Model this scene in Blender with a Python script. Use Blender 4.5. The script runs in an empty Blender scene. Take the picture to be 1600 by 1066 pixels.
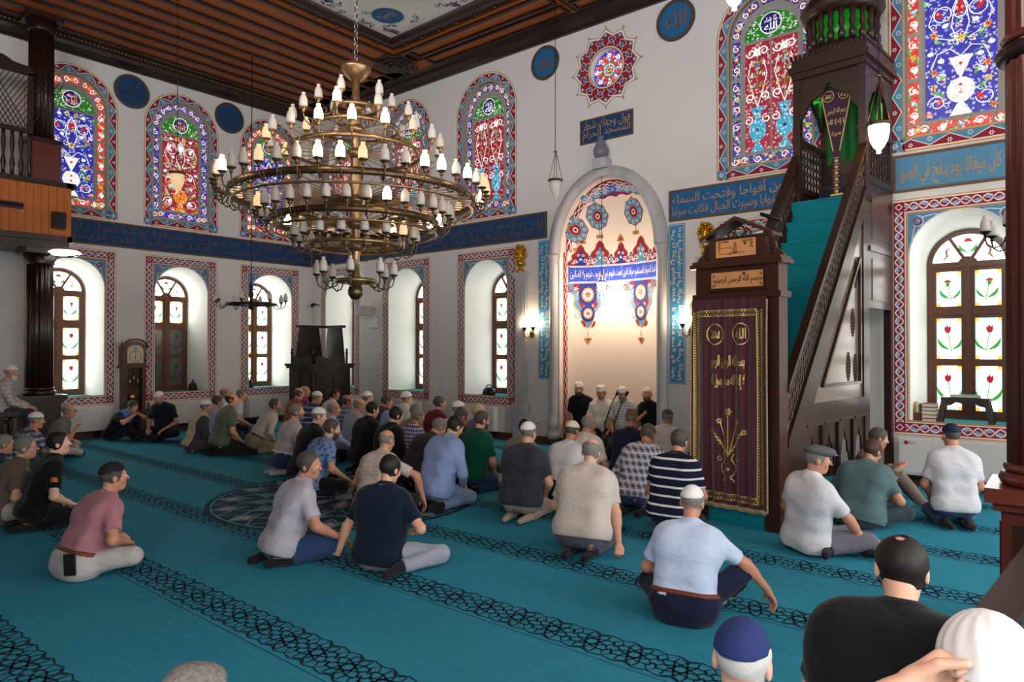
import bpy, bmesh, math, random
import numpy as np
from mathutils import Vector, Matrix, Euler
PI = math.pi
random.seed(7); rng = np.random.default_rng(7)
SC = bpy.context.scene
COL = SC.collection
# ---------------------------------------------------------------- camera, world, exposure
EYE = 1.85; FPX = 1067.0; YAW = math.radians(39.378); PITCH = math.radians(0.537)
cam_d = bpy.data.cameras.new('camera'); cam = bpy.data.objects.new('camera', cam_d); COL.objects.link(cam)
cam_d.sensor_width = 36.0; cam_d.lens = 36.0*FPX/1600.0; cam_d.clip_start = .05; cam_d.clip_end = 200
cam.location = (0, 0, EYE); cam.rotation_euler = (PI/2+PITCH, 0, YAW)
SC.camera = cam
vs = SC.view_settings
vs.view_transform = 'Standard'; vs.look = 'None'; vs.gamma = 1; vs.exposure = 0.32; vs.use_curve_mapping = False
SC.cycles.use_denoising = True
SC.cycles.max_bounces = 7; SC.cycles.diffuse_bounces = 4; SC.cycles.glossy_bounces = 3; SC.cycles.transmission_bounces = 4
SC.cycles.sample_clamp_indirect = 4.0
world = bpy.data.worlds.new('sky'); SC.world = world; world.use_nodes = True
world.node_tree.nodes['Background'].inputs[0].default_value = (.75, .88, 1, 1)
world.node_tree.nodes['Background'].inputs[1].default_value = 1.0
# strengths of window daylight, of the added rear panes and of the lamps
DAY_LOW, DAY_LEFT, DAY_SIDE, DAY_UP, FILL_REAR, DAY_STAIN, BULB = 4.0, 9.0, 24.0, 3.0, 24.0, 0.75, 9.0
# ---------------------------------------------------------------- room sizes
XL, XR, YQ, YB = -15.55, 2.6, 10.6, -4.2
MX = -6.5                      # mihrab axis
ZC = 7.75                      # underside of the cornice
ZCEIL = 8.0
WQ = [-14.35, -11.88, -9.41, -3.59, -1.12, 1.35]   # window axes along the mihrab wall
WL = [9.40, 7.19, 5.0, 2.8, 0.6, -1.6]             # window axes along the side walls
# ---------------------------------------------------------------- materials
def lin(c):
    return tuple(((v/255)/12.92 if v/255 <= .04045 else ((v/255+.055)/1.055)**2.4) for v in c)
MATS = {}
def mat(name, rgb, rough=.7, metal=0.0, var=.12, scale=14.0, spec=.35, emit=0.0, coat=0.0, bump=0.0, stretch=None, rgb2=None, sheen=0.0):
    """procedural principled material: two tones of one colour mixed by a noise"""
    if name in MATS: return MATS[name]
    m = bpy.data.materials.new(name); m.use_nodes = True; MATS[name] = m
    nt = m.node_tree; b = nt.nodes['Principled BSDF']
    c = lin(rgb); c2 = lin(rgb2) if rgb2 else tuple(v*(1-var*2) for v in c); c1 = c if rgb2 else tuple(min(1, v*(1+var*.6)) for v in c)
    tc = nt.nodes.new('ShaderNodeTexCoord'); mp = nt.nodes.new('ShaderNodeMapping'); no = nt.nodes.new('ShaderNodeTexNoise')
    nt.links.new(tc.outputs['Object'], mp.inputs[0]); nt.links.new(mp.outputs[0], no.inputs['Vector'])
    if stretch: mp.inputs['Scale'].default_value = stretch
    no.inputs['Scale'].default_value = scale; no.inputs['Detail'].default_value = 4
    mx = nt.nodes.new('ShaderNodeMix'); mx.data_type = 'RGBA'
    mx.inputs[6].default_value = (*c2, 1); mx.inputs[7].default_value = (*c1, 1)
    nt.links.new(no.outputs[0], mx.inputs[0]); nt.links.new(mx.outputs[2], b.inputs['Base Color'])
    b.inputs['Roughness'].default_value = rough; b.inputs['Metallic'].default_value = metal
    b.inputs['Specular IOR Level'].default_value = spec
    b.inputs['Coat Weight'].default_value = coat; b.inputs['Coat Roughness'].default_value = .15
    if sheen: b.inputs['Sheen Weight'].default_value = sheen
    if emit:
        b.inputs['Emission Strength'].default_value = emit
        nt.links.new(mx.outputs[2], b.inputs['Emission Color'])
    if bump:
        bp = nt.nodes.new('ShaderNodeBump'); bp.inputs['Strength'].default_value = bump; bp.inputs['Distance'].default_value = .02
        nt.links.new(no.outputs[0], bp.inputs['Height']); nt.links.new(bp.outputs[0], b.inputs['Normal'])
    return m
def glow(name, rgb, strength, sample='AUTO', mosaic=0.0, rgb2=None, vscale=26.0, sparkle=.2):
    """glass lit from behind; mosaic > 0 breaks it into small leaded pieces"""
    if name in MATS: return MATS[name]
    m = bpy.data.materials.new(name); m.use_nodes = True; MATS[name] = m
    nt = m.node_tree; b = nt.nodes['Principled BSDF']
    c = lin(rgb); b.inputs['Base Color'].default_value = (*[v*.35 for v in c], 1); b.inputs['Roughness'].default_value = .35
    b.inputs['Emission Strength'].default_value = strength
    tc = nt.nodes.new('ShaderNodeTexCoord')
    if mosaic:
        vo = nt.nodes.new('ShaderNodeTexVoronoi'); vo.inputs['Scale'].default_value = vscale
        nt.links.new(tc.outputs['Object'], vo.inputs['Vector'])
        ve = nt.nodes.new('ShaderNodeTexVoronoi'); ve.feature = 'DISTANCE_TO_EDGE'; ve.inputs['Scale'].default_value = vscale
        nt.links.new(tc.outputs['Object'], ve.inputs['Vector'])
        r = nt.nodes.new('ShaderNodeMapRange'); r.inputs[1].default_value = 0.02; r.inputs[2].default_value = .14; r.inputs[3].default_value = .12
        nt.links.new(ve.outputs['Distance'], r.inputs[0])
        mx = nt.nodes.new('ShaderNodeMix'); mx.data_type = 'RGBA'
        c2 = lin(rgb2) if rgb2 else tuple(v*(1-mosaic) for v in c)
        mx.inputs[6].default_value = (*c, 1); mx.inputs[7].default_value = (*c2, 1)
        sp = nt.nodes.new('ShaderNodeSeparateColor'); nt.links.new(vo.outputs['Color'], sp.inputs[0]); nt.links.new(sp.outputs[0], mx.inputs[0])
        mu = nt.nodes.new('ShaderNodeMix'); mu.data_type = 'RGBA'; mu.blend_type = 'MULTIPLY'; mu.inputs[0].default_value = 1
        gt = nt.nodes.new('ShaderNodeMath'); gt.operation = 'GREATER_THAN'; gt.inputs[1].default_value = .80 if not sparkle else 1-sparkle
        nt.links.new(sp.outputs[1], gt.inputs[0]); wm = nt.nodes.new('ShaderNodeMix'); wm.data_type = 'RGBA'; wm.inputs[7].default_value = (*[.55+.45*v for v in c], 1)
        nt.links.new(gt.outputs[0], wm.inputs[0]); nt.links.new(mx.outputs[2], wm.inputs[6])
        nt.links.new(wm.outputs[2], mu.inputs[6]); nt.links.new(r.outputs[0], mu.inputs[7])
        nt.links.new(mu.outputs[2], b.inputs['Emission Color'])
    else:
        no = nt.nodes.new('ShaderNodeTexNoise'); no.inputs['Scale'].default_value = 9
        nt.links.new(tc.outputs['Object'], no.inputs['Vector'])
        mx = nt.nodes.new('ShaderNodeMix'); mx.data_type = 'RGBA'
        mx.inputs[6].default_value = (*[v*.9 for v in c], 1); mx.inputs[7].default_value = (*c, 1)
        nt.links.new(no.outputs[0], mx.inputs[0]); nt.links.new(mx.outputs[2], b.inputs['Emission Color'])
    m.cycles.emission_sampling = sample
    return m
WALLW = mat('wall_plaster', (212, 209, 206), .85, var=.03, scale=3, bump=.04)
REVEAL = mat('reveal_plaster', (238, 238, 232), .85, var=.02, scale=3)
WOODO = mat('ceiling_board_wood', (172, 92, 36), .55, var=.22, scale=3, stretch=(6, .6, 6))
WOODX = mat('ceiling_board_wood_cross', (172, 92, 36), .55, var=.22, scale=3, stretch=(.6, 6, 6))
WOODD = mat('dark_wood', (38, 20, 15), .45, var=.2, scale=5, stretch=(5, 5, .8), coat=.15)
WOODM = mat('minbar_wood', (50, 28, 20), .38, var=.25, scale=5, stretch=(5, 5, .7), coat=.3)
WOODP = mat('portal_wood', (66, 33, 22), .35, var=.22, scale=5, stretch=(5, 5, .7), coat=.35)
WOODW = mat('window_wood', (98, 56, 32), .45, var=.2, scale=6, stretch=(5, 5, .8), coat=.2)
WOODR = mat('column_wood', (98, 44, 34), .3, var=.2, scale=4, stretch=(6, 6, .5), coat=.4)
WOODS = mat('column_dark_wood', (40, 20, 16), .35, var=.2, scale=4, stretch=(6, 6, .5), coat=.25)
WOODB = mat('balcony_plank_wood', (188, 106, 42), .5, var=.22, scale=4, stretch=(6, 6, .6))
GOLD = mat('gilt', (214, 160, 50), .3, metal=.85, var=.2, scale=30)
TAN = mat('paint_tan', (196, 160, 118), .8, var=.05)
BRONZE = mat('antique_brass', (168, 136, 98), .34, metal=.8, var=.25, scale=20)
BRONZED = mat('dark_brass', (108, 88, 66), .38, metal=.85, var=.25, scale=20)
IRON = mat('black_iron', (38, 36, 36), .4, metal=.6, var=.2)
RED = mat('paint_crimson', (140, 26, 50), .8, var=.1)
BLUE = mat('paint_steel_blue', (84, 138, 172), .8, var=.1)
WHITEP = mat('paint_white', (226, 224, 222), .8, var=.03)
LBLUE = mat('paint_light_blue', (132, 170, 204), .8, var=.06)
NAVY = mat('paint_navy', (34, 44, 120), .7, var=.12)
ROYAL = mat('paint_royal_blue', (46, 78, 190), .7, var=.1)
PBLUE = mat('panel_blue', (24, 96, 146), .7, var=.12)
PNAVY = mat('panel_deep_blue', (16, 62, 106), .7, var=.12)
PTEAL = mat('tile_blue', (60, 138, 186), .5, var=.1)
FRAMEB = mat('frame_brown', (104, 74, 48), .6, var=.15)
GILTP = mat('gilt_paint', (186, 140, 76), .55, metal=.2, var=.12, scale=30)
CREAMP = mat('cream_paint', (236, 222, 196), .6, var=.05)
MARBLE = mat('grey_marble', (206, 204, 204), .35, scale=3.2, rgb2=(138, 140, 146), bump=0, stretch=(1, 1, .45))
TEALC = mat('teal_carpet_plain', (22, 128, 140), .95, var=.12, scale=40, spec=.1)
TEALS = mat('sill_carpet', (34, 130, 140), .95, var=.12, scale=40)
BLACKP = mat('black_plastic', (24, 24, 26), .4, var=.1)
WHITEPL = mat('white_plastic', (214, 213, 210), .45, var=.02)
# ---------------------------------------------------------------- mesh builder
class MB:
    def __init__(s): s.v = []; s.f = []; s.m = []; s.mats = []; s.sm = []
    def mi(s, m):
        if m not in s.mats: s.mats.append(m)
        return s.mats.index(m)
    def poly(s, pts, m, smooth=False):
        n = len(s.v); s.v += [tuple(p) for p in pts]; s.f.append(tuple(range(n, n+len(pts)))); s.m.append(s.mi(m)); s.sm.append(smooth)
    def add(s, verts, faces, m, smooth=False):
        n = len(s.v); k = s.mi(m); s.v += [tuple(p) for p in verts]
        for f in faces: s.f.append(tuple(i+n for i in f)); s.m.append(k); s.sm.append(smooth)
    def box(s, lo, hi, m, T=None):
        x0, y0, z0 = lo; x1, y1, z1 = hi
        v = [(x0,y0,z0),(x1,y0,z0),(x1,y1,z0),(x0,y1,z0),(x0,y0,z1),(x1,y0,z1),(x1,y1,z1),(x0,y1,z1)]
        if T: v = [T(*p) for p in v]
        s.add(v, [(0,3,2,1),(4,5,6,7),(0,1,5,4),(1,2,6,5),(2,3,7,6),(3,0,4,7)], m)
    def bar(s, a, b, w, h, m, up=(0,0,1)):
        a = Vector(a); b = Vector(b); d = (b-a).normalized(); u = Vector(up)
        r = d.cross(u)
        if r.length < 1e-4: r = d.cross(Vector((1,0,0)))
        r.normalize(); u = r.cross(d)
        v = []
        for p in (a, b):
            for sx, sz in ((-1,-1),(1,-1),(1,1),(-1,1)): v.append(p+r*(sx*w/2)+u*(sz*h/2))
        s.add(v, [(0,1,2,3),(7,6,5,4),(0,4,5,1),(1,5,6,2),(2,6,7,3),(3,7,4,0)], m)
    def tube(s, pts, r, m, n=8, caps=True, smooth=True):
        pts = [Vector(p) for p in pts]; N = len(pts); rs = r if isinstance(r, (list, tuple)) else [r]*N
        verts = []; prev = None
        for i, p in enumerate(pts):
            d = (pts[min(i+1, N-1)]-pts[max(i-1, 0)])
            d = d.normalized() if d.length > 1e-9 else Vector((0,0,1))
            if prev is None:
                a = d.cross(Vector((0,0,1)))
                if a.length < 1e-3: a = d.cross(Vector((1,0,0)))
                a.normalize()
            else:
                a = prev - d*prev.dot(d); a.normalize()
            prev = a; b = d.cross(a)
            for k in range(n):
                t = 2*PI*k/n; verts.append(p+(a*math.cos(t)+b*math.sin(t))*rs[i])
        faces = [(i*n+k, i*n+(k+1) % n, (i+1)*n+(k+1) % n, (i+1)*n+k) for i in range(N-1) for k in range(n)]
        if caps: faces += [tuple(range(n-1, -1, -1)), tuple((N-1)*n+k for k in range(n))]
        s.add(verts, faces, m, smooth)
    def lathe(s, prof, m, n=16, c=(0,0,0), smooth=True, flute=0, fl_amp=0.0, sx=1, sy=1, caps=True):
        verts = []
        for r, z in prof:
            for k in range(n):
                t = 2*PI*k/n; rr = r
                if flute: rr = r*(1-fl_amp*(0.5+0.5*math.cos(flute*t)))
                verts.append((c[0]+rr*math.cos(t)*sx, c[1]+rr*math.sin(t)*sy, c[2]+z))
        N = len(prof)
        faces = [(i*n+k, i*n+(k+1) % n, (i+1)*n+(k+1) % n, (i+1)*n+k) for i in range(N-1) for k in range(n)]
        if caps and prof[0][0] > 1e-4: faces.append(tuple(range(n-1, -1, -1)))
        if caps and prof[-1][0] > 1e-4: faces.append(tuple((N-1)*n+k for k in range(n)))
        s.add(verts, faces, m, smooth)
    def torus(s, R, r, m, n=40, k=8, c=(0,0,0), sz=1.0, smooth=True):
        verts = []; faces = []
        for i in range(n):
            a = 2*PI*i/n
            for j in range(k):
                b = 2*PI*j/k; rr = R+r*math.cos(b)
                verts.append((c[0]+rr*math.cos(a), c[1]+rr*math.sin(a), c[2]+r*sz*math.sin(b)))
                faces.append((i*k+j, ((i+1) % n)*k+j, ((i+1) % n)*k+(j+1) % k, i*k+(j+1) % k))
        s.add(verts, faces, m, smooth)
    def prism(s, pts2, depth, m, T, bevel=0):
        """polygon pts2 (u,v) extruded: T(u,v,w), w from 0 to depth"""
        n = len(pts2)
        v = [T(u, w, 0) for u, w in pts2]+[T(u, w, depth) for u, w in pts2]
        s.add(v, [tuple(range(n-1, -1, -1)), tuple(range(n, 2*n))]+[(i, (i+1) % n, n+(i+1) % n, n+i) for i in range(n)], m)
    def mesh(s, name):
        me = bpy.data.meshes.new(name); me.from_pydata([tuple(p) for p in s.v], [], s.f)
        for m in s.mats: me.materials.append(m)
        me.polygons.foreach_set('material_index', s.m); me.polygons.foreach_set('use_smooth', s.sm); me.update()
        return me
    def build(s, name, parent=None, **k):
        return link(name, s.mesh(name), parent, **k)
def link(name, data, parent=None, loc=None, rot=None, kind=None):
    o = bpy.data.objects.new(name, data); COL.objects.link(o)
    if parent: o.parent = parent
    if loc is not None: o.location = loc
    if rot is not None: o.rotation_euler = rot
    if kind: o['kind'] = kind
    return o
def thing(name, label, cat, loc=(0,0,0), rz=0, group=None):
    o = link(name, None, loc=loc, rot=(0,0,rz)); o.empty_display_size = .1
    o['label'] = label; o['category'] = cat
    if group: o['group'] = group
    return o
def tag(o, label, cat, group=None):
    o['label'] = label; o['category'] = cat
    if group: o['group'] = group
    return o
def on_plane(px, py, z=0.0):
    """point of the horizontal plane z seen at a place of the 1600x1066 frame"""
    c, s = math.cos(YAW), math.sin(YAW); cp, sp = math.cos(PITCH), math.sin(PITCH)
    a = (px-800)/FPX; b = -(py-533)/FPX
    fx, fy, fz = -s*cp, c*cp, sp; ux, uy, uz = s*sp, -c*sp, cp
    d = Vector((fx+c*a+ux*b, fy+s*a+uy*b, fz+uz*b)); t = (z-EYE)/d.z
    return Vector((d.x*t, d.y*t, z))
# ---------------------------------------------------------------- flat painted ornament
class Pat:
    """coloured shapes in a plane (u, v), each layer a millimetre above the last; T(u, v, height) maps to the place"""
    def __init__(s, T, h0=.002, dh=.0012): s.T = T; s.b = MB(); s.h0 = h0; s.dh = dh
    def h(s, L): return s.h0+s.dh*L
    def poly(s, pts, m, L=0): s.b.poly([s.T(u, v, s.h(L)) for u, v in pts], m)
    def rect(s, u0, v0, u1, v1, m, L=0, nu=1):
        for i in range(nu):
            a = u0+(u1-u0)*i/nu; b = u0+(u1-u0)*(i+1)/nu
            s.poly([(a, v0), (b, v0), (b, v1), (a, v1)], m, L)
    def stroke(s, pts, w, m, L=0, closed=False, taper=None):
        n = len(pts); L_, R_ = [], []
        for i in range(n):
            if closed: a = pts[(i-1) % n]; b = pts[(i+1) % n]
            else: a = pts[max(i-1, 0)]; b = pts[min(i+1, n-1)]
            dx, dy = b[0]-a[0], b[1]-a[1]; q = math.hypot(dx, dy) or 1
            ww = w/2*(taper(i/(n-1)) if taper else 1)
            L_.append((pts[i][0]-dy/q*ww, pts[i][1]+dx/q*ww)); R_.append((pts[i][0]+dy/q*ww, pts[i][1]-dx/q*ww))
        for i in range(n if closed else n-1):
            j = (i+1) % n; s.poly([R_[i], R_[j], L_[j], L_[i]], m, L)
    def disc(s, u, v, r, m, L=0, n=12, e=1.0, rot=0):
        s.poly([(u+r*math.cos(2*PI*k/n+rot), v+e*r*math.sin(2*PI*k/n+rot)) for k in range(n)], m, L)
    def ring(s, u, v, r, w, m, L=0, n=24, e=1.0):
        s.stroke([(u+r*math.cos(-2*PI*k/n), v+e*r*math.sin(-2*PI*k/n)) for k in range(n)], w, m, L, closed=True)
    def flower(s, u, v, r, m, L=0, k=6, core=None, rot=0):
        pts = []
        for i in range(k*4):
            t = 2*PI*i/(k*4)+rot; rr = r*(.72+.28*math.cos(k*(t-rot))); pts.append((u+rr*math.cos(t), v+rr*math.sin(t)))
        s.poly(pts, m, L)
        if core: s.disc(u, v, r*.34, core, L+1, 8)
    def leaf(s, u, v, l, w, ang, m, L=0, bend=.25):
        c, q = math.cos(ang), math.sin(ang); a = []; b = []
        for i in range(7):
            t = i/6; x = t*l; o = bend*l*math.sin(PI*t)*.5; ww = w/2*math.sin(PI*min(1, t*1.0))**.8
            a.append((u+c*x-q*(o+ww), v+q*x+c*(o+ww))); b.append((u+c*x-q*(o-ww), v+q*x+c*(o-ww)))
        s.poly(b+a[-2:0:-1], m, L)
    def spiral(s, u, v, r, m, L=0, turns=1.25, w=.012, a0=0, sgn=1, n=18):
        s.stroke([(u+r*(1-.72*i/n)*math.cos(a0+sgn*2*PI*turns*i/n), v+r*(1-.72*i/n)*math.sin(a0+sgn*2*PI*turns*i/n)) for i in range(n+1)], w, m, L)
    def build(s, name, parent, **k): return s.b.build(name, parent, **k) if s.b.f else None
# ---------------------------------------------------------------- Arabic lettering
_F = {'ا':(0xFE8D,2),'أ':(0xFE83,2),'إ':(0xFE87,2),'آ':(0xFE81,2),'ب':(0xFE8F,4),'ة':(0xFE93,2),'ت':(0xFE95,4),'ث':(0xFE99,4),'ج':(0xFE9D,4),'ح':(0xFEA1,4),'خ':(0xFEA5,4),
      'د':(0xFEA9,2),'ذ':(0xFEAB,2),'ر':(0xFEAD,2),'ز':(0xFEAF,2),'س':(0xFEB1,4),'ش':(0xFEB5,4),'ص':(0xFEB9,4),'ض':(0xFEBD,4),'ط':(0xFEC1,4),'ظ':(0xFEC5,4),'ع':(0xFEC9,4),'غ':(0xFECD,4),
      'ف':(0xFED1,4),'ق':(0xFED5,4),'ك':(0xFED9,4),'ل':(0xFEDD,4),'م':(0xFEE1,4),'ن':(0xFEE5,4),'ه':(0xFEE9,4),'و':(0xFEED,2),'ى':(0xFEEF,2),'ي':(0xFEF1,4),'ء':(0xFE80,1),'ئ':(0xFE89,4)}
def shape_arabic(t):
    out = []; i = 0; prev_joins = False
    while i < len(t):
        ch = t[i]
        if ch not in _F: out.append(ch); prev_joins = False; i += 1; continue
        if ch == 'ل' and i+1 < len(t) and t[i+1] in 'اأإآ':
            base = {'ا':0xFEFB,'أ':0xFEF7,'إ':0xFEF9,'آ':0xFEF5}[t[i+1]]
            out.append(chr(base+(1 if prev_joins else 0))); prev_joins = False; i += 2; continue
        base, n = _F[ch]; nxt = i+1 < len(t) and t[i+1] in _F and t[i+1] != 'ء' and n == 4
        if n == 1: f = 0
        elif prev_joins: f = 3 if nxt else 1
        else: f = 2 if nxt else 0
        out.append(chr(base+f)); prev_joins = nxt; i += 1
    return ''.join(reversed(out))
_TC = {}
def text_polys(t, res=2, bold=0.0):
    """triangles of a line of text, as (verts2, faces), scaled to unit height and starting at 0"""
    if (t, bold) in _TC: return _TC[(t, bold)]
    c = bpy.data.curves.new('text', 'FONT'); c.body = t; c.resolution_u = res; c.fill_mode = 'FRONT'; c.offset = bold
    o = bpy.data.objects.new('text', c); COL.objects.link(o)
    me = o.evaluated_get(bpy.context.evaluated_depsgraph_get()).to_mesh()
    v = [(p.co.x, p.co.y) for p in me.vertices]; f = [tuple(p.vertices) for p in me.polygons]
    bpy.data.objects.remove(o); bpy.data.curves.remove(c)
    x0 = min(p[0] for p in v); x1 = max(p[0] for p in v); y0 = min(p[1] for p in v); y1 = max(p[1] for p in v)
    _TC[(t, bold)] = ([((x-x0)/(x1-x0), (y-y0)/(y1-y0)) for x, y in v], f, (x1-x0)/(y1-y0)); return _TC[(t, bold)]
def letter(pat, t, u0, v0, u1, v1, m, L=3, bold=0.012, arabic=True):
    v, f, _ = text_polys(shape_arabic(t) if arabic else t, bold=bold)
    h = pat.h(L)
    pat.b.add([pat.T(u0+x*(u1-u0), v0+y*(v1-v0), h) for x, y in v], f, m)
# ================================================================ FLOOR
def carpet_material():
    m = mat('teal_carpet', (54, 144, 168), .95, var=.1, scale=5, stretch=(1.2, 5, 1), spec=.1, rgb2=(38, 118, 140))
    nt = m.node_tree; b = nt.nodes['Principled BSDF']
    tc = nt.nodes.new('ShaderNodeTexCoord'); n = nt.nodes.new('ShaderNodeTexNoise'); n.inputs['Scale'].default_value = 90
    bp = nt.nodes.new('ShaderNodeBump'); bp.inputs['Strength'].default_value = .35; bp.inputs['Distance'].default_value = .01
    nt.links.new(tc.outputs['Object'], n.inputs['Vector']); nt.links.new(n.outputs[0], bp.inputs['Height']); nt.links.new(bp.outputs[0], b.inputs['Normal'])
    return m
fb = MB(); fb.box((XL-1.2, YB-.2, -.12), (XR+1.2, YQ+.02, 0), carpet_material())
floor = fb.build('floor', kind='structure')
TF = lambda u, v, h: (u, v, h)
CNAVY = mat('carpet_navy', (10, 44, 64), .95, var=.15, scale=60)
CTURQ = mat('carpet_turquoise', (60, 158, 160), .95, var=.12, scale=60)
CDEEP = mat('carpet_deep_blue', (14, 34, 66), .95, var=.15, scale=60)
CGREY = mat('carpet_silver', (150, 140, 140), .95, var=.12, scale=40)
CGREY2 = mat('carpet_mauve_grey', (98, 92, 108), .95, var=.15, scale=40)
CGREY3 = mat('carpet_slate', (54, 58, 84), .95, var=.15, scale=40)
def carpet_band(y):
    p = Pat(TF, .0012, .0004); w = .15; per = .30; lw = .0145
    x = -15.4
    p.stroke([(-15.4, y-w-.035), (XR-.1, y-w-.035)], .006, CNAVY)
    while x < XR-.3:
        cx = x+per/2
        for k in range(8):                       # eight pointed star and its rays
            a = 2*PI*k/8; a2 = 2*PI*(k+3)/8
            p.stroke([(cx+.1*math.cos(a), y+.1*math.sin(a)), (cx+.1*math.cos(a2), y+.1*math.sin(a2))], lw, CNAVY)
            p.stroke([(cx+.1*math.cos(a), y+.1*math.sin(a)), (cx+.15*math.cos(a+.35), y+.145*math.sin(a+.35))], lw, CNAVY)
            p.stroke([(cx+.1*math.cos(a), y+.1*math.sin(a)), (cx+.15*math.cos(a-.35), y+.145*math.sin(a-.35))], lw, CNAVY)
        for sx in (-1, 1):                       # hexagons that link the stars
            for sy in (-1, 1):
                p.stroke([(cx+sx*.15, y+sy*.02), (cx+sx*.115, y+sy*.075), (cx+sx*.15, y+sy*.13), (cx+sx*.07, y+sy*.15), (cx+sx*.0, y+sy*.12)], lw, CNAVY)
        x += per
    return p.build('carpet_band', floor)
for k in range(8): carpet_band(1.27+1.193*k)
def medallion(cx, cy, R):
    p = Pat(TF, .003, .0006)
    P = lambda r, a: (cx+r*R*math.cos(a), cy+r*R*math.sin(a))
    p.disc(cx, cy, R, CDEEP, 0, 72); p.ring(cx, cy, R*.955, .02, CTURQ, 1, 72)
    N = 16
    def kite(r0, r1, a, da, m, L):
        rm = (r0+r1)/2
        p.poly([P(r0, a), P(rm, a+da), P(r1, a), P(rm, a-da)], m, L)
    for k in range(N):
        a = 2*PI*k/N; h = PI/N
        kite(.74, .96, a, .11, CGREY2, 1); kite(.78, .93, a, .07, CGREY, 2)
        kite(.40, .80, a+h, .13, CGREY3, 1); kite(.44, .76, a+h, .10, CGREY2, 2)
        if k % 2 == 0: kite(.08, .50, a, .26, CGREY2, 3); kite(.14, .40, a, .15, CGREY, 4)
        for s in (-1, 1):                        # interlaced turquoise straps
            p.stroke([P(.95, a), P(.74, a+s*h*.8), P(.58, a+s*h*2), P(.36, a+s*h*2.1)], .03, CTURQ, 5)
            p.stroke([P(.95, a+s*h), P(.80, a+s*h*.35), P(.70, a)], .02, CTURQ, 5)
            p.stroke([P(.40, a), P(.66, a+s*h)], .02, CTURQ, 5)
    p.disc(cx, cy, R*.1, CGREY, 5, 24); p.ring(cx, cy, R*.12, .02, CTURQ, 6, 24)
    return p.build('carpet_medallion', floor)
medallion(-6.95, 5.25, 1.62)
# ================================================================ WALLS with openings
LOW_HW, LOW_Z0, LOW_SP = .585, .82, 3.075          # lower windows: half width, sill, springing
UP_HW, UP_Z0, UP_SP = .655, 4.70, 6.74            # upper windows
class Arch:
    def __init__(s, c, hw, z0, sp, ry=None): s.c, s.hw, s.z0, s.sp, s.ry = c, hw, z0, sp, ry or hw
    def lo(s, u): return s.z0
    def hi(s, u): return s.sp+s.ry*math.sqrt(max(0, 1-((u-s.c)/s.hw)**2))
    def cuts(s): return [s.c-s.hw*math.cos(PI*k/24) for k in range(25)]
    def loop(s, n=24): return [(s.c-s.hw, s.z0)]+[(s.c-s.hw*math.cos(PI*k/n), s.sp+s.ry*math.sin(PI*k/n)) for k in range(n+1)]+[(s.c+s.hw, s.z0)]
class Round(Arch):
    def __init__(s, c, r, zc): s.c, s.hw, s.zc = c, r, zc
    def lo(s, u): return s.zc-math.sqrt(max(0, s.hw**2-(u-s.c)**2))
    def hi(s, u): return s.zc+math.sqrt(max(0, s.hw**2-(u-s.c)**2))
def wall(name, T, u0, u1, zmax, ops, m=WALLW):
    b = MB(); cuts = {u0, u1}
    for o in ops: cuts |= set(round(c, 5) for c in o.cuts())
    cuts = sorted(c for c in cuts if u0-1e-6 <= c <= u1+1e-6)
    for a, c in zip(cuts[:-1], cuts[1:]):
        if c-a < 1e-5: continue
        mid = (a+c)/2; z = [(0.0, 0.0)]
        st = sorted([o for o in ops if abs(mid-o.c) < o.hw], key=lambda o: o.lo(mid))
        la = lc = 0.0
        for o in st:
            b.poly([T(a, la, 0), T(c, lc, 0), T(c, o.lo(c), 0), T(a, o.lo(a), 0)], m); la, lc = o.hi(a), o.hi(c)
        b.poly([T(a, la, 0), T(c, lc, 0), T(c, zmax, 0), T(a, zmax, 0)], m)
    return b.build(name, kind='structure')
TQ = lambda u, z, h: (u, YQ-h, z)                  # mihrab wall, h towards the room
TL = lambda u, z, h: (XL+h, u, z)                  # left wall
TR = lambda u, z, h: (XR-h, u, z)                  # right wall
TBk = lambda u, z, h: (u, YB+h, z)
NICHE = Arch(MX, 1.03, 0, 3.60, 1.32)
ROSE = Round(MX, .34, 6.92)
wall_front = wall('wall_front', TQ, XL, XR, ZCEIL+.05, [Arch(c, LOW_HW, LOW_Z0, LOW_SP) for c in WQ]+[Arch(c, UP_HW, UP_Z0, UP_SP) for c in WQ]+[NICHE, ROSE])
wall_left = wall('wall_left', TL, YB, YQ, ZCEIL+.05, [Arch(c, LOW_HW, LOW_Z0, LOW_SP) for c in WL]+[Arch(c, UP_HW, UP_Z0, UP_SP) for c in WL])
wall_right = wall('wall_right', TR, YB, YQ, ZCEIL+.05, [Arch(c, LOW_HW, LOW_Z0, LOW_SP) for c in WL]+[Arch(c, UP_HW, UP_Z0, UP_SP) for c in WL])
WB = [1.4]; WBU = [-6.2, -3.8, -1.2, 1.4]  # rear openings, unseen and added to throw light forward
wall_back = wall('wall_back', TBk, XL, XR, ZCEIL+.05, [Arch(c, LOW_HW, LOW_Z0, LOW_SP) for c in WB]+[Arch(c, UP_HW, UP_Z0, UP_SP) for c in WBU])
# skirting
for nm, lo, hi in (('baseboard_front', (XL, YQ-.06, 0), (MX-1.3, YQ, .13)), ('baseboard_front', (MX+1.3, YQ-.06, 0), (XR, YQ, .13)),
                   ('baseboard_left', (XL, YB, 0), (XL+.06, YQ-.06, .13)), ('baseboard_right', (XR-.06, YB, 0), (XR, YQ-.06, .13))):
    b = MB(); b.box(lo, hi, WOODW); b.box((lo[0]-.0, lo[1]-.012, .1) if 'front' in nm else (lo[0], lo[1], .1), (hi[0]+(.012 if 'left' in nm else 0), hi[1], .13), WOODW); b.build(nm, kind='structure')
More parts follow.
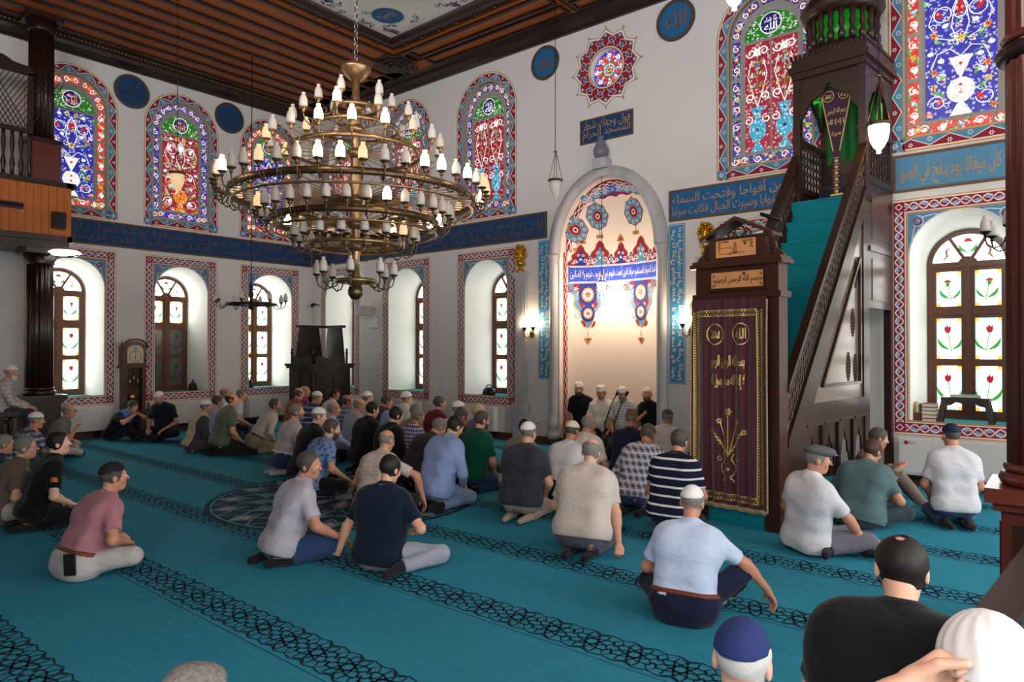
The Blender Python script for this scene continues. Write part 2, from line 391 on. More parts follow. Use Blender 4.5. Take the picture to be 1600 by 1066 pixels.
# ---------------------------------------------------------------- painted borders round the windows
def braid(p, A, B, w, n_in):
    """strap-work band from A to B (both on its centre line), w wide"""
    ax, ay = A; dx, dy = B[0]-ax, B[1]-ay; L = math.hypot(dx, dy); dx /= L; dy /= L; nx, ny = -dy, dx
    q = lambda s, t: (ax+dx*s+nx*t, ay+dy*s+ny*t)
    p.poly([q(0, -w/2), q(L, -w/2), q(L, w/2), q(0, w/2)], RED, 1)
    k = max(1, round(L/.24)); per = L/k; am = w*.36
    for i in range(k):
        for j in (0, 1):
            s0 = per*(i+.5*j); sg = 1 if j else -1
            p.poly([q(s0+per*.10, -sg*am*.2), q(s0+per*.30, -sg*am*.95), q(s0+per*.5, -sg*am*.75), q(s0+per*.34, -sg*am*.25), q(s0+per*.42, sg*am*.35)], LBLUE, 2)
    for ph in (0, PI):
        p.stroke([q(L*i/(k*8), am*math.sin(2*PI*i/8+ph)) for i in range(k*8+1)], .016, WHITEP, 3)
def border_low(T, c, parent, spandrel=True):
    p = Pat(T); o0, o1, z0, z1 = c-.81, c+.81, .66, 3.87; w = .135
    def frame(g, t, m, L):                           # rectangular line, g in from the outside
        for a, b_ in (((o0+g, z0+g), (o1-g, z0+g+t)), ((o0+g, z1-g-t), (o1-g, z1-g)), ((o0+g, z0+g+t), (o0+g+t, z1-g-t)), ((o1-g-t, z0+g+t), (o1-g, z1-g-t))):
            p.rect(*a, *b_, m, L)
    frame(0, .012, GILTP, 1); frame(.012, .02, CREAMP, 0)
    g = .032+w/2
    for A, B in (((o0+g, z0+g), (o0+g, z1-g)), ((o1-g, z1-g), (o1-g, z0+g)), ((o0+g, z1-g), (o1-g, z1-g)), ((o1-g, z0+g), (o0+g, z0+g))):
        braid(p, A, B, w, 1)
    for u in (o0+g, o1-g):
        for z in (z0+g, z1-g):
            p.rect(u-w/2, z-w/2, u+w/2, z+w/2, RED, 4); p.disc(u, z, w*.36, WHITEP, 5, 4); p.disc(u, z, w*.25, RED, 6, 4)
    frame(.032+w, .012, WHITEP, 1); frame(.044+w, .024, GILTP, 1)
    ir = .068+w                                      # blue spandrels over the arch
    ar = Arch(c, LOW_HW+.02, LOW_Z0, LOW_SP)
    top = z1-ir
    for s in (-1, 1):
        pts = [(c+s*(ar.hw+.0)*math.sin(PI/2*k/10), ar.sp+ar.ry*math.cos(PI/2*k/10)) for k in range(11)]
        ed = c+s*(.81-ir)
        for a, b_ in zip(pts[:-1], pts[1:]):
            zt = top
            if b_[1] < zt: p.poly([(a[0], min(a[1], zt)), (b_[0], b_[1]), (b_[0], zt), (a[0], zt)], BLUE, 1)
        fx, fz = c+s*(.81-ir-.115), top-.12
        p.spiral(fx, fz, .085, WHITEP, 2, w=.010, a0=PI/2, sgn=s); p.ring(fx, fz, .045, .018, RED, 3, 10)
        p.stroke([(fx-s*.06, fz+.06), (fx-s*.2, fz+.085), (fx-s*.3, fz+.07)], .010, WHITEP, 2)
        p.stroke([(fx+s*.03, fz-.06), (fx+s*.06, fz-.2), (fx+s*.065, fz-.3)], .010, WHITEP, 2)
    for zz in (0,):                                   # plaster strip left and right of the opening stays wall
        pass
    return p.build('painted_border', parent)
def border_up(T, c, parent):
    p = Pat(T); R = .82; z0, sp = 4.53, 6.74; Ls = sp-z0; La = PI*R; tot = 2*Ls+La
    def q(s, t):
        if s <= Ls: return (c-R+t, z0+s)
        if s <= Ls+La:
            a = PI-(s-Ls)/R; return (c+(R-t)*math.cos(a), sp+(R-t)*math.sin(a))
        return (c+R-t, sp-(s-Ls-La))
    def strip(s0, s1, t0, t1, m, L, n, Q=q):
        for i in range(n):
            a = s0+(s1-s0)*i/n; b_ = s0+(s1-s0)*(i+1)/n
            f0 = t0 if not callable(t0) else None
            ta0, ta1 = (t0(a) if callable(t0) else t0), (t1(a) if callable(t1) else t1)
            tb0, tb1 = (t0(b_) if callable(t0) else t0), (t1(b_) if callable(t1) else t1)
            p.poly([Q(a, ta0), Q(b_, tb0), Q(b_, tb1), Q(a, ta1)], m, L)
    w0, w1 = .024, .160
    def band(Q, L, n):
        k = max(1, round(L/.44)); per = L/k
        strip(0, L, -.012, .004, GILTP, 1, n, Q); strip(0, L, .004, .024, CREAMP, 0, n, Q)
        strip(0, L, w0, w1, RED, 1, n, Q)
        wave = lambda s: w0+(w1-w0)*(.5+.42*(2/PI)*math.asin(math.sin(2*PI*s/per)))
        strip(0, L, wave, lambda s: w1, BLUE, 2, k*12, Q)
        strip(0, L, lambda s: wave(s)-.006, lambda s: wave(s)+.007, WHITEP, 3, k*12, Q)
        for i in range(k):
            a = Q(per*(i+.25), w0+(w1-w0)*.30); b_ = Q(per*(i+.75), w0+(w1-w0)*.68)
            p.flower(*a, .036, WHITEP, 3, 6, RED); p.flower(*b_, .036, LBLUE, 3, 5, BLUE); p.ring(*b_, .028, .007, WHITEP, 4, 8)
        strip(0, L, w1, w1+.012, GILTP, 1, n, Q); strip(0, L, w1+.012, w1+.03, TAN, 0, n, Q)
    band(q, tot, 60)
    band(lambda s, t: (c-R+.14+s, z0+t), 2*R-.28, 1)
    for s in (-1, 1): p.rect(c+s*R*1.0-.14*(s > 0), z0+w0, c+s*R+.14*(s < 0), z0+w1, BLUE, 4); p.flower(c+s*(R-.07), z0+.085, .045, WHITEP, 5, 6, BLUE)
    return p.build('painted_border', parent)
# ---------------------------------------------------------------- lower windows: splayed niche, timber frame, painted panes
GW = glow('window_glass_white', (255, 255, 252), DAY_LOW)
GUP = glow('side_upper_glass', (250, 244, 240), DAY_UP)
GWL = glow('window_glass_left', (255, 253, 248), DAY_LEFT)
GWS = glow('window_glass_side', (250, 250, 252), DAY_SIDE)
GY = glow('window_glass_amber', (255, 205, 90), DAY_LOW*.24, 'NONE')
GC = glow('window_glass_aqua', (190, 236, 242), DAY_LOW*.26, 'NONE')
GG = glow('window_glass_green', (60, 190, 60), DAY_LOW*.13, 'NONE')
GR = glow('window_glass_red', (190, 20, 45), DAY_LOW*.14, 'NONE')
GDK = mat('window_glass_dark', (92, 96, 96), .15, var=.15, scale=5)
GDL = mat('window_glass_dark_line', (60, 66, 62), .2, var=.15)
DEP, SPL = .80, .10
nwin = [0]
def window_low(T, c, parent, style='tulip', dark_low=False):
    nwin[0] += 1
    Td = lambda u, z, h: T(u, z, h-DEP)               # plane of the timber frame
    rv = MB(); fa = Arch(c, LOW_HW, LOW_Z0, LOW_SP).loop(); hw = LOW_HW-SPL; ba = Arch(c, hw, LOW_Z0+.03, LOW_SP-.06, hw*.98).loop()
    for i in range(len(fa)-1): rv.poly([T(*fa[i], 0), T(*fa[i+1], 0), Td(*ba[i+1], -.06), Td(*ba[i], -.06)], REVEAL, smooth=1 < i < len(fa)-2)
    root = rv.build('window_%d' % nwin[0], kind='structure')
    s = MB(); s.poly([T(c-LOW_HW, LOW_Z0, 0), T(c+LOW_HW, LOW_Z0, 0), Td(c+hw, LOW_Z0+.03, -.06), Td(c-hw, LOW_Z0+.03, -.06)], TEALS)
    s.build('sill_carpet', root)
    # timber
    fr = MB(); z0, sp = LOW_Z0+.03, LOW_SP-.06; R = hw
    def B(u0, z0_, u1, z1_, h0=-.03, h1=.03, b=fr, m=WOODW):
        b.box((0, 0, 0), (1, 1, 1), m, lambda x, y, z: Td(u0+(u1-u0)*x, z0_+(z1_-z0_)*z, h0+(h1-h0)*(1-y)))
    B(c-R, z0, c-R+.055, sp); B(c+R-.055, z0, c+R, sp); B(c-R+.055, z0, c+R-.055, z0+.07); B(c-R+.055, sp-.045, c+R-.055, sp+.035, -.03, .04)
    for k in range(20):                                # arch of the frame
        a0, a1 = PI*k/20, PI*(k+1)/20
        q = lambda r, a: (c+r*math.cos(a), sp+r*math.sin(a)*.98)
        o = [q(R, a0), q(R, a1), q(R-.06, a1), q(R-.06, a0)]
        fr.prism([(x, z) for x, z in o], .06, WOODW, lambda u, z, w: Td(u, z, w-.03))
    for a in (PI/3, 2*PI/3):
        d = (math.cos(a), math.sin(a)); n = (-d[1]*.022, d[0]*.022)
        fr.prism([(c+d[0]*.1+n[0], sp+d[1]*.1+n[1]), (c+d[0]*.1-n[0], sp+d[1]*.1-n[1]), (c+d[0]*(R-.05)-n[0], sp+d[1]*(R-.05)-n[1]), (c+d[0]*(R-.05)+n[0], sp+d[1]*(R-.05)+n[1])], .05, WOODW, lambda u, z, w: Td(u, z, w-.025))
    fr.prism([(c+.12*math.cos(PI*k/10), sp+.11*math.sin(PI*k/10)) for k in range(11)], .06, WOODW, lambda u, z, w: Td(u, z, w-.025))
    fr.build('frame', root)
    rows = [(z0+.07, 1.62, False), (1.62, 2.34, False), (2.40, sp-.045, True)]
    zs = [(z0+.07, 1.64), (1.64, 2.31), (2.38, sp-.045)]
    fr2 = MB(); B(c-R+.055, 2.31, c+R-.055, 2.38, -.03, .035, fr2); B(c-.035, z0+.07, c+.035, sp-.045, -.03, .045, fr2); fr2.build('mullion', root)
    def pane(u0, za, u1, zb, dark, flip, top=False):
        b = MB(); B(u0, za, u0+.05, zb, -.02, .02, b); B(u1-.05, za, u1, zb, -.02, .02, b); B(u0+.05, za, u1-.05, za+.05, -.02, .02, b); B(u0+.05, zb-.05, u1-.05, zb, -.02, .02, b)
        sash = b.build('sash', root)
        g = MB(); a, d, e, f = u0+.045, za+.045, u1-.045, zb-.045
        g.poly([Td(a, d, 0), Td(e, d, 0), Td(e, f, 0), Td(a, f, 0)], GDK if dark else {'tulip': GW, 'left': GWL, 'side': GWS}[style]); g.build('pane', sash)
        if style == 'side': return
        p = Pat(Td, .001, .0008); m = (a+e)/2; H = f-d; W = e-a; s = -1 if flip else 1
        gr, rd, am, aq = (GDL, GDL, GDK, GDK) if dark else (GG, GR, GY, GC)
        if not dark:
            p.rect(a, d, a+.026, f, aq, 0); p.rect(e-.026, d, e, f, aq, 0)
            for (x0, y0, x1, y1) in ((a, d, a+.055, d+.055), (e-.055, d, e, d+.055), (a, f-.055, a+.055, f), (e-.055, f-.055, e, f)): p.rect(x0, y0, x1, y1, am, 1)
            if not top: p.rect(a+.06, (d if za < 1.5 else f-.05), e-.06, (d+.04 if za < 1.5 else f), aq, 1)
        b0 = d+H*.18
        p.stroke([(m+s*.03, b0), (m+s*.01, b0+H*.2), (m-s*.01, b0+H*.45)], .014, gr, 2)
        p.leaf(m+s*.02, b0+H*.04, H*.4, .05, PI/2+s*.75, gr, 2, .3*s); p.leaf(m+s*.02, b0+H*.04, H*.36, .04, PI/2-s*.7, gr, 2, -.3*s)
        t = (m-s*.015, b0+H*.45)
        if top:
            p.poly([(t[0]-.055, t[1]+.03), (t[0]+.055, t[1]+.03), (t[0]+.035, t[1]+.055), (t[0], t[1]+.075), (t[0]-.035, t[1]+.055)], rd, 3); p.poly([(t[0]-.02, t[1]-.03), (t[0]+.02, t[1]-.03), (t[0]+.03, t[1]+.03), (t[0]-.03, t[1]+.03)], gr, 2)
        else:
            p.poly([(t[0]-.02, t[1]), (t[0]+.02, t[1]), (t[0]+.042, t[1]+.05), (t[0]+.03, t[1]+.12), (t[0]+.01, t[1]+.085), (t[0]-.005, t[1]+.13), (t[0]-.025, t[1]+.085), (t[0]-.042, t[1]+.11), (t[0]-.042, t[1]+.04)], rd, 3)
        p.build('painted_tulip', sash)
    for i, (za, zb) in enumerate(zs):
        pane(c-R+.055, za, c-.03, zb, dark_low and i < 2, False, i == 2); pane(c+.03, za, c+R-.055, zb, dark_low and i < 2, True, i == 2)
    for j, (a0, a1) in enumerate(((0, PI/3), (PI/3, 2*PI/3), (2*PI/3, PI))):
        g = MB(); pts = [(c+.1*math.cos(a0), sp+.1*math.sin(a0))]+[(c+(R-.05)*math.cos(a0+(a1-a0)*k/8), sp+(R-.05)*math.sin(a0+(a1-a0)*k/8)) for k in range(9)]+[(c+.1*math.cos(a1), sp+.1*math.sin(a1))]
        g.poly([Td(u, z, 0) for u, z in pts], {'tulip': GW, 'left': GWL, 'side': GWS}[style]); pn = g.build('fan_pane', root)
        if style == 'side': continue
        p = Pat(Td, .001, .0008); am = (a0+a1)/2; d = (math.cos(am), math.sin(am))
        if j == 1:
            p.leaf(c, sp+.16, .17, .04, PI/2+.7, GG, 1, .3); p.leaf(c, sp+.16, .17, .04, PI/2-.7, GG, 1, -.3); p.poly([(c-.06, sp+.31), (c+.06, sp+.31), (c+.03, sp+.36), (c, sp+.37), (c-.03, sp+.36)], GR, 1)
        else:
            s = 1 if j == 0 else -1
            p.stroke([(c+s*.20, sp+.03+.23), (c+s*.26, sp+.20), (c+s*.25, sp+.12), (c+s*.31, sp+.05)], .028, GR, 1, taper=lambda t: .3+.9*math.sin(PI*t)); p.disc(c+s*.245, sp+.13, .022, GG, 2, 8)
        p.build('painted_flower', pn)
    back = MB()                                        # masonry behind the frame
    return root
# ---------------------------------------------------------------- upper stained-glass windows
LEAD = mat('plaster_tracery', (160, 156, 152), .85, var=.1)
def SG(n, rgb, k=1.0, mos=.45, vs=34): return glow('stained_'+n, rgb, DAY_STAIN*k, 'NONE', mos, vscale=vs)
S_BLUE = SG('cobalt', (56, 58, 204), 1.0); S_RED = SG('ruby', (200, 40, 66), .8); S_GRN = SG('green', (44, 150, 44), .9); S_PURP = SG('violet', (86, 66, 170), .8)
S_WHT = SG('white', (250, 250, 245), 1.5, .25, 50); S_ORG = SG('orange', (250, 150, 30), 1.2, .3); S_YEL = SG('yellow', (236, 210, 70), 1.2, .3); S_TURQ = SG('turquoise', (70, 180, 215), 1.2, .3, 40)
S_LGRN = SG('leaf', (110, 190, 90), 1.0, .3); S_RED2 = SG('scarlet', (225, 30, 40), 1.0, .2); S_PINK = SG('rose', (240, 90, 70), 1.1, .3); S_NIGHT = SG('indigo', (40, 36, 130), .8)
S_HOT = SG('hot_red', (240, 70, 40), 1.2, .4)
def window_up(T, c, parent, design):
    nwin[0] += 1
    D = .10; Td = lambda u, z, h: T(u, z, h-D)
    lp = Arch(c, UP_HW, UP_Z0, UP_SP).loop(); rv = MB()
    for i in range(len(lp)-1): rv.poly([T(*lp[i], 0), T(*lp[i+1], 0), Td(*lp[i+1], -.06), Td(*lp[i], -.06)], LEAD)
    rv.poly([T(*lp[0], 0), T(*lp[-1], 0), Td(*lp[-1], -.06), Td(*lp[0], -.06)], LEAD)
    rv.poly([Td(u, z, -.01) for u, z in lp], LEAD)     # tracery slab that holds the panes
    root = rv.build('window_%d' % nwin[0], kind='structure')
    x0, x1, z0, sp, w = UP_HW-.175, UP_HW-.05, UP_Z0+.05, UP_SP, .125   # border ring of panes between x0 and x1
    if design == 'side':
        g = MB(); q = Arch(c, x1, z0, sp).loop(); g.poly([Td(u, z, 0) for u, z in q], GUP); g.build('pane', root); return root
    gnd = {'blue': S_HOT, 'red': S_BLUE, 'vases': S_PURP}[design]
    def scrolls(pn, pts_c, flip):
        pass
    def bpane(poly, cu, cz, lu, lz, k):
        g = MB(); g.poly([Td(u, z, 0) for u, z in poly], gnd); pn = g.build('pane', root)
        p = Pat(Td, .001, .0007); hor = lu > lz; L = max(lu, lz); ax = (1, 0) if hor else (0, 1)
        a = PI/2 if not hor else 0
        fl = (S_WHT, S_YEL, S_RED2) if design == 'blue' else (S_WHT, S_YEL, S_RED2)
        for s in (-1, 1):
            u, z = cu+ax[0]*L*.30*s, cz+ax[1]*L*.30*s
            p.spiral(u, z, .058, S_WHT, 2, 1.1, .016, a+PI*(s < 0), 1)
            p.disc(u+.012, z-.012, .03, S_RED2 if design != 'blue' else S_WHT, 1, 8)
            p.disc(cu+ax[0]*L*.13*s+ax[1]*.035*s, cz+ax[1]*L*.13*s-ax[0]*.03*s, .022, S_RED2, 2, 6)
        p.flower(cu, cz, .048, S_YEL if k % 2 else S_TURQ if design == 'blue' else S_ORG, 3, 6, S_ORG if k % 2 else S_WHT)
        p.leaf(cu, cz, L*.28, .03, a+.35, S_LGRN, 2); p.leaf(cu, cz, L*.28, .03, a+.35+PI, S_LGRN, 2)
        p.build('glass_flowers', pn)
    H = (sp-.30-z0-w)/3                                 # three panes up each side
    k = 0
    for s in (-1, 1):
        for i in range(3):
            za = z0+w+.03+i*(sp+.02-z0-w)/3; zb = za+(sp+.02-z0-w)/3-.06; a, b_ = sorted((c+s*x0, c+s*x1))
            bpane([(a, za), (b_, za), (b_, zb), (a, zb)], (a+b_)/2, (za+zb)/2, b_-a, zb-za, k); k += 1
        a, b_ = sorted((c+s*(x0-.10), c+s*x1)); bpane([(a, z0), (b_, z0), (b_, z0+w), (a, z0+w)], (a+b_)/2, z0+w/2, b_-a, w, 1)
    bpane([(c-x0+.14, z0), (c+x0-.14, z0), (c+x0-.14, z0+w), (c-x0+.14, z0+w)], c, z0+w/2, 2*x0-.28, w, 0)
    for j in range(5):                                  # panes of the arch
        a0 = PI*(j+.08)/5+(.03 if j == 0 else 0); a1 = PI*(j+.92)/5-(.03 if j == 4 else 0)
        q = [(c+x1*math.cos(a0+(a1-a0)*i/6), sp+x1*math.sin(a0+(a1-a0)*i/6)) for i in range(7)]+[(c+x0*math.cos(a1-(a1-a0)*i/6), sp+x0*math.sin(a1-(a1-a0)*i/6)) for i in range(7)]
        g = MB(); g.poly([Td(u, z, 0) for u, z in q], gnd); pn = g.build('pane', root); p = Pat(Td, .001, .0007)
        rm = (x0+x1)/2
        for t, mm, r in ((.2, S_WHT, .05), (.5, S_ORG, .045), (.8, S_WHT, .05)):
            a = a0+(a1-a0)*t; u, z = c+rm*math.cos(a), sp+rm*math.sin(a)
            if mm is S_WHT: p.spiral(u, z, r, mm, 2, 1.1, .016, a); p.disc(u, z, .026, S_RED2, 1, 8)
            else: p.flower(u, z, r, mm, 2, 6, S_YEL)
        p.build('glass_flowers', pn)
    # lunette
    r = x0-.06; zl = sp-.06; hd = .09
    q = [(c-r, zl+.0)]+[(c+r*math.cos(PI-PI*i/16), zl+.0+(r-.02)*math.sin(PI*i/16)) for i in range(17)]+[(c+r, zl)]
    g = MB(); g.poly([Td(u, z, 0) for u, z in q[1:-1]], S_GRN); pn = g.build('lunette_pane', root); p = Pat(Td, .001, .0007)
    for i in range(46):
        a = rng.uniform(0, PI); rr = r*.92*math.sqrt(rng.uniform(.12, 1)); p.disc(c+rr*math.cos(a), zl+.02+rr*.92*math.sin(a), .012, S_WHT if i % 3 else S_YEL, 1, 5)
    p.disc(c, zl+.21, .17, S_WHT, 2, 20); p.disc(c, zl+.21, .155, S_NIGHT, 3, 20)
    tm = S_ORG if design != 'vases' else S_WHT
    letter(p, 'ما شاء', c-.10, zl+.23, c+.10, zl+.31, tm, 4, .02); letter(p, 'الله', c-.10, zl+.10, c+.10, zl+.22, tm, 4, .02)
    p.build('glass_inscription', pn)
    # middle field
    u0, u1, za, zb = -r+.02, r-.02, z0+w+.05, zl-.05; Wd = u1-u0; Hh = zb-za
    if design == 'vases':
        for s in (-1, 1):
            a, b_ = (c+u0, c-.015) if s < 0 else (c+.015, c+u1); m = (a+b_)/2; ww = b_-a
            g = MB(); g.poly([Td(a, za, 0), Td(b_, za, 0), Td(b_, zb, 0), Td(a, zb, 0)], S_RED); pn = g.build('pane', root); p = Pat(Td, .001, .0007)
            p.poly([(m-.11, za), (m+.11, za), (m+.02, za+.15), (m-.02, za+.15)], S_TURQ, 1)
            p.disc(m, za+.34, .135, S_TURQ, 1, 14, 1.35); p.poly([(m-.11, za+.70), (m+.11, za+.70), (m+.03, za+.50), (m-.03, za+.50)], S_TURQ, 1)
            for zz, r_ in ((za+.34, .035), (za+.62, .03)): p.disc(m, zz, r_, S_NIGHT, 2, 4)
            for q_ in (-1, 1):
                p.spiral(m+q_*.14, za+.50, .07, S_WHT, 1, 1.2, .02, PI/2, q_); p.spiral(m+q_*.11, za+.86, .075, S_WHT, 1, 1.2, .02, -PI/2, q_)
                p.stroke([(m, za+.70), (m+q_*.08, za+.95), (m+q_*.15, za+1.2), (m+q_*.09, za+1.45)], .014, S_WHT, 1); p.spiral(m+q_*.1, zb-.14, .075, S_WHT, 1, 1.2, .022, PI, -q_)
                for zz in (za+1.02, za+1.2, za+1.38): p.flower(m+q_*.1, zz, .035, S_WHT if zz > za+1.1 else S_YEL, 2, 5, S_RED2); p.leaf(m+q_*.03, zz, .09, .03, PI/2-q_*.8, S_LGRN, 2)
            p.stroke([(m, za+.7), (m, zb-.2)], .014, S_LGRN, 1)
            for zz in (za+.95, za+1.15, za+1.35): p.flower(m, zz, .04, S_TURQ if zz > za+1.3 else S_PINK, 2, 6, S_NIGHT)
            p.poly([(m-.05, zb-.2), (m+.05, zb-.2), (m+.04, zb-.05), (m, zb-.1), (m-.04, zb-.05)], S_WHT, 2)
            p.build('glass_flowers', pn)
    else:
        base = S_BLUE if design == 'blue' else S_RED
        g = MB(); g.poly([Td(c+u0, za, 0), Td(c+u1, za, 0), Td(c+u1, zb, 0), Td(c+u0, zb, 0)], base); pn = g.build('pane', root); p = Pat(Td, .001, .0007)
        vz = S_WHT if design == 'blue' else S_ORG
        m = c
        p.poly([(m-.13, za), (m+.13, za), (m+.03, za+.17), (m-.03, za+.17)], vz, 2); p.disc(m, za+.33, .16, vz, 2, 16, 1.05); p.poly([(m-.14, za+.78), (m+.14, za+.78), (m, za+.48)], vz, 2)
        for zz in (za+.30, za+.40, za+.68): p.disc(m, zz, .026, S_RED2, 3, 4)
        tr = S_WHT
        for q_ in (-1, 1):
            p.stroke([(m, za+.78), (m+q_*.12, za+.90), (m+q_*.26, za+.86), (m+q_*.33, za+.68), (m+q_*.24, za+.5)], .014, tr, 1)
            p.stroke([(m+q_*.02, za+.95), (m+q_*.1, za+1.2), (m+q_*.06, za+1.45), (m, za+1.6)], .014, tr, 1)
            p.stroke([(m+q_*.08, za+1.0), (m+q_*.26, za+1.08), (m+q_*.36, za+1.28), (m+q_*.28, za+1.5), (m+q_*.14, za+1.42)], .012, tr, 1)
            p.ring(m+q_*.2, za+1.38, .1, .014, tr, 1, 16); p.leaf(m+q_*.2, za+1.33, .14, .07, PI/2-q_*.5, S_RED2 if design == 'blue' else S_WHT, 2)
            p.spiral(m+q_*.27, za+.20, .11, tr, 1, 1.3, .014, PI, q_); p.leaf(m+q_*.27, za+.16, .13, .07, PI/2+q_*.7, S_RED2 if design == 'blue' else S_WHT, 2)
            for zz, uu, mm in ((za+.62, .30, S_ORG), (za+1.12, .30, S_ORG), (za+.42, .31, S_YEL), (za+.06, .36, S_ORG), (za+1.64, .08, S_YEL)): p.flower(m+q_*uu, zz, .055, mm, 3, 6, S_RED2)
            for zz, uu in ((za+.56, .22), (za+.88, .34), (za+1.22, .17), (za+1.62, .22), (za+.76, .22)): p.disc(m+q_*uu, zz, .04, S_WHT, 2, 8, .8)
            for zz, uu in ((za+.3, .2), (za+1.0, .2), (za+1.55, .33), (za+.5, .15)): p.leaf(m+q_*uu, zz, .13, .05, PI/2-q_*.9, S_LGRN, 2)
        for i in range(34):                                # small scrolls and buds that fill the ground
            uu = rng.uniform(u0+.05, u1-.05); zz_ = rng.uniform(za+.05, zb-.05)
            if abs(uu) < .17 and zz_ < za+.8: continue
            p.spiral(m+uu, zz_, rng.uniform(.03, .06), S_WHT if i % 3 else S_LGRN, 1, 1.1, .010, rng.uniform(0, 6), 1 if i % 2 else -1, 10); p.disc(m+uu+.03, zz_-.03, .017, (S_WHT, S_ORG, S_RED2 if design == 'blue' else S_YEL, S_LGRN)[i % 4], 2, 6)
        p.flower(m, za+1.02, .07, S_YEL, 3, 8, S_ORG); p.leaf(m, za+1.32, .2, .11, PI/2, S_RED2 if design == 'blue' else S_WHT, 2, 0)
        for a in range(6): p.stroke([(m+.09*math.cos(PI*a/3), za+1.42+.13*math.sin(PI*a/3)), (m+.09*math.cos(PI*(a+1)/3), za+1.42+.13*math.sin(PI*(a+1)/3))], .012, tr, 1)
        p.build('glass_flowers', pn)
    return root
for i, c in enumerate(WQ):
    window_low(TQ, c, wall_front); border_low(TQ, c, wall_front)
    window_up(TQ, c, wall_front, 'blue' if c > -2 else 'vases'); border_up(TQ, c, wall_front)
for i, c in enumerate(WL):
    if i < 3:
        window_low(TL, c, wall_left, 'left', dark_low=(i == 1)); border_low(TL, c, wall_left)
        window_up(TL, c, wall_left, ('blue', 'red', 'blue')[i]); border_up(TL, c, wall_left)
    else:
        window_low(TL, c, wall_left, 'tulip'); window_up(TL, c, wall_left, 'blue')
    if i == 3: GWS = glow('window_glass_side_near', (250, 250, 252), DAY_SIDE*1.0)
    window_low(TR, c, wall_right, 'side'); window_up(TR, c, wall_right, 'side')
GWS = glow('window_glass_rear', (250, 250, 252), DAY_SIDE*.6)  # added glowing panes that light the seated men from behind
GUP = glow('rear_upper_glass', (250, 247, 248), FILL_REAR)  # added glowing panes that brighten the upper mihrab wall
for c in WB: window_low(TBk, c, wall_back, 'side')
for c in WBU: window_up(TBk, c, wall_back, 'side')
# rose window over the mihrab
def rose():
    nwin[0] += 1; D = .12; Td = lambda u, z, h: TQ(u, z, h-D); r = .34; zc = 6.92
    b = MB(); n = 32; P = lambda rr, k: (MX+rr*math.cos(2*PI*k/n), zc+rr*math.sin(2*PI*k/n))
    for k in range(n): b.poly([TQ(*P(r, k), 0), TQ(*P(r, k+1), 0), Td(*P(r, k+1), -.03), Td(*P(r, k), -.03)], REVEAL, True)
    root = b.build('window_%d' % nwin[0], kind='structure')
    g = MB(); g.poly([Td(*P(r, k), -.01) for k in range(n)], S_BLUE); pn = g.build('pane', root)
    p = Pat(Td, 0, .0008)
    for k in range(8):
        a = 2*PI*k/8+PI/8
        p.leaf(MX+.09*math.cos(a), zc+.09*math.sin(a), .21, .075, a, S_HOT, 2, 0); p.leaf(MX+.07*math.cos(a+PI/8), zc+.07*math.sin(a+PI/8), .13, .04, a+PI/8, S_LGRN, 2, 0)
        p.flower(MX+.26*math.cos(a+PI/8), zc+.26*math.sin(a+PI/8), .06, S_WHT, 2, 6, S_YEL); p.disc(MX+.30*math.cos(a+.2), zc+.30*math.sin(a+.2), .025, S_RED2, 2, 6); p.disc(MX+.18*math.cos(a+PI/8), zc+.18*math.sin(a+PI/8), .025, S_WHT, 2, 6)
    p.flower(MX, zc, .085, S_YEL, 3, 8, S_RED2); p.ring(MX, zc, .1, .02, S_WHT, 2, 16); p.build('glass_flowers', pn)
    p = Pat(TQ); N = 12
    def star(rad, amp, m, L):
        q = lambda r_, i: (MX+r_*math.cos(PI*i/N+PI/2), zc+r_*math.sin(PI*i/N+PI/2)); ro = lambda i: rad+amp*(1 if i % 2 == 0 else 0)
        for i in range(2*N): p.poly([q(.34, i), q(.34, i+1), q(ro(i+1), i+1), q(ro(i), i)], m, L)
    star(.60, .115, GILTP, 0); star(.585, .105, WHITEP, 1); star(.555, .085, RED, 2)
    p.ring(MX, zc, .36, .03, CREAMP, 4, 32); p.ring(MX, zc, .345, .015, FRAMEB, 5, 32)
    for k in range(N):
        a = 2*PI*k/N+PI/2; P2 = lambda r_, a_: (MX+r_*math.cos(a_), zc+r_*math.sin(a_))
        p.disc(*P2(.585, a), .045, BLUE, 4, 4, rot=a); p.disc(*P2(.585, a), .02, WHITEP, 5, 6); p.disc(*P2(.73, a), .022, GILTP, 4, 6)
        p.disc(*P2(.46, a+PI/N), .05, LBLUE, 4, 4, rot=a+PI/N); p.disc(*P2(.46, a+PI/N), .03, PBLUE, 5, 4, rot=a+PI/N)
        for s in (-1, 1): p.stroke([P2(.39, a+s*.05), P2(.45, a+s*.16), P2(.53, a+s*.10), P2(.55, a+s*.24)], .012, WHITEP, 3)
    p.build('painted_star', wall_front)
rose()
# ================================================================ CEILING
cb = MB(); DX0, DX1, DY0, DY1 = MX-3.98, MX+3.98, 1.02, 8.97; CX_, CY_, RD = MX, (DY0+DY1)/2, 3.90
WOODC = mat('ceiling_back_wood', (66, 34, 18), .6, var=.2)
for lo, hi in (((XL-.1, YB-.1), (DX0, YQ+.1)), ((DX1, YB-.1), (XR+.1, YQ+.1)), ((DX0, YB-.1), (DX1, DY0)), ((DX0, DY1), (DX1, YQ+.1))):
    cb.box((lo[0], lo[1], ZCEIL), (hi[0], hi[1], ZCEIL+.3), WOODC)
ceiling = cb.build('ceiling', kind='structure')
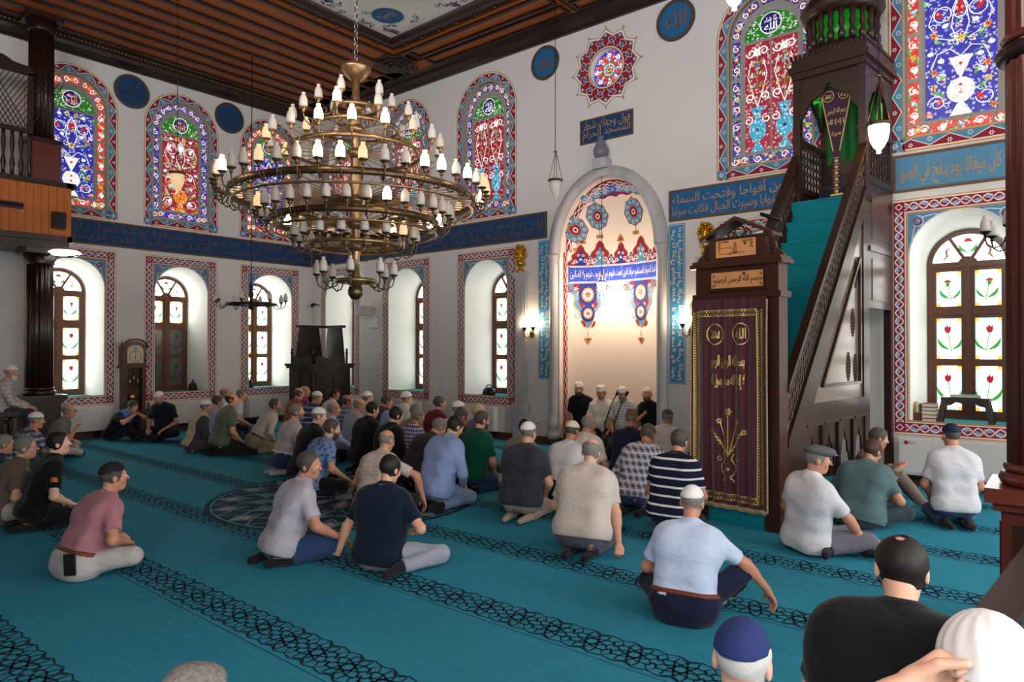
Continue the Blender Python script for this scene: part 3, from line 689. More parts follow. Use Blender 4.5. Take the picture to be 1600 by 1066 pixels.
# spandrels of the dome, drum and shell
sp = MB(); PLW = mat('dome_spandrel_white', (214, 212, 208), .8, var=.03); n = 48; zz = ZCEIL+.03
for q in range(4):
    a0 = PI/2*q; cx = DX1 if q in (0, 3) else DX0; cy = DY1 if q in (0, 1) else DY0
    for k in range(12):
        a = a0+PI/2*k/12; b_ = a0+PI/2*(k+1)/12
        sp.poly([(cx, cy, zz), (CX_+RD*math.cos(a), CY_+RD*math.sin(a), zz), (CX_+RD*math.cos(b_), CY_+RD*math.sin(b_), zz)], PLW)
sp.build('dome_spandrel', ceiling)
dm = MB(); dm.lathe([(RD+.03, zz-.05), (RD, zz-.05), (RD-.06, zz+.1), (RD-.06, zz+.55)], WOODD, 64, (CX_, CY_, 0), caps=False); dm.lathe([(RD-.07, zz+.55)]+[((RD-.07)*math.cos(PI/2*k/12), zz+.55+2.0*math.sin(PI/2*k/12)) for k in range(1, 13)], WOODC, 64, (CX_, CY_, 0), caps=False); dm.build('dome', ceiling)
pd = MB()
for k in range(120):
    a = 2*PI*k/120; p0 = (CX_+(RD-.07)*math.cos(a), CY_+(RD-.07)*math.sin(a), zz+.12); p1 = (p0[0], p0[1], zz+.55); pd.bar(p0, p1, .12, .03, WOODO, (math.cos(a), math.sin(a), 0))
pd.build('drum_planks', ceiling, kind='stuff')
TCl = lambda u, v, h: (u, v, zz-h)
p = Pat(TCl, .004, .002)
for sx in (-1, 1):
    for sy in (-1, 1):
        gx = lambda a, b_: (CX_+sx*(3.98-a), CY_+sy*(3.98-b_))
        u, v = gx(.66, .66); p.disc(u, v, .30, FRAMEB, 1, 24); p.disc(u, v, .285, PBLUE, 2, 24)
        if sx < 0 and sy > 0: letter(p, 'عثمان', u-.2, v-.12, u+.2, v+.14, GILTP, 3)
        for i in range(44):
            t = rng.uniform(.12, 2.5); s_ = rng.uniform(.1, max(.12, .86-.3*t)); a_, b_ = (t, s_) if i % 2 else (s_, t)
            if math.hypot(3.98-a_, 3.98-b_) < RD+.06 or math.hypot(a_-.66, b_-.66) < .36: continue
            u, v = gx(a_, b_); p.spiral(u, v, .07, NAVY if i % 3 else RED, 1, 1.0, .014, rng.uniform(0, 6), 1, 9); p.leaf(u, v, .12, .03, rng.uniform(0, 6), NAVY, 1)
p.build('spandrel_painting', ceiling)
# moulding round the square, boards, battens, rosettes
def cbox(x0, y0, x1, y1, z0, m, name): b = MB(); b.box((x0, y0, z0), (x1, y1, ZCEIL), m); return b.build(name, ceiling)
for g, w, h, m in ((0, .10, .10, WOODD), (-.34, .24, .05, WOODX), (-.42, .06, .09, WOODD)):
    o = -g
    for lo, hi in (((DX0-o-w, DY0-o-w), (DX1+o+w, DY0-o)), ((DX0-o-w, DY1+o), (DX1+o+w, DY1+o+w)), ((DX0-o-w, DY0-o), (DX0-o, DY1+o)), ((DX1+o, DY0-o), (DX1+o+w, DY1+o))):
        cbox(*lo, *hi, ZCEIL-h, m, 'moulding')
for t in range(-8, 9):                               # small turned brackets round the square
    for (x, y) in ((DX0-.18, CY_+t*.47), (MX+t*.47, DY1+.18)):
        b = MB(); b.lathe([(.0, -.14), (.035, -.12), (.02, -.07), (.04, -.03), (.03, 0)], WOODD, 8, (x, y, ZCEIL)); b.build('bracket', ceiling)
xs = np.arange(DX0-.55, XL+.30, -.43)
for i in range(len(xs)-1):
    x0, x1 = xs[i+1], xs[i]
    cbox(x0+.05, YB, x1-.05, 9.35 if i < 1 else (YQ-.3), ZCEIL-.03, WOODO, 'board'); cbox(x0-.02, YB, x0+.05, YQ-.3, ZCEIL-.075, WOODD, 'batten')
def nested(x0, y0, x1, y1):                          # framed panels of the strip along the mihrab wall
    cbox(x0, y0, x1, y1, ZCEIL-.025, WOODX, 'board')
    for g in (.03, .26):
        w = .05
        if y1-y0 < 2*g+.2: continue
        for lo, hi in (((x0+g, y0+g), (x1-g, y0+g+w)), ((x0+g, y1-g-w), (x1-g, y1-g)), ((x0+g, y0+g+w), (x0+g+w, y1-g-w)), ((x1-g-w, y0+g+w), (x1-g, y1-g-w))): cbox(*lo, *hi, ZCEIL-.07, WOODD, 'batten')
for (a, b_) in ((-10.6, -7.0), (-6.9, -3.0), (-2.9, 1.0)):
    nested(a, 9.42, b_, 9.86); nested(a, 9.90, b_, 10.30)
cbox(-15.2, 10.0, -10.65, 10.30, ZCEIL-.03, WOODX, 'board')
b = MB()
for k, r in enumerate((.52, .40, .28, .16)):
    q = [(-11.25+r*math.cos(2*PI*i/16)*(1.0 if i % 2 else .82), 9.75+r*math.sin(2*PI*i/16)*(1.0 if i % 2 else .82)) for i in range(16)]
    b.prism(q, .03, WOODD, lambda u, v, w: (u, v, ZCEIL-.03-.03*k-w*.9))
b.build('ceiling_rosette', ceiling)
# boards over the right and rear parts
for x in np.arange(DX1+.55, XR, .43): cbox(x, YB, min(x+.36, XR), 9.35, ZCEIL-.03, WOODO, 'board')
for y in np.arange(YB+.2, DY0-.9, .43): cbox(DX0-.5, y, DX1+.5, y+.36, ZCEIL-.03, WOODX, 'board')
# cornice
for nm, lo, hi, ax in (('trim_1', (XL, YQ-.28), (XR, YQ), 'x'), ('trim_2', (XL, YB), (XL+.28, YQ-.28), 'y'), ('trim_3', (XR-.28, YB), (XR, YQ-.28), 'y'), ('trim_4', (XL+.28, YB), (XR-.28, YB+.28), 'x')):
    b = MB(); prof = [(0, 0), (0, .26), (.29, .26), (.29, .20), (.24, .17), (.22, .10), (.10, .05), (.06, 0)]
    T = {'trim_1': lambda u, v, w: (XL+w*(XR-XL), YQ-u, ZC+v), 'trim_2': lambda u, v, w: (XL+u, YB+w*(YQ-YB), ZC+v), 'trim_3': lambda u, v, w: (XR-u, YB+w*(YQ-YB), ZC+v), 'trim_4': lambda u, v, w: (XL+w*(XR-XL), YB+u, ZC+v)}[nm]
    b.prism(prof, 1, WOODD, T); tr = b.build(nm, kind='structure')
    d = MB(); L = (XR-XL) if ax == 'x' else (YQ-YB)
    BEAD = mat('cornice_bead', (150, 112, 72), .5, var=.2)
    if nm in ('trim_1', 'trim_2'):
        for i in range(int(L/.075)):
            s = i*.075; lo_ = T(.295, .205, s/L); hi_ = T(.315, .235, (s+.04)/L)
            d.box([min(a, c) for a, c in zip(lo_, hi_)], [max(a, c) for a, c in zip(lo_, hi_)], BEAD)
        d.build('bead_row', tr, kind='stuff')
# ================================================================ MIHRAB
def niche_y(u, z):
    """depth of the niche wall behind the wall face at elevation (u, z)"""
    hw, sp, ry, D = NICHE.hw, NICHE.sp, NICHE.ry, 1.12
    k = 1.0 if z <= sp else math.sqrt(max(0, 1-((z-sp)/ry)**2))
    a = (u-MX)/hw
    return (.12+.45*math.sqrt(max(0, 1-(a/max(k, 1e-3))**2)))*k
NICHEP = mat('niche_plaster', (240, 226, 212), .8, var=.02)
def TN(u, z, h):
    y = niche_y(u, z); nx, ny = (u-MX)/NICHE.hw**2*.35, max(0, y-.1)/.45**2*.45; q = math.hypot(nx, ny) or 1
    return (u-h*nx/q, YQ+y-h*ny/q, z)
class CurvedPat(Pat):
    """paint that is cut into small pieces so that it follows the curve of the niche"""
    def poly(s, pts, m, L=0):
        from mathutils.geometry import tessellate_polygon
        for tri in tessellate_polygon([[Vector((u, v, 0)) for u, v in pts]]):
            todo = [[pts[i] for i in tri]]
            for ax, st in ((0, .045), (1, .045)):
                nxt = []
                for q in todo:
                    if ax == 1 and max(p_[1] for p_ in q) < 3.6: nxt.append(q); continue
                    lo = math.floor(min(p_[ax] for p_ in q)/st); hi = math.floor(max(p_[ax] for p_ in q)/st)
                    for k in range(lo, hi+1):
                        r = q
                        for lim_, sg in ((k*st, 1), ((k+1)*st, -1)):
                            o = []
                            for i in range(len(r)):
                                a, b_ = r[i-1], r[i]; da, db = sg*(a[ax]-lim_), sg*(b_[ax]-lim_)
                                if (da >= 0) != (db >= 0): t = da/(da-db); o.append((a[0]+(b_[0]-a[0])*t, a[1]+(b_[1]-a[1])*t))
                                if db >= 0: o.append(b_)
                            r = o
                            if len(r) < 3: break
                        if len(r) >= 3: nxt.append(r)
                todo = nxt
            h = s.h(L)
            for q in todo: s.b.poly([s.T(u, v, h) for u, v in q], m)
b = MB(); na = 28; nz = 20
def nrow(z, k): return [(MX-NICHE.hw*k*math.cos(PI*i/na), z) for i in range(na+1)]
def jrow(r): return [(r[0][0], YQ-.01, r[0][1])]+[TN(u, z, 0) for u, z in r]+[(r[-1][0], YQ-.01, r[-1][1])]
rows = [nrow(.12, 1), nrow(3.6, 1)]+[nrow(3.6+1.32*math.sin(PI/2*j/14), max(1e-3, math.cos(PI/2*j/14))) for j in range(1, 15)]
pts = [q for r in rows for q in jrow(r)]; k = na+3
b.add(pts, [(j*k+i, j*k+i+1, (j+1)*k+i+1, (j+1)*k+i) for j in range(len(rows)-1) for i in range(k-1)], NICHEP, True)
mihrab = b.build('mihrab_niche'); tag(mihrab, 'tall arched mihrab niche with painted medallions and grey marble surround', 'mihrab')
b = MB(); b.poly([(MX-1.03*math.cos(PI*i/24), YQ+.12+.46*math.sin(PI*i/24), .12) for i in range(25)]+[(MX+1.03, YQ-.02, .12), (MX-1.03, YQ-.02, .12)], TEALC); b.build('niche_carpet', mihrab)
b = MB(); b.box((MX-1.32, YQ-.05, 0), (MX+1.32, YQ, .115), WOODW); b.box((MX-1.32, YQ-.075, .115), (MX+1.32, YQ, .135), WOODW); b.build('threshold', mihrab)
# marble surround
for s in (-1, 1):
    b = MB(); x = MX+s*1.125
    b.lathe([(.125, .12), (.125, .2), (.10, .24), (.085, .30), (.115, .36), (.115, .42), (.085, .5), (.088, .56), (.088, 3.42), (.10, 3.44), (.085, 3.47), (.12, 3.56), (.12, 3.62)], MARBLE, 20, (x, YQ-.06, 0)); b.build('colonette', mihrab)
b = MB(); n = 40; prof = [(-.02, .0), (-.02, .13), (.03, .18), (.10, .16), (.19, .10), (.20, .0)]
vv = []
for i in range(n+1):
    a = PI*i/n
    for o, h in prof: vv.append((MX-(1.03+o)*math.cos(a), YQ-h, 3.62+(1.32+o*.9)*math.sin(a)))
k = len(prof); b.add(vv, [(i*k+j, i*k+j+1, (i+1)*k+j+1, (i+1)*k+j) for i in range(n) for j in range(k-1)], MARBLE, True); b.build('arch_moulding', mihrab)
b = MB(); b.box((MX-.16, YQ-.22, 5.06), (MX+.12, YQ-.02, 5.24), MARBLE); b.lathe([(.09, 5.24), (.13, 5.32), (.135, 5.40), (.09, 5.5), (.055, 5.58), (.065, 5.64), (.0, 5.64)], mat('slate_marble', (112, 114, 128), .4, var=.2), 20, (MX-.03, YQ-.13, 0)); b.build('tulip_finial', mihrab)
# painting in the niche
p = CurvedPat(TN, .004, .0016)
z0 = 3.06
def nr(u0, v0, u1, v1, m, L, nu=24):
    p.rect(MX+u0, v0, MX+u1, v1, m, L, 1)
nr(-1.0, 3.08, 1.0, 3.42, WHITEP, 1); nr(-.995, 3.09, .995, 3.41, ROYAL, 2); nr(-.98, 3.10, .98, 3.112, WHITEP, 3); nr(-.98, 3.39, .98, 3.402, WHITEP, 3)
letter(p, 'نستعين اهدنا الصراط المستقيم صراط الذين أنعمت عليهم غير المغضوب عليهم ولا الضالين', MX-.97, 3.13, MX+.95, 3.38, WHITEP, 4, .0)
def cusp(cx, w, h, zb, sgn, m1, m2, m3):             # lobed palmette pointing up (sgn 1) or down
    def sh(k, m, L):
        q = []
        for i in range(25):
            t = i/24; ww = w*k*(1-t)**.75*(1+.13*math.sin(t*PI*5)); q.append((ww, t*h*(.55+.45*k)))
        if sgn < 0: pts = [(cx+a, zb-c) for a, c in q]+[(cx-a, zb-c) for a, c in q[-2::-1]]
        else: pts = [(cx+a, zb+c) for a, c in q]+[(cx-a, zb+c) for a, c in q[-2::-1]]
        pts = [(max(MX-1.0, min(MX+1.0, a)), c) for a, c in pts]
        for i in range(24):                            # thin bands so that the shape follows the curve
            a, b_ = pts[i], pts[i+1]; c, d = pts[-1-i], pts[-2-i] if i < 24 else pts[-1-i]
            p.poly([a, b_, d, c] if i < 23 else [a, b_, c], m, L)
    sh(1.08, GILTP, 5); sh(1.0, m1, 6); sh(.72, m2, 7); sh(.45, m3, 8)
    for s in (-1, 1):
        p.spiral(cx+s*w*.42, zb+sgn*h*.22, w*.2, WHITEP, 9, 1.2, .012, 0, s); p.spiral(cx+s*w*.2, zb+sgn*h*.5, w*.14, WHITEP, 9, 1.2, .010, 0, -s)
        p.flower(cx+s*w*.62, zb+sgn*h*.12, w*.12, WHITEP, 9, 5, RED)
    p.flower(cx, zb+sgn*h*.3, w*.2, LBLUE, 9, 8, WHITEP)
for i, cx in enumerate((-.81, -.45, -.02, .42, .85)): cusp(MX+cx, .25 if i % 2 else .20, .46 if i % 2 else .40, 3.42, 1, RED, RED if i % 2 else RED, BLUE if i % 2 else NAVY)
for cx in (-.63, -.23, .20, .64): cusp(MX+cx, .11, .20, 3.42, 1, NAVY, LBLUE, RED)
for cx in (-.68, .42):
    cusp(MX+cx, .33, .84, 3.08, -1, BLUE, RED, NAVY)
    for zz, w_ in ((2.86, .17), (2.50, .13)):
        p.disc(MX+cx, zz, w_, NAVY, 10, 16, 1.25); p.disc(MX+cx, zz, w_*.68, GILTP, 11, 12, 1.2); p.disc(MX+cx, zz, w_*.5, WHITEP, 12, 10, 1.2); p.flower(MX+cx, zz, w_*.4, RED, 13, 6, GILTP)
        for s in (-1, 1): p.spiral(MX+cx+s*w_*1.35, zz-.03, .07, LBLUE, 10, 1.2, .016, 0, s); p.leaf(MX+cx+s*w_, zz-.13, .16, .05, -PI/2-s*.5, RED, 10)
    p.stroke([(MX+cx, 2.15), (MX+cx, 2.05)], .012, GILTP, 9); p.poly([(MX+cx-.075, 2.03), (MX+cx+.075, 2.03), (MX+cx+.03, 1.96), (MX+cx, 1.91), (MX+cx-.03, 1.96)], GILTP, 9); p.disc(MX+cx, 2.0, .025, RED, 10, 6)
    for s in (-1, 1): p.spiral(MX+cx+s*.33, 2.98, .07, RED, 9, 1.2, .02, 0, s)
def almond(cx, cz, w, h):
    for k, m, L in ((1.1, NAVY, 5), (1.04, GILTP, 6), (.98, BLUE, 7), (.5, GILTP, 9), (.45, RED, 10), (.22, WHITEP, 11), (.13, RED, 12)):
        q = []
        for i in range(32):
            t = 2*PI*i/32; e = 1-.10*abs(math.sin(4*t)); q.append((cx+w*k*math.copysign(abs(math.cos(t))**1.25, math.cos(t))*e, cz+h*k*math.sin(t)*e))
        p.poly([(max(MX-.99, min(MX+.99, a)), c) for a, c in q], m, L)
    for i in range(10):
        t = 2*PI*i/10; p.spiral(cx+w*.72*math.cos(t), cz+h*.72*math.sin(t), .035, WHITEP, 8, 1.1, .009, t, 1, 9)
    for s in (-1, 1):
        p.rect(cx-.07, cz+s*(h+.13)-.035, cx+.07, cz+s*(h+.13)+.035, GILTP, 5); p.stroke([(cx, cz+s*h), (cx, cz+s*(h+.10))], .014, GILTP, 5); p.disc(cx, cz+s*(h+.13), .02, FRAMEB, 6, 4)
for cx in (-.86, -.44, .32): almond(MX+cx, 4.33 if cx > -.5 else 4.1, .20, .24)
for cx in (-.78, -.02): p.poly([(MX+cx-.08, 3.84), (MX+cx+.08, 3.84), (MX+cx+.05, 3.92), (MX+cx, 3.98), (MX+cx-.05, 3.92)], GILTP, 6); p.disc(MX+cx, 3.88, .03, RED, 7, 6); p.stroke([(MX+cx, 3.6), (MX+cx, 3.84)], .012, GILTP, 6)
# crown of the vault
def lim(z): return NICHE.hw*math.sqrt(max(0, 1-((z-3.6)/1.32)**2))-.02
for i in range(22):
    a = -.86+1.72*i/22; b_ = a+1.72/22; top = lambda u: 3.6+1.32*math.sqrt(max(0, 1-(u/1.02)**2))-.02
    lo = lambda u: 4.68-.05*abs(((u*4) % 1)*2-1)-.22*abs(u)**2
    if top(a) > lo(a) and top(b_) > lo(b_):
        p.poly([(MX+a, lo(a)), (MX+b_, lo(b_)), (MX+b_, top(b_)), (MX+a, top(a))], RED, 5)
        m_ = (a+b_)/2; p.disc(MX+m_, max(lo(m_)+.06, top(m_)-.14), .055, BLUE if i % 2 else LBLUE, 6, 8); p.spiral(MX+m_, (lo(m_)+top(m_))/2, .05, WHITEP, 7, 1.1, .012, i, 1, 9)
p.flower(MX-.02, 4.76, .10, ROYAL, 8, 8, LBLUE)
# red strap band along both jambs
def jamb(s):
    for i in range(60):
        z = .2+i*.058
        for k, (a0, a1, m, L) in enumerate(((.0, .22, RED, 5),)):
            u0, u1 = MX+s*1.03*math.cos(a0), MX+s*1.03*math.cos(a1)
            p.poly([(u0, z), (u1, z), (u1, z+.058), (u0, z+.058)], m, L)
        am = .11+.07*math.sin(i*.9); am2 = .11+.07*math.sin((i+1)*.9)
        for q_ in (1, -1):
            c0, c1 = (.11+q_*.07*math.sin(i*.9)), (.11+q_*.07*math.sin((i+1)*.9))
            p.poly([(MX+s*1.03*math.cos(c0), z), (MX+s*1.03*math.cos(c0+.035), z), (MX+s*1.03*math.cos(c1+.035), z+.058), (MX+s*1.03*math.cos(c1), z+.058)], WHITEP, 7)
jamb(-1); jamb(1)
for i in range(60):
    a0, a1 = PI*i/60, PI*(i+1)/60; q = lambda k, a: (MX-NICHE.hw*k*math.cos(a), 3.68+1.22*k*math.sin(a))
    p.poly([q(.985, a0), q(.985, a1), q(.925, a1), q(.925, a0)], RED, 5)
    for g in (1, -1):
        c0, c1 = .955+g*.02*math.sin(i*.9), .955+g*.02*math.sin((i+1)*.9); p.poly([q(c0+.006, a0), q(c1+.006, a1), q(c1-.006, a1), q(c0-.006, a0)], WHITEP, 7)
p.build('niche_painting', mihrab)
# ================================================================ INSCRIBED PANELS
def inscribed(name, T, u0, z0, u1, z1, rows, label, cat, ground=PBLUE, ink=GILTP, fr=.035, group=None, edge=FRAMEB, squeeze=.06):
    o = thing(name, label, cat, T((u0+u1)/2, z0, 0)); inv = Vector(o.location)
    T2 = lambda u, z, h: tuple(Vector(T(u, z, h))-inv)
    b = MB(); bx = lambda a, c, d, e, h, m, bb: bb.box((0,0,0), (1,1,1), m, lambda x, y, z: T2(a+(d-a)*x, c+(e-c)*z, h*(1-y)))
    bx(u0, z0, u1, z1, .012, ground, b); b.build('board', o)
    f = MB(); bx(u0, z0, u1, z0+fr, .022, edge, f); bx(u0, z1-fr, u1, z1, .022, edge, f); bx(u0, z0+fr, u0+fr, z1-fr, .022, edge, f); bx(u1-fr, z0+fr, u1, z1-fr, .022, edge, f); f.build('frame', o)
    p = Pat(T2, .0135, .0008); n = len(rows); H = (z1-z0-2*fr); m_ = fr+.03
    for i, t in enumerate(rows):
        za = z0+fr+H*(.07+.86*(n-1-i)/n)-(.03*H if n > 1 else 0); zb = za+H*.86/n+(.10*H if n > 1 else 0)
        letter(p, t, u0+m_, za, u1-m_, zb, ink, 1+i, .0)
    p.build('lettering', o)
    return o
inscribed('calligraphy_belt', TR if False else TQ, -1.90, 3.97, 2.45, 4.48, ['وأنزلنا من المعصرات ماء ثجاجا لنخرج به حبا ونباتا وجنات ألفافا إن يوم الفصل كان ميقاتا يوم ينفخ في الصور'], 'blue calligraphy belt with large gold letters above the window right of the minbar', 'panel', BLUE)
inscribed('calligraphy_belt', TQ, -5.26, 3.97, -3.05, 4.49, ['فتأتون أفواجا وفتحت السماء', 'فكانت أبوابا وسيرت الجبال فكانت سرابا'], 'blue calligraphy belt between the mihrab arch and the minbar', 'panel')
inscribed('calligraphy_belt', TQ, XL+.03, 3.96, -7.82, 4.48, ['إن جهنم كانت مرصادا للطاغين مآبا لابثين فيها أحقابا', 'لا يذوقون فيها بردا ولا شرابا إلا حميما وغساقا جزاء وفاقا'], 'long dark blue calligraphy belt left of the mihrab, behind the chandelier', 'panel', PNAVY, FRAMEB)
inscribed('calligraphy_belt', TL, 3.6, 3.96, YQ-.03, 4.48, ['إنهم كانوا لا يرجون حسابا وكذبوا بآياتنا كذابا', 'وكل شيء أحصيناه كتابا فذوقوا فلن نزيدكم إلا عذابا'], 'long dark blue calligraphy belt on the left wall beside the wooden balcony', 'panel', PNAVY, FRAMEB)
inscribed('calligraphy_plaque', TQ, -7.05, 5.60, -5.94, 6.05, ['فول وجهك شطر', 'المسجد الحرام'], 'dark blue plaque with gold script between rose window and mihrab', 'plaque', PNAVY, GILTP, .025)
def vertical_panel(x0, label):
    YQ = globals()['YQ']-.004
    o = thing('calligraphy_tile_panel', label, 'panel', ((x0+.15), YQ, 1.24)); P0 = Vector(o.location)
    T2 = lambda u, z, h: (u-P0.x, YQ-h-P0.y, z-P0.z)
    b = MB(); b.box((0,0,0), (1,1,1), PTEAL, lambda x, y, z: T2(x0+.3*x, 1.24+2.68*z, .012*(1-y))); b.build('tile_ground', o)
    p = Pat(T2, .0135, .0008)
    for q in ((x0+.012, 1.255, x0+.02, 3.905), (x0+.28, 1.255, x0+.288, 3.905), (x0+.012, 1.255, x0+.288, 1.263), (x0+.012, 3.897, x0+.288, 3.905)): p.rect(*q, CREAMP, 1)
    T3 = lambda u, z, h: T2(x0+.03+z, 1.28+u, h)        # script turned to run upwards
    p2 = Pat(T3, .0143, .0008); w = (3.87-1.28)/2
    for k, (a, c) in enumerate((('الله لا إله إلا هو الحي القيوم', 'لا تأخذه سنة ولا نوم'), ('له ما في السماوات وما في الأرض', 'من ذا الذي يشفع عنده'))):
        letter(p2, a, k*w+.02, .115, (k+1)*w-.02, .24, CREAMP, 1); letter(p2, c, k*w+.05, .005, (k+1)*w-.05, .13, CREAMP, 2)
    p.build('border_line', o); p2.build('lettering', o)
vertical_panel(-8.03, 'tall narrow light blue tile panel of script left of the mihrab')
vertical_panel(-5.27, 'tall narrow light blue tile panel of script right of the mihrab')
def roundel(T, u, z, r, txt, label):
    o = thing('calligraphy_roundel', label, 'roundel', T(u, z, 0), group='round calligraphy boards under the cornice'); P0 = Vector(o.location)
    T2 = lambda a, c, h: tuple(Vector(T(a, c, h))-P0)
    b = MB(); n = 40; c = [(u+r*math.cos(2*PI*k/n), z+r*math.sin(2*PI*k/n)) for k in range(n)]; c2 = [(u+(r-.06)*math.cos(2*PI*k/n), z+(r-.06)*math.sin(2*PI*k/n)) for k in range(n)]
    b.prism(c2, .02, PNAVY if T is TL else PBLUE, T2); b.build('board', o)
    f = MB(); RIM = mat('roundel_rim', (74, 66, 62), .6, var=.15)
    for k in range(n):
        j = (k+1) % n; f.poly([T2(*c[k], .03), T2(*c[j], .03), T2(*c2[j], .03), T2(*c2[k], .03)], RIM); f.poly([T2(*c[k], 0), T2(*c[j], 0), T2(*c[j], .03), T2(*c[k], .03)], RIM); f.poly([T2(*c2[k], .02), T2(*c2[j], .02), T2(*c2[j], .03), T2(*c2[k], .03)], RIM)
    f.build('rim', o)
    p = Pat(T2, .0215, .0008); letter(p, txt, u-r*.55, z-r*.36, u+r*.55, z+r*.45, mat('roundel_ink', (120, 84, 70), .6, var=.1) if T is TQ else mat('roundel_faded_ink', (44, 62, 84), .6, var=.1), 1, .012); p.build('lettering', o)  # left wall ink darkened in colour to read as dimly lit
roundel(TQ, MX-1.36, 7.36, .33, 'محمد', 'dark blue roundel reading Muhammad left of the rose window')
roundel(TQ, MX+1.37, 7.36, .35, 'الله', 'dark blue roundel reading Allah right of the rose window')
roundel(TL, 6.10, 7.33, .36, 'عمر', 'dark roundel on the left wall between the two windows by the balcony')
roundel(TL, 8.29, 7.33, .36, 'أبوبكر', 'dark roundel on the left wall nearest the chandelier')
# marble pilasters with gilt crests
def pilaster(x, label, gl):
    o = thing('marble_pilaster', label, 'pilaster', (x, YQ, 0))
    b = MB(); b.box((-.16, -.13, 0), (.16, 0, .62), MARBLE); b.box((-.11, -.145, .1), (.11, -.13, .54), WHITEP if False else MARBLE); b.build('pedestal', o)
    b = MB(); b.box((-.19, -.16, .62), (.19, 0, .70), MARBLE); b.box((-.17, -.15, .70), (.17, 0, .75), MARBLE); b.build('base_moulding', o)
    b = MB(); b.box((-.13, -.10, .75), (.13, 0, 3.22), MARBLE); b.box((-.085, -.112, .9), (.085, -.10, 3.05), MARBLE); b.build('shaft', o)
    b = MB(); b.box((-.15, -.12, 3.22), (.15, 0, 3.28), MARBLE); b.box((-.165, -.135, 3.28), (.165, 0, 3.33), MARBLE); b.build('capital', o)
    g = thing('gilt_crest', gl, 'ornament', (x, YQ-.08, 3.33)); b = MB()
    b.lathe([(.09, 0), (.09, .03), (.05, .06), (.04, .1), (.09, .15), (.1, .19), (.05, .24)], GOLD, 16); b.build('urn', g)
    b = MB()
    for k in range(26):
        zz = .24+.30*(k/26); a = k*2.4; r = .05+.07*math.sin(PI*(k/26)**.8)
        c = (r*math.cos(a), r*math.sin(a)*.6, zz); b.lathe([(0, -.035), (.028, -.02), (.035, 0), (.022, .022), (0, .04)], GOLD, 8, c)
    b.lathe([(.04, .22), (.07, .32), (.06, .45), (.0, .55)], GOLD, 12); b.build('leaf_bouquet', g)
pilaster(-8.42, 'grey marble pilaster left of the mihrab beside the window', 'gilt leafy crest on top of the left marble pilaster')
pilaster(-4.58, 'grey marble pilaster right of the mihrab behind the minbar door', 'gilt leafy crest peeking out beside the minbar pediment')
# ================================================================ wall sconces
SHLIT = glow('lamp_glass_lit', (255, 222, 182), BULB*8); SHOFF = mat('frosted_glass_off', (206, 200, 192), .35, var=.05, scale=6); SHDIM = glow('lamp_glass_dim', (255, 214, 160), .75, 'NONE')
def sconce(x, label):
    o = thing('wall_sconce', label, 'lamp', (x, YQ, 2.12)); b = MB(); b.lathe([(0, -.09), (.03, -.07), (.05, 0), (.03, .07), (0, .09)], BRONZED, 12, (0, -.02, 0)); b.build('wall_plate', o)
    for s in (-1, 1):
        b = MB(); b.tube([(0, -.03, -.02), (s*.05, -.08, -.09), (s*.10, -.12, -.06), (s*.105, -.12, .06)], .011, BRONZED); b.lathe([(.012, .05), (.03, .08), (.05, .12), (.056, .13), (.0, .135)], BRONZED, 12, (s*.105, -.12, 0)); arm = b.build('arm', o)
        g = MB(); g.lathe([(.03, .135), (.05, .16), (.058, .20), (.045, .25), (.02, .28), (0, .29)], SHLIT, 14, (s*.105, -.12, 0)); g.build('glass_shade', arm)
sconce(-8.18, 'lit twin-arm brass sconce left of the mihrab'); sconce(-4.86, 'lit twin-arm brass sconce right of the mihrab')
# ================================================================ MINBAR (own axes: x across, y up the stairs)
minbar = thing('minbar', 'tall carved wooden minbar with teal carpeted stairs and velvet door curtain', 'minbar', (-2.26, 6.95, 0), -math.atan2(.26, 2.47))
W = -.92; YT = 2.52; YE = 3.56; ZP = 3.77
def part(name, fn, parent=minbar): b = MB(); fn(b); return b.build(name, parent)
for x in (W, -.13):
    part('portal_post', lambda b: (b.box((x, 0, 0), (x+.13, .2, 2.36), WOODP), b.box((x-.02, -.02, 0), (x+.15, .24, .22), WOODP), b.box((x+.03, -.008, .3), (x+.10, 0, 2.2), WOODM), b.box((x-.01, -.01, .22), (x+.14, .22, .27), WOODP)))
part('lintel', lambda b: (b.box((W-.03, -.03, 2.36), (.03, .22, 2.42), WOODP), b.box((W, -.01, 2.42), (0, .2, 2.70), WOODP), b.box((W-.05, -.05, 2.70), (.05, .24, 2.745), WOODP), b.box((W-.03, -.03, 2.745), (.03, .22, 2.775), WOODP)))
def panel_frame(b, x0, z0, x1, z1, m):
    b.box((x0-.035, -.03, z0-.035), (x1+.035, -.0, z0), m); b.box((x0-.035, -.03, z1), (x1+.035, 0, z1+.035), m); b.box((x0-.035, -.03, z0), (x0, 0, z1), m); b.box((x1, -.03, z0), (x1+.035, 0, z1), m)
part('lintel_frame', lambda b: panel_frame(b, -.73, 2.475, -.15, 2.645, WOODM))
COPPER = mat('copper_plate', (226, 160, 104), .4, metal=.25, var=.08); INK = mat('black_ink', (40, 28, 22), .6)
part('lintel_plate', lambda b: b.box((-.73, -.018, 2.475), (-.15, -.01, 2.645), COPPER))
TP = lambda y0: (lambda u, z, h: (u, y0-h, z))
p = Pat(TP(-.019), .0005, .0006); letter(p, 'بسم الله الرحمن الرحيم', -.68, 2.505, -.2, 2.60, INK, 1)
for u in (-.71, -.19):
    for z in (2.5, 2.55, 2.6): p.spiral(u+.01, z, .016, INK, 1, 1.2, .006, 0, 1, 9)
p.flower(-.36, 2.615, .022, INK, 1, 7); p.build('lintel_script', minbar)
part('pediment_block', lambda b: (b.box((-.77, .0, 2.775), (-.14, .16, 3.0), WOODP),))
part('pediment_plate', lambda b: b.box((-.68, -.012, 2.80), (-.24, -.0, 2.98), COPPER))
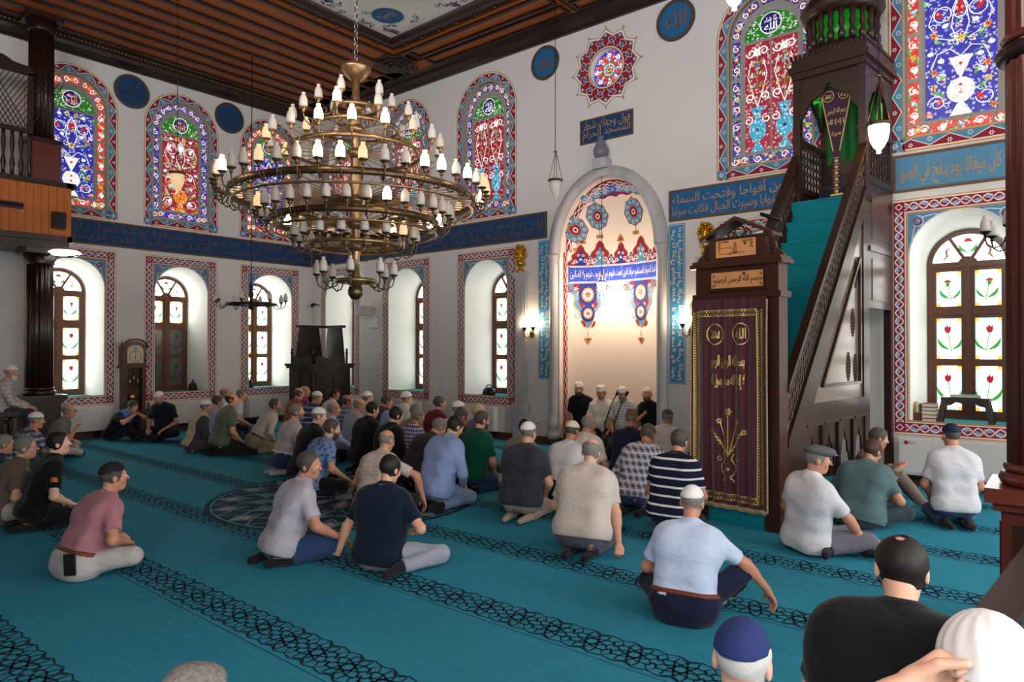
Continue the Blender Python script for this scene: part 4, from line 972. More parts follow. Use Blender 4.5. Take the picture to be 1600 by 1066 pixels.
p = Pat(TP(-.013), .0005, .0006)
for k in range(3): p.stroke([(-.47+.012*k, 2.84), (-.475+.012*k, 2.955)], .005, INK, 1)
p.stroke([(-.56+.09*math.cos(t*.35), 2.865+.035*math.sin(t*.35)) for t in range(19)], .005, INK, 1); p.stroke([(-.5, 2.85), (-.44, 2.835), (-.35, 2.845)], .005, INK, 1)
letter(p, 'محمود خان', -.52, 2.82, -.43, 2.875, INK, 2); p.flower(-.35, 2.93, .02, INK, 1, 7)
for u, s in ((-.655, 1), (-.265, -1)):
    for i, z in enumerate((2.96, 2.93, 2.9)): p.spiral(u+s*.015, z, .016, INK, 1, 1.2, .006, 0, s, 9); p.spiral(u+s*(.05+.03*i), 2.96, .014, INK, 1, 1.2, .006, 0, s, 9)
p.build('tughra', minbar)
def pedi(b):
    apex = (-.455, 3.19)
    for s, x in ((-1, -.86), (1, -.05)):
        b.prism([(x, 2.985), (x, 3.02), (apex[0], apex[1]+.03), (apex[0], apex[1]-.015)] if s < 0 else [(apex[0], apex[1]-.015), (apex[0], apex[1]+.03), (x, 3.02), (x, 2.985)], .24, WOODP, lambda u, z, w: (u, -.04+w, z))
    b.box((-.80, 0, 2.985), (-.11, .16, 3.015), WOODP)
    for u, r in ((-.55, .03), (-.455, .055), (-.36, .03)):
        b.tube([(u+r*math.cos(2*PI*k/14), .08, 3.015+r+.004+r*math.sin(2*PI*k/14)) for k in range(15)], .009, WOODP, 6)
part('pediment', pedi)
for s in (-1, 1):                                     # scrolled brackets beside the pediment
    def br(b, s=s):
        x0 = -.77 if s < 0 else -.14
        b.prism([(x0, 2.775), (x0+s*.17, 2.775), (x0+s*.15, 2.82), (x0+s*.09, 2.86), (x0+s*.08, 2.93), (x0, 2.985)][::(1 if s > 0 else -1)], .05, WOODP, lambda u, z, w: (u, .05+w, z))
        for dx, dz, r in ((.05, .06, .03), (.035, .13, .024)): b.tube([(x0+s*dx+r*math.cos(k*.5), .045, 2.775+dz+r*math.sin(k*.5)) for k in range(13)], .006, WOODM, 6)
    part('scroll_bracket', br)
# velvet curtain
VELV = mat('maroon_velvet', (74, 16, 38), .75, var=.3, scale=5, stretch=(7, 7, .3), sheen=.5); GTHR = mat('gold_thread', (206, 178, 104), .4, metal=.45, var=.25, scale=60); FRIN = mat('cream_fringe', (198, 182, 138), .85, var=.25, scale=80)
def cy(u, z): return -.055-.016*math.sin(u*46+.8*math.sin(z*1.3))*(.35+.65*min(1, max(0, (2.36-z)/.5)))-.006*math.sin(u*19+z*2)
cx0, cx1, cz0, cz1 = -.945, -.105, .19, 2.36
b = MB(); nx, nz = 90, 24
vv = [(cx0+(cx1-cx0)*i/nx, cy(cx0+(cx1-cx0)*i/nx, cz0+(cz1-cz0)*j/nz), cz0+(cz1-cz0)*j/nz) for j in range(nz+1) for i in range(nx+1)]
b.add(vv, [(j*(nx+1)+i, j*(nx+1)+i+1, (j+1)*(nx+1)+i+1, (j+1)*(nx+1)+i) for j in range(nz) for i in range(nx)], VELV, True); curtain = b.build('door_curtain', minbar); curtain['label'] = 'maroon velvet curtain embroidered in gold'
TCu = lambda u, z, h: (u, cy(u, z)-h-.004, z)
p = Pat(TCu, .001, .0008)
def thread_band(x0, z0, x1, z1, ver):
    n = 24
    for i in range(n):
        t0, t1 = i/n, (i+1)/n
        for g in (0, 1):
            if ver: xx = x0+(x1-x0)*g; p.poly([(xx-.006, z0+(z1-z0)*t0), (xx+.006, z0+(z1-z0)*t0), (xx+.006, z0+(z1-z0)*t1), (xx-.006, z0+(z1-z0)*t1)], GTHR, 1)
            else: z_ = z0+(z1-z0)*g; p.poly([(x0+(x1-x0)*t0, z_-.006), (x0+(x1-x0)*t1, z_-.006), (x0+(x1-x0)*t1, z_+.006), (x0+(x1-x0)*t0, z_+.006)], GTHR, 1)
    L = (z1-z0) if ver else (x1-x0); k = int(L/.028)
    for i in range(k):
        for j in (.28, .72):
            u, z = ((x0+(x1-x0)*j, z0+L*(i+.5*(j > .5))/k) if ver else (x0+L*(i+.5*(j > .5))/k, z0+(z1-z0)*j)); p.disc(u, z, .0095, GTHR, 1, 5)
thread_band(cx0+.03, cz0+.07, cx0+.085, cz1-.12, True); thread_band(cx1-.10, cz0+.07, cx1-.045, cz1-.12, True); thread_band(cx0+.085, cz0+.07, cx1-.10, cz0+.13, False); thread_band(cx0+.085, cz1-.18, cx1-.10, cz1-.12, False)
for u, t in ((-.67, 'محمد'), (-.38, 'الله')):
    p.ring(u, 1.99, .088, .011, GTHR, 1, 24, 1.25); letter(p, t, u-.055, 1.94, u+.055, 2.05, GTHR, 2, .02)
letter(p, 'بسم الله الرحمن الرحيم', -.72, 1.60, -.34, 1.77, GTHR, 2, .03); letter(p, 'لا إله إلا الله محمد رسول الله', -.72, 1.41, -.34, 1.57, GTHR, 2, .03)
vx, vz = -.52, .46                                      # embroidered vase of flowers
for s in (-1, 1):
    p.stroke([(vx+s*.055, vz+.275), (vx+s*.04, vz+.25), (vx+s*.034, vz+.22), (vx+s*.05, vz+.19), (vx+s*.072, vz+.16), (vx+s*.08, vz+.13), (vx+s*.072, vz+.10), (vx+s*.05, vz+.065), (vx+s*.026, vz+.04), (vx+s*.03, vz+.02), (vx+s*.06, vz)], .013, GTHR, 1); p.spiral(vx+s*.09, vz+.22, .028, GTHR, 1, 1.0, .009, PI/2, -s, 12)
    for a, L_ in ((.28, .36), (.62, .30)): p.stroke([(vx+s*.01, vz+.27), (vx+s*math.sin(a)*L_*.5, vz+.27+math.cos(a)*L_*.55), (vx+s*math.sin(a)*L_, vz+.27+math.cos(a)*L_)], .011, GTHR, 1); p.flower(vx+s*math.sin(a)*L_, vz+.27+math.cos(a)*L_, .034, GTHR, 2, 6, VELV)
    for k in range(6): p.leaf(vx+s*(.02+.02*k), vz+.3+.035*k, .05, .02, PI/2-s*1.1, GTHR, 2)
p.stroke([(vx, vz+.25), (vx, vz+.68)], .012, GTHR, 1); p.flower(vx, vz+.72, .045, GTHR, 2, 6, VELV); p.rect(vx-.06, vz+.27, vx+.06, vz+.285, GTHR, 1); p.rect(vx-.065, vz-.015, vx+.065, vz, GTHR, 1); p.flower(vx, vz+.12, .025, GTHR, 1, 5)
p.build('gold_embroidery', curtain)
b = MB()
for i in range(84): u = cx0+(cx1-cx0)*(i+.5)/84; b.tube([(u, cy(u, cz0)-.004, cz0+.02), (u+.002*math.sin(i*3), cy(u, cz0)-.008, cz0-.028)], .0045, FRIN, 5)
for i in range(150):
    for u, s in ((cx0, -1), (cx1, 1)): z = cz0+(cz1-cz0-.02)*(i+.5)/150; b.tube([(u, cy(u, z)-.004, z), (u+s*.018, cy(u, z)-.004, z-.006)], .006, FRIN, 4)
b.build('fringe', curtain)
# stairs
NS = 13
for k in range(NS):
    y0 = .2+(YT-.2)*k/NS; z1 = ZP*(k+1)/NS
    part('step', lambda b: (b.box((W+.05, y0, max(0, z1-.42)), (-.05, min(y0+.36, YT), z1), TEALC), b.box((W+.05, y0-.008, z1-.025), (-.05, y0+.0, z1), TEALC)))
part('first_riser', lambda b: b.box((W+.13, -.02, 0), (-.13, .2, .2), TEALC))
part('platform', lambda b: (b.box((W, YT, ZP-.08), (0, YE, ZP), WOODM), b.box((W+.05, YT-.01, ZP), (-.05, YE-.3, ZP+.012), TEALC)))
# sides: sloped string, pierced balustrade, framed panels, little arches
def zr(y): return 1.46+(4.44-1.46)*(y-.2)/(YT-.2)      # top of the hand rail
def side(x0, x1, outer):
    sl = lambda y, d: (y, zr(y)-d)
    P = lambda pts, name, m, xx0=x0, xx1=x1: part(name, lambda b: b.prism(pts, 1, m, lambda u, z, w: (xx0+(xx1-xx0)*w, u, z)))
    P([sl(.2, .07), sl(YT, .07), sl(YT, 0), sl(.2, 0)], 'hand_rail', WOODM, x0-.015, x1+.015)
    P([sl(.2, .64), sl(YT, .64), sl(YT, .56), sl(.2, .56)], 'string_moulding', WOODM, x0-.01, x1+.01)
    b = MB(); xm = (x0+x1)/2; L = YT-.2; n = 34                      # pierced lattice of the balustrade
    P3 = lambda y, d: (xm, y, zr(y)-d)
    for i in range(n+1):
        y0 = .2+L*i/n
        for j in range(3):
            c = P3(min(YT-.03, max(.23, y0+(L/n/2 if j % 2 else 0))), .16+.155*j); r = .052
            b.tube([(xm, c[1]+r*.75*math.cos(2*PI*k/8), c[2]+r*1.25*math.sin(2*PI*k/8)+r*.75*math.cos(2*PI*k/8)*1.28) for k in range(9)], .0115, WOODM, 5, False)
    b.build('pierced_lattice', minbar)
    if not outer: P([(.2, .0), (YT, .0), sl(YT, .64), sl(.2, .64)], 'side_panel', WOODD); return
    P([(.2, 0), (.62, 0), (.62, 1.02), (.82, 1.02), (.82, zr(.82)-.64), (.2, zr(.2)-.64)], 'side_panel', WOODM)
    P([(.82, 1.02), (YT, 1.02), (YT, 1.24), (.82, 1.24)], 'cross_rail', WOODM)
    P([(YT-.10, 1.24), (YT, 1.24), sl(YT, .64), sl(YT-.10, .64)], 'stile', WOODM)
    P([(.82, 1.24), (.86, 1.24), (YT-.1, zr(YT-.1)-.86), (YT-.1, zr(YT-.1)-.64), (.82, zr(.82)-.64)], 'sloped_stile', WOODM)
    PALE = mat('weathered_panel_wood', (120, 100, 84), .3, var=.2, scale=6, coat=.5)
    P([(.90, 1.24), (YT-.1, 1.24), (YT-.1, zr(YT-.1)-.86)], 'triangular_panel', PALE, x0+.02, x1-.025)
    T0, T1, T2_ = (1.12, 1.42), (YT-.22, 1.42), (YT-.22, zr(YT-.22)-1.20)
    for a, c in ((T0, T1), (T1, T2_), (T2_, T0)): part('bead_moulding', lambda b: b.bar((x1-.012, *a), (x1-.012, *c), .035, .045, WOODM, (1, 0, 0)))
    for y_, z_ in ((1.95, 1.62), (2.18, 1.60), (2.1, 2.15), (2.2, 2.75)):
        def orn(b):
            for k in range(9):
                dz = (k-4)*.038; w_ = .05*math.cos((k-4)/4.6*PI/2)
                for q in (-1, 0, 1): b.tube([(x1-.022, y_+q*w_+.014*math.cos(t*PI/3), z_+dz+.016*math.sin(t*PI/3)) for t in range(7)], .0055, WOODD, 4, False)
        part('pierced_rosette', orn)
    nb = 4
    for i in range(nb):
        a = .62+(YT-.62)*i/nb; c = .62+(YT-.62)*(i+1)/nb; m_ = (a+c)/2; hw = (c-a)/2-.06
        P([(a, 0), (a+.06, 0), (a+.06, 1.02), (a, 1.02)], 'arcade_post', WOODM)
        q = [(a+.06, 1.02), (a+.06, .50), (a+.085, .52), (a+.10, .62), (a+.13, .60), (m_-hw*.45, .74), (m_-hw*.2, .78), (m_, .90)]
        q2 = [(2*m_-u, z) for u, z in q]
        P(q+q2[-2::-1], 'arcade_head', WOODM, x0+.02, x1-.02)
        part('bead_moulding', lambda b: b.box((x1-.02, a+.05, .995), (x1+.012, c-.01, 1.02), WOODP))
    P([(YT-.06, 0), (YT, 0), (YT, 1.02), (YT-.06, 1.02)], 'arcade_post', WOODM)
    P([(.2, 0), (.62, 0), (.62, .2), (.2, .2)], 'plinth', WOODM, x0-.03, x1+.04)
side(-.06, -.0, True); side(W, W+.06, False)
# tower at the head of the stairs
for x in (W, -.09):
    for y in (YT, YE-.1): part('tower_post', lambda b: (b.box((x, y, 0 if (x > -.5 or y > 3) else ZP-.1), (x+.09, y+.1, 5.45), WOODM), b.box((x-.012, y-.012, 4.62), (x+.102, y+.112, 4.68), WOODM)))
for x in (W, -.05):
    part('tower_panel', lambda b: (b.box((x, YT+.1, 3.15), (x+.05, YE-.1, 3.95), WOODM), b.box((x-.008, YT+.2, 3.25), (x+.058, YE-.2, 3.85), WOODP)))
    part('tower_panel', lambda b: (b.box((x, YT+.1, 2.35), (x+.05, YE-.1, 3.08), WOODM), b.box((x-.008, YT+.2, 2.45), (x+.058, YE-.2, 2.98), WOODP)))
    for za, zb in ((3.95, 4.03), (4.60, 4.68), (3.08, 3.15)): part('tower_rail', lambda b: b.box((x-.02, YT+.1, za), (x+.07, YE-.1, zb), WOODM))
    def lat(b):
        for i in range(8):
            for j in range(5):
                y_ = YT+.15+.105*i; z_ = 4.09+.11*j; b.tube([(x+.025, y_+.05*math.cos(t*PI/4), z_+.055*math.sin(t*PI/4)) for t in range(9)], .010, WOODM, 5, False)
    part('pierced_lattice', lat)
    def arc(b):
        for (y0, y1) in ((YT+.1, YE-.1),):
            m_ = (y0+y1)/2; h = (y1-y0)/2
            q = [(y0, 5.45), (y0, 4.95), (y0+.08, 5.02), (y0+.14, 5.12), (m_-.12, 5.2), (m_, 5.34)]; b.prism(q+[(2*m_-u, z) for u, z in q[-2::-1]], .05, WOODM, lambda u, z, w: (x+w, u, z))
    part('tower_arch', arc)
def farc(b):
    x0, x1 = W+.09, -.09; m_ = (x0+x1)/2; q = [(x0, 5.45), (x0, 4.90), (x0+.07, 5.0), (x0+.13, 5.13), (m_-.10, 5.2), (m_, 5.33)]; b.prism(q+[(2*m_-u, z) for u, z in q[-2::-1]], .05, WOODM, lambda u, z, w: (u, YT+.02+w, z))
part('tower_arch', farc)
part('tower_cornice', lambda b: (b.box((W-.0, YT-.04, 5.45), (.02, YE+.0, 5.53), WOODM), b.box((W-.03, YT-.08, 5.53), (.06, YE+.0, 5.61), WOODM), b.box((W-.0, YT-.05, 5.61), (.03, YE+.0, 5.72), WOODM)))
tcx, tcy = W/2, (YT+YE)/2
def cren(b):
    for i in range(16): b.box((W-.02+.059*i, YT-.06, 5.72), (W+.015+.059*i, YT-.03, 5.77), WOODM); b.box((.01, YT-.06+.069*i, 5.72), (.04, YT-.02+.069*i, 5.77), WOODM)
part('cresting', cren)['kind'] = 'stuff'
part('drum', lambda b: (b.lathe([(.5, 5.72), (.5, 5.82), (.46, 5.86), (.44, 5.9), (.0, 5.9)], WOODM, 12, (tcx, tcy, 0)), b.lathe([(.44, 6.3), (.5, 6.34), (.54, 6.42), (.52, 6.5), (.0, 6.5)], WOODM, 12, (tcx, tcy, 0))))
for k in range(20): a = 2*PI*k/20; part('drum_baluster', lambda b: b.lathe([(.04, 5.9), (.05, 5.98), (.025, 6.05), (.045, 6.12), (.03, 6.2), (.05, 6.3)], WOODM, 8, (tcx+.42*math.cos(a), tcy+.42*math.sin(a), 0)))
GREENL = glow('green_lamp_glow', (20, 150, 40), .3, 'NONE'); 
part('green_lantern', lambda b: b.lathe([(.36, 5.9), (.36, 6.3)], GREENL, 12, (tcx, tcy, 0)))
part('spire', lambda b: b.lathe([(.46, 6.5), (.42, 6.62), (.25, 7.0), (.08, 7.4), (.05, 7.45), (.07, 7.5), (.0, 7.6)], WOODM, 12, (tcx, tcy, 0)))
GRFAB = mat('green_cloth', (20, 110, 44), .7, var=.25)
part('green_curtain', lambda b: b.add([(W+.1+(-.2-W)*i/24, YE-.14-.02*math.sin(i*1.3), z) for z in (4.45, 5.4) for i in range(25)], [(i, i+1, i+26, i+25) for i in range(24)], GRFAB, True))
part('green_tube_lamp', lambda b: b.box((W+.12, YE-.12, 5.38), (-.12, YE-.08, 5.42), glow('green_tube', (60, 255, 90), 14.0)))
part('seat_back', lambda b: (b.box((W+.1, YE-.12, ZP), (-.1, YE-.06, 4.5), WOODD), b.box((W+.12, YE-.14, 4.30), (-.12, YE-.12, 4.50), WOODP), b.box((W+.2, YE-.135, 3.95), (-.2, YE-.12, 4.22), BLACKP)))
part('seat', lambda b: (b.box((W+.1, YE-.42, ZP), (-.1, YE-.12, ZP+.32), WOODD), b.box((W+.12, YE-.43, ZP+.05), (-.12, YE-.42, ZP+.28), mat('seat_rug', (44, 38, 60), .9, var=.4, scale=20))))
# pennant hanging in the tower
ban = thing('pennant', 'dark purple gold-lettered pennant hanging in the top of the minbar', 'banner', minbar.matrix_basis @ Vector((tcx+.06, YT+.12, 4.0)), minbar.rotation_euler.z)
PURP = mat('purple_velvet', (48, 20, 52), .75, var=.25, sheen=.3)
b = MB(); b.prism([(-.22, 1.28), (.22, 1.28), (.05, .42), (.06, -.1), (.085, -.16), (-.085, -.16), (-.06, -.1), (-.05, .42)], .012, PURP, lambda u, z, w: (u, w, z)); b.build('cloth', ban)
p = Pat(lambda u, z, h: (u, -h, z), .001, .0008)
p.ring(-.10, 1.17, .07, .008, GTHR, 1, 18); p.ring(.10, 1.17, .07, .008, GTHR, 1, 18); letter(p, 'محمد', -.145, 1.14, -.06, 1.21, GTHR, 2, .02); letter(p, 'الله', .055, 1.13, .145, 1.21, GTHR, 2, .02)
letter(p, 'بسم الله الرحمن', -.115, .90, .115, 1.0, GTHR, 2); letter(p, 'لا إله إلا الله', -.10, .76, .10, .86, GTHR, 2); letter(p, 'محمد رسول الله', -.06, .62, .06, .70, GTHR, 2)
for z in (.3, .22, .14, .06, -.02, -.1): p.flower(0, z, .03, GTHR, 1, 6); p.stroke([(-.04, z+.04), (.04, z+.04)], .006, GTHR, 1)
p.rect(-.08, -.155, .08, -.13, GTHR, 1)
for s in (-1, 1): p.stroke([(s*.205, 1.27), (s*.04, .43)], .012, GTHR, 1)
p.build('gold_embroidery', ban); b = MB(); b.tube([(-.26, .006, 1.29), (.26, .006, 1.29)], .012, BRONZED); b.build('rod', ban)
# spot lamp lying on the portal roof
sl_ = thing('reading_lamp', 'small black tube lamp fixed on the minbar door pediment', 'lamp', minbar.matrix_basis @ Vector((-.12, .12, 3.06)), minbar.rotation_euler.z)
b = MB(); b.tube([(-.12, 0, .17), (.10, -.02, .08)], .022, BLACKP, 10); b.build('tube', sl_); b = MB(); b.tube([(.05, 0, -.02), (.02, 0, .10)], .01, BLACKP); b.build('bracket', sl_)
# ================================================================ PREACHER'S CHAIR in the corner
K = thing('preacher_chair', 'dark carved wooden preacher pulpit with tall tapered back in the corner', 'pulpit', (-14.25, 9.1, 0)); K.scale = (.86, .86, 1)
def kp(name, fn, parent=K): b = MB(); fn(b); return b.build(name, parent)
kp('body', lambda b: b.box((0, 0, .1), (1.1, 1.2, 1.36), WOODD)); kp('plinth', lambda b: b.box((-.03, -.03, 0), (1.13, 1.23, .1), WOODD)); kp('desk_top', lambda b: (b.box((-.06, -.06, 1.36), (1.16, 1.26, 1.42), WOODD), b.box((-.09, -.09, 1.42), (1.19, 1.29, 1.47), WOODD)))
for i in range(2):
    kp('front_panel', lambda b: b.box((.1+.5*i, -.015, .2), (.5+.5*i, 0, 1.26), WOODD)); kp('side_panel', lambda b: b.box((1.1, .1+.55*i, .2), (1.115, .55+.55*i, 1.26), WOODD))
kp('back_panel', lambda b: b.prism([(.10, 1.47), (1.0, 1.47), (.86, 2.32), (.24, 2.32)], .05, WOODD, lambda u, z, w: (u-.05, 1.1+w, z)))
kp('back_panel', lambda b: b.prism([(.22, 1.47), (1.12, 1.47), (.98, 2.32), (.36, 2.32)], .05, WOODD, lambda u, z, w: (.05+w, u-.1, z)))
kp('crown', lambda b: (b.box((.12, 1.06, 2.32), (.9, 1.2, 2.38), WOODD), b.box((.0, .2, 2.32), (.14, 1.2, 2.38), WOODD)))
for x, y in ((.05, .05), (1.05, 1.12), (1.05, .05)): kp('corner_post', lambda b: b.lathe([(.03, 1.47), (.03, 1.7), (.045, 1.72), (.025, 1.76), (.035, 1.8), (.0, 1.84)], WOODD, 10, (x, y, 0)))
kp('arm_rest', lambda b: b.prism([(0, 1.47), (.9, 1.47), (.9, 1.62), (.7, 1.68), (.4, 1.60), (.1, 1.66), (0, 1.62)], .04, WOODD, lambda u, z, w: (1.03+w, u+.1, z)))
kp('arm_rest', lambda b: b.prism([(0, 1.47), (.9, 1.47), (.9, 1.62), (.7, 1.68), (.4, 1.60), (.1, 1.66), (0, 1.62)], .04, WOODD, lambda u, z, w: (u+.1, .03+w, z)))
mc = thing('microphone', 'twin gooseneck microphone on the preacher pulpit', 'microphone', (-13.65, 9.35, 1.47))
for s in (-1, 1): b = MB(); b.tube([(s*.05, 0, 0), (s*.06, 0, .2), (s*.09, -.03, .3)], .008, IRON); b.lathe([(0, -.03), (.022, -.02), (.025, .02), (0, .04)], IRON, 10, (s*.09, -.03, .32)); b.build('gooseneck', mc)
# ================================================================ LONGCASE CLOCK
ck = thing('longcase_clock', 'brown longcase clock with brass pendulum between two windows', 'clock', (XL+.005, 6.10, 0), PI/2)   # x along the wall, -y into the room
def cp(name, fn, parent=ck): b = MB(); fn(b); return b.build(name, parent)
WOODK = mat('clock_wood', (82, 44, 26), .4, var=.2, scale=5, stretch=(5, 5, .7), coat=.3)
cp('base', lambda b: (b.box((-.28, -.30, 0), (.28, 0, .08), WOODK), b.box((-.25, -.28, .08), (.25, 0, .48), WOODK), b.box((-.27, -.29, .48), (.27, 0, .53), WOODK)))
cp('trunk', lambda b: (b.box((-.21, -.04, .53), (.21, 0, 1.42), WOODK), b.box((-.21, -.25, .53), (-.15, -.04, 1.42), WOODK), b.box((.15, -.25, .53), (.21, -.04, 1.42), WOODK)))
cp('hood', lambda b: (b.box((-.27, -.29, 1.42), (.27, 0, 1.47), WOODK), b.prism([(-.23, 1.47), (.23, 1.47), (.23, 1.82)]+[(.23*math.cos(PI*k/12), 1.82+.16*math.sin(PI*k/12)) for k in range(1, 12)]+[(-.23, 1.82)], .25, WOODK, lambda u, z, w: (u, -w, z))))
cp('hood_moulding', lambda b: b.tube([(.25*math.cos(PI*k/14), -.26, 1.84+.18*math.sin(PI*k/14)) for k in range(15)], .02, WOODK, 6))
for s in (-1, 1): cp('finial', lambda b: b.lathe([(.02, 1.84), (.035, 1.9), (.01, 1.95), (0, 2.0)], WOODK, 8, (s*.25, -.22, 0)))
DIAL = mat('clock_dial', (206, 196, 160), .4, var=.08); BRASS = mat('bright_brass', (208, 170, 96), .25, metal=.9, var=.1)
dl = cp('dial', lambda b: b.prism([(-.16, 1.52), (.16, 1.52), (.16, 1.78)]+[(.16*math.cos(PI*k/12), 1.78+.12*math.sin(PI*k/12)) for k in range(1, 12)]+[(-.16, 1.78)], .01, DIAL, lambda u, z, w: (u, -.251-w, z)))
p = Pat(lambda u, z, h: (u, -.262-h, z), .001, .001); p.ring(0, 1.66, .12, .012, BRONZED, 1, 28); [p.rect(.1*math.sin(k*PI/6)-.006, 1.66+.1*math.cos(k*PI/6)-.006, .1*math.sin(k*PI/6)+.006, 1.66+.1*math.cos(k*PI/6)+.006, INK, 2) for k in range(12)]
p.stroke([(0, 1.66), (.0, 1.75)], .010, INK, 3); p.stroke([(0, 1.66), (-.01, 1.60)], .012, INK, 3); p.disc(0, 1.83, .045, LBLUE, 1, 14); p.build('hands', dl)
pe = cp('pendulum', lambda b: (b.tube([(0, -.14, 1.4), (0, -.14, .85)], .008, BRASS), b.lathe([(0, -.012), (.085, -.006), (.085, .006), (0, .012)], BRASS, 24, (0, 0, 0))))
me = pe.data
for v in me.vertices:
    if abs(v.co.z) < .02 and abs(v.co.y) < .1: x, y, z = v.co; v.co = (x, -.15+z, .80+y)
for s, z in ((-.08, 1.0), (0, 1.08), (.08, 1.0)): cp('weight', lambda b: b.tube([(s, -.18, z), (s, -.18, z+.24)], .018, BRASS, 10))
# ================================================================ AIR CONDITIONERS under the windows
ACM = mat('ac_enamel', (206, 204, 200), .4, var=.02)
def ac(T, u0, u1, label, logo=False):
    o = thing('air_conditioner', label, 'air conditioner', T(u0, 0, 0)); P0 = Vector(o.location)
    T2 = lambda u, z, h: tuple(Vector(T(u, z, h))-P0)
    bx = lambda b, a, c, d, e, h0, h1, m: b.box((0,0,0), (1,1,1), m, lambda x, y, z: T2(a+(d-a)*x, c+(e-c)*z, h0+(h1-h0)*(1-y)))
    b = MB(); bx(b, u0, .16, u1, .655, .065, .22, ACM); b.build('casing', o)
    b = MB(); bx(b, u0+.02, .19, u1-.02, .64, .22, .235, ACM); b.build('front_panel', o)
    b = MB(); bx(b, u0+.02, .135, u1-.02, .16, .08, .225, BLACKP); b.build('air_slot', o)
    b = MB(); bx(b, u1, .15, u1+.16, .64, .065, .13, WHITEPL); b.build('pipe_cover', o)
    for u in (u0+.1, u1-.15): b = MB(); bx(b, u, 0, u+.05, .14, .08, .2, BLACKP); b.build('foot', o)
    if logo:
        p = Pat(T2, .236, .001); p.disc(u0+.10, .585, .028, mat('logo_red', (170, 20, 60), .5), 1, 16); letter(p, 'LG', u0+.14, .565, u0+.21, .605, mat('logo_grey', (110, 110, 112), .5), 1, 0.0, False); p.build('logo', o)
ac(TQ, -1.82, -.22, 'white floor air conditioner with red round logo under the right window', True)
ac(TQ, -10.22, -8.98, 'white floor air conditioner under the window beside the marble pilaster')
ac(TQ, -12.70, -11.42, 'white floor air conditioner under the middle window of the far wall')
ac(TL, 4.25, 5.55, 'white floor air conditioner under the left window by the carved column')
ac(TL, 6.42, 7.85, 'white floor air conditioner between the longcase clock and next window')
ac(TL, 8.68, 9.0, 'white radiator cover under the window beside the pulpit')
# ================================================================ SIDE GALLERY with its columns
GX, GY1 = -14.40, 4.62
G = thing('gallery', 'wooden side balcony with vertical orange planks on the left wall', 'balcony', (GX, GY1, 0))
def gp(name, lo, hi, m): b = MB(); b.box([a-c for a, c in zip(lo, (GX, GY1, 0))], [a-c for a, c in zip(hi, (GX, GY1, 0))], m); return b.build(name, G)
gp('deck', (XL+.005, YB+.1, 3.92), (GX-.06, GY1-.06, 4.0), WOODD); gp('soffit', (XL+.005, YB+.1, 3.66), (GX-.12, GY1-.12, 3.70), WOODD)
gp('bottom_rail', (GX-.08, YB+.1, 3.80), (GX+.03, GY1, 3.90), WOODD); gp('bottom_rail', (XL+.005, GY1-.08, 3.80), (GX+.03, GY1+.03, 3.90), WOODD)
gp('fascia', (GX-.1, YB+.1, 3.66), (GX-.02, GY1-.04, 3.80), WOODD)
gp('top_rail', (GX-.10, YB+.1, 4.80), (GX+.05, GY1, 4.89), WOODD); gp('top_rail', (XL+.005, GY1-.1, 4.80), (GX+.05, GY1+.05, 4.89), WOODD)
y = GY1-.13
while y > 1.2:
    gp('plank', (GX-.03, y, 3.90), (GX, y+.115, 4.80), WOODB); y -= .12
x = XL+.02
while x < GX-.15: gp('plank', (x, GY1-.03, 3.90), (x+.115, GY1, 4.80), WOODB); x += .12
gp('balustrade_rail', (GX-.06, YB+.1, 5.68), (GX, 4.0, 5.76), WOODD)
y = 3.95
while y > 2.6:
    b = MB(); b.lathe([(.03, 4.89), (.03, 5.0), (.045, 5.1), (.02, 5.25), (.04, 5.45), (.03, 5.6), (.03, 5.68)], WOODD, 8, (-.03, y-GY1, 0)); b.build('baluster', G); y -= .13
b = MB()
for i in range(24):
    for s in (-1, 1):
        y0 = 2.2+.075*i; b.bar((-.03, y0-GY1, 5.76), (-.03, y0+s*.55-GY1, 6.72), .012, .018, WOODD, (1, 0, 0))
b.build('lattice_screen', G, kind='stuff')
gp('screen_frame', (GX-.06, 3.92, 5.76), (GX, 4.0, 6.75), WOODD)
b = MB(); b.prism([(2.2, 6.72), (4.0, 6.72), (4.0, 6.82), (3.9, 6.88), (3.7, 6.90), (3.55, 6.98), (2.2, 6.98)], .06, WOODD, lambda u, z, w: (-.06+w, u-GY1, z)); b.build('screen_crest', G)
sp_ = thing('loudspeaker', 'small black loudspeaker fixed to the balcony planks', 'loudspeaker', (GX+.006, 4.38, 4.02)); b = MB(); b.box((.0, -.1, 0), (.14, .1, .30), BLACKP); b.build('cabinet', sp_); b = MB(); b.box((.14, -.085, .02), (.146, .085, .28), IRON); b.build('grille', sp_)
tb = thing('tube_light', 'dark slim tube light fixed along the balcony planks', 'lamp', (GX+.006, 3.62, 4.36)); b = MB(); b.box((0, -.5, -.05), (.06, .22, .05), BLACKP); b.build('housing', tb); b = MB(); b.tube([(.07, -.48, 0), (.07, .2, 0)], .02, IRON); b.build('tube', tb)
ol = thing('ceiling_fixture', 'bright white oval lamp with dark scrollwork under the balcony corner', 'lamp', (GX+.02, 4.50, 3.60))
b = MB(); b.lathe([(0, -.06), (.2, -.05), (.27, 0), (.2, .04), (0, .05)], glow('fixture_white', (255, 255, 255), 3.2), 24); b.build('diffuser', ol)
b = MB(); b.tube([(-.2, -.2, -.05), (0, 0, -.08), (.2, .16, -.05)], .012, IRON); b.tube([(.05+.12*math.cos(k*.5), .12*math.sin(k*.5), -.075) for k in range(10)], .012, IRON); b.build('scrollwork', ol); b = MB(); b.tube([(-.1, -.1, .04), (-.1, -.1, .2)], .015, IRON); b.build('stem', ol)
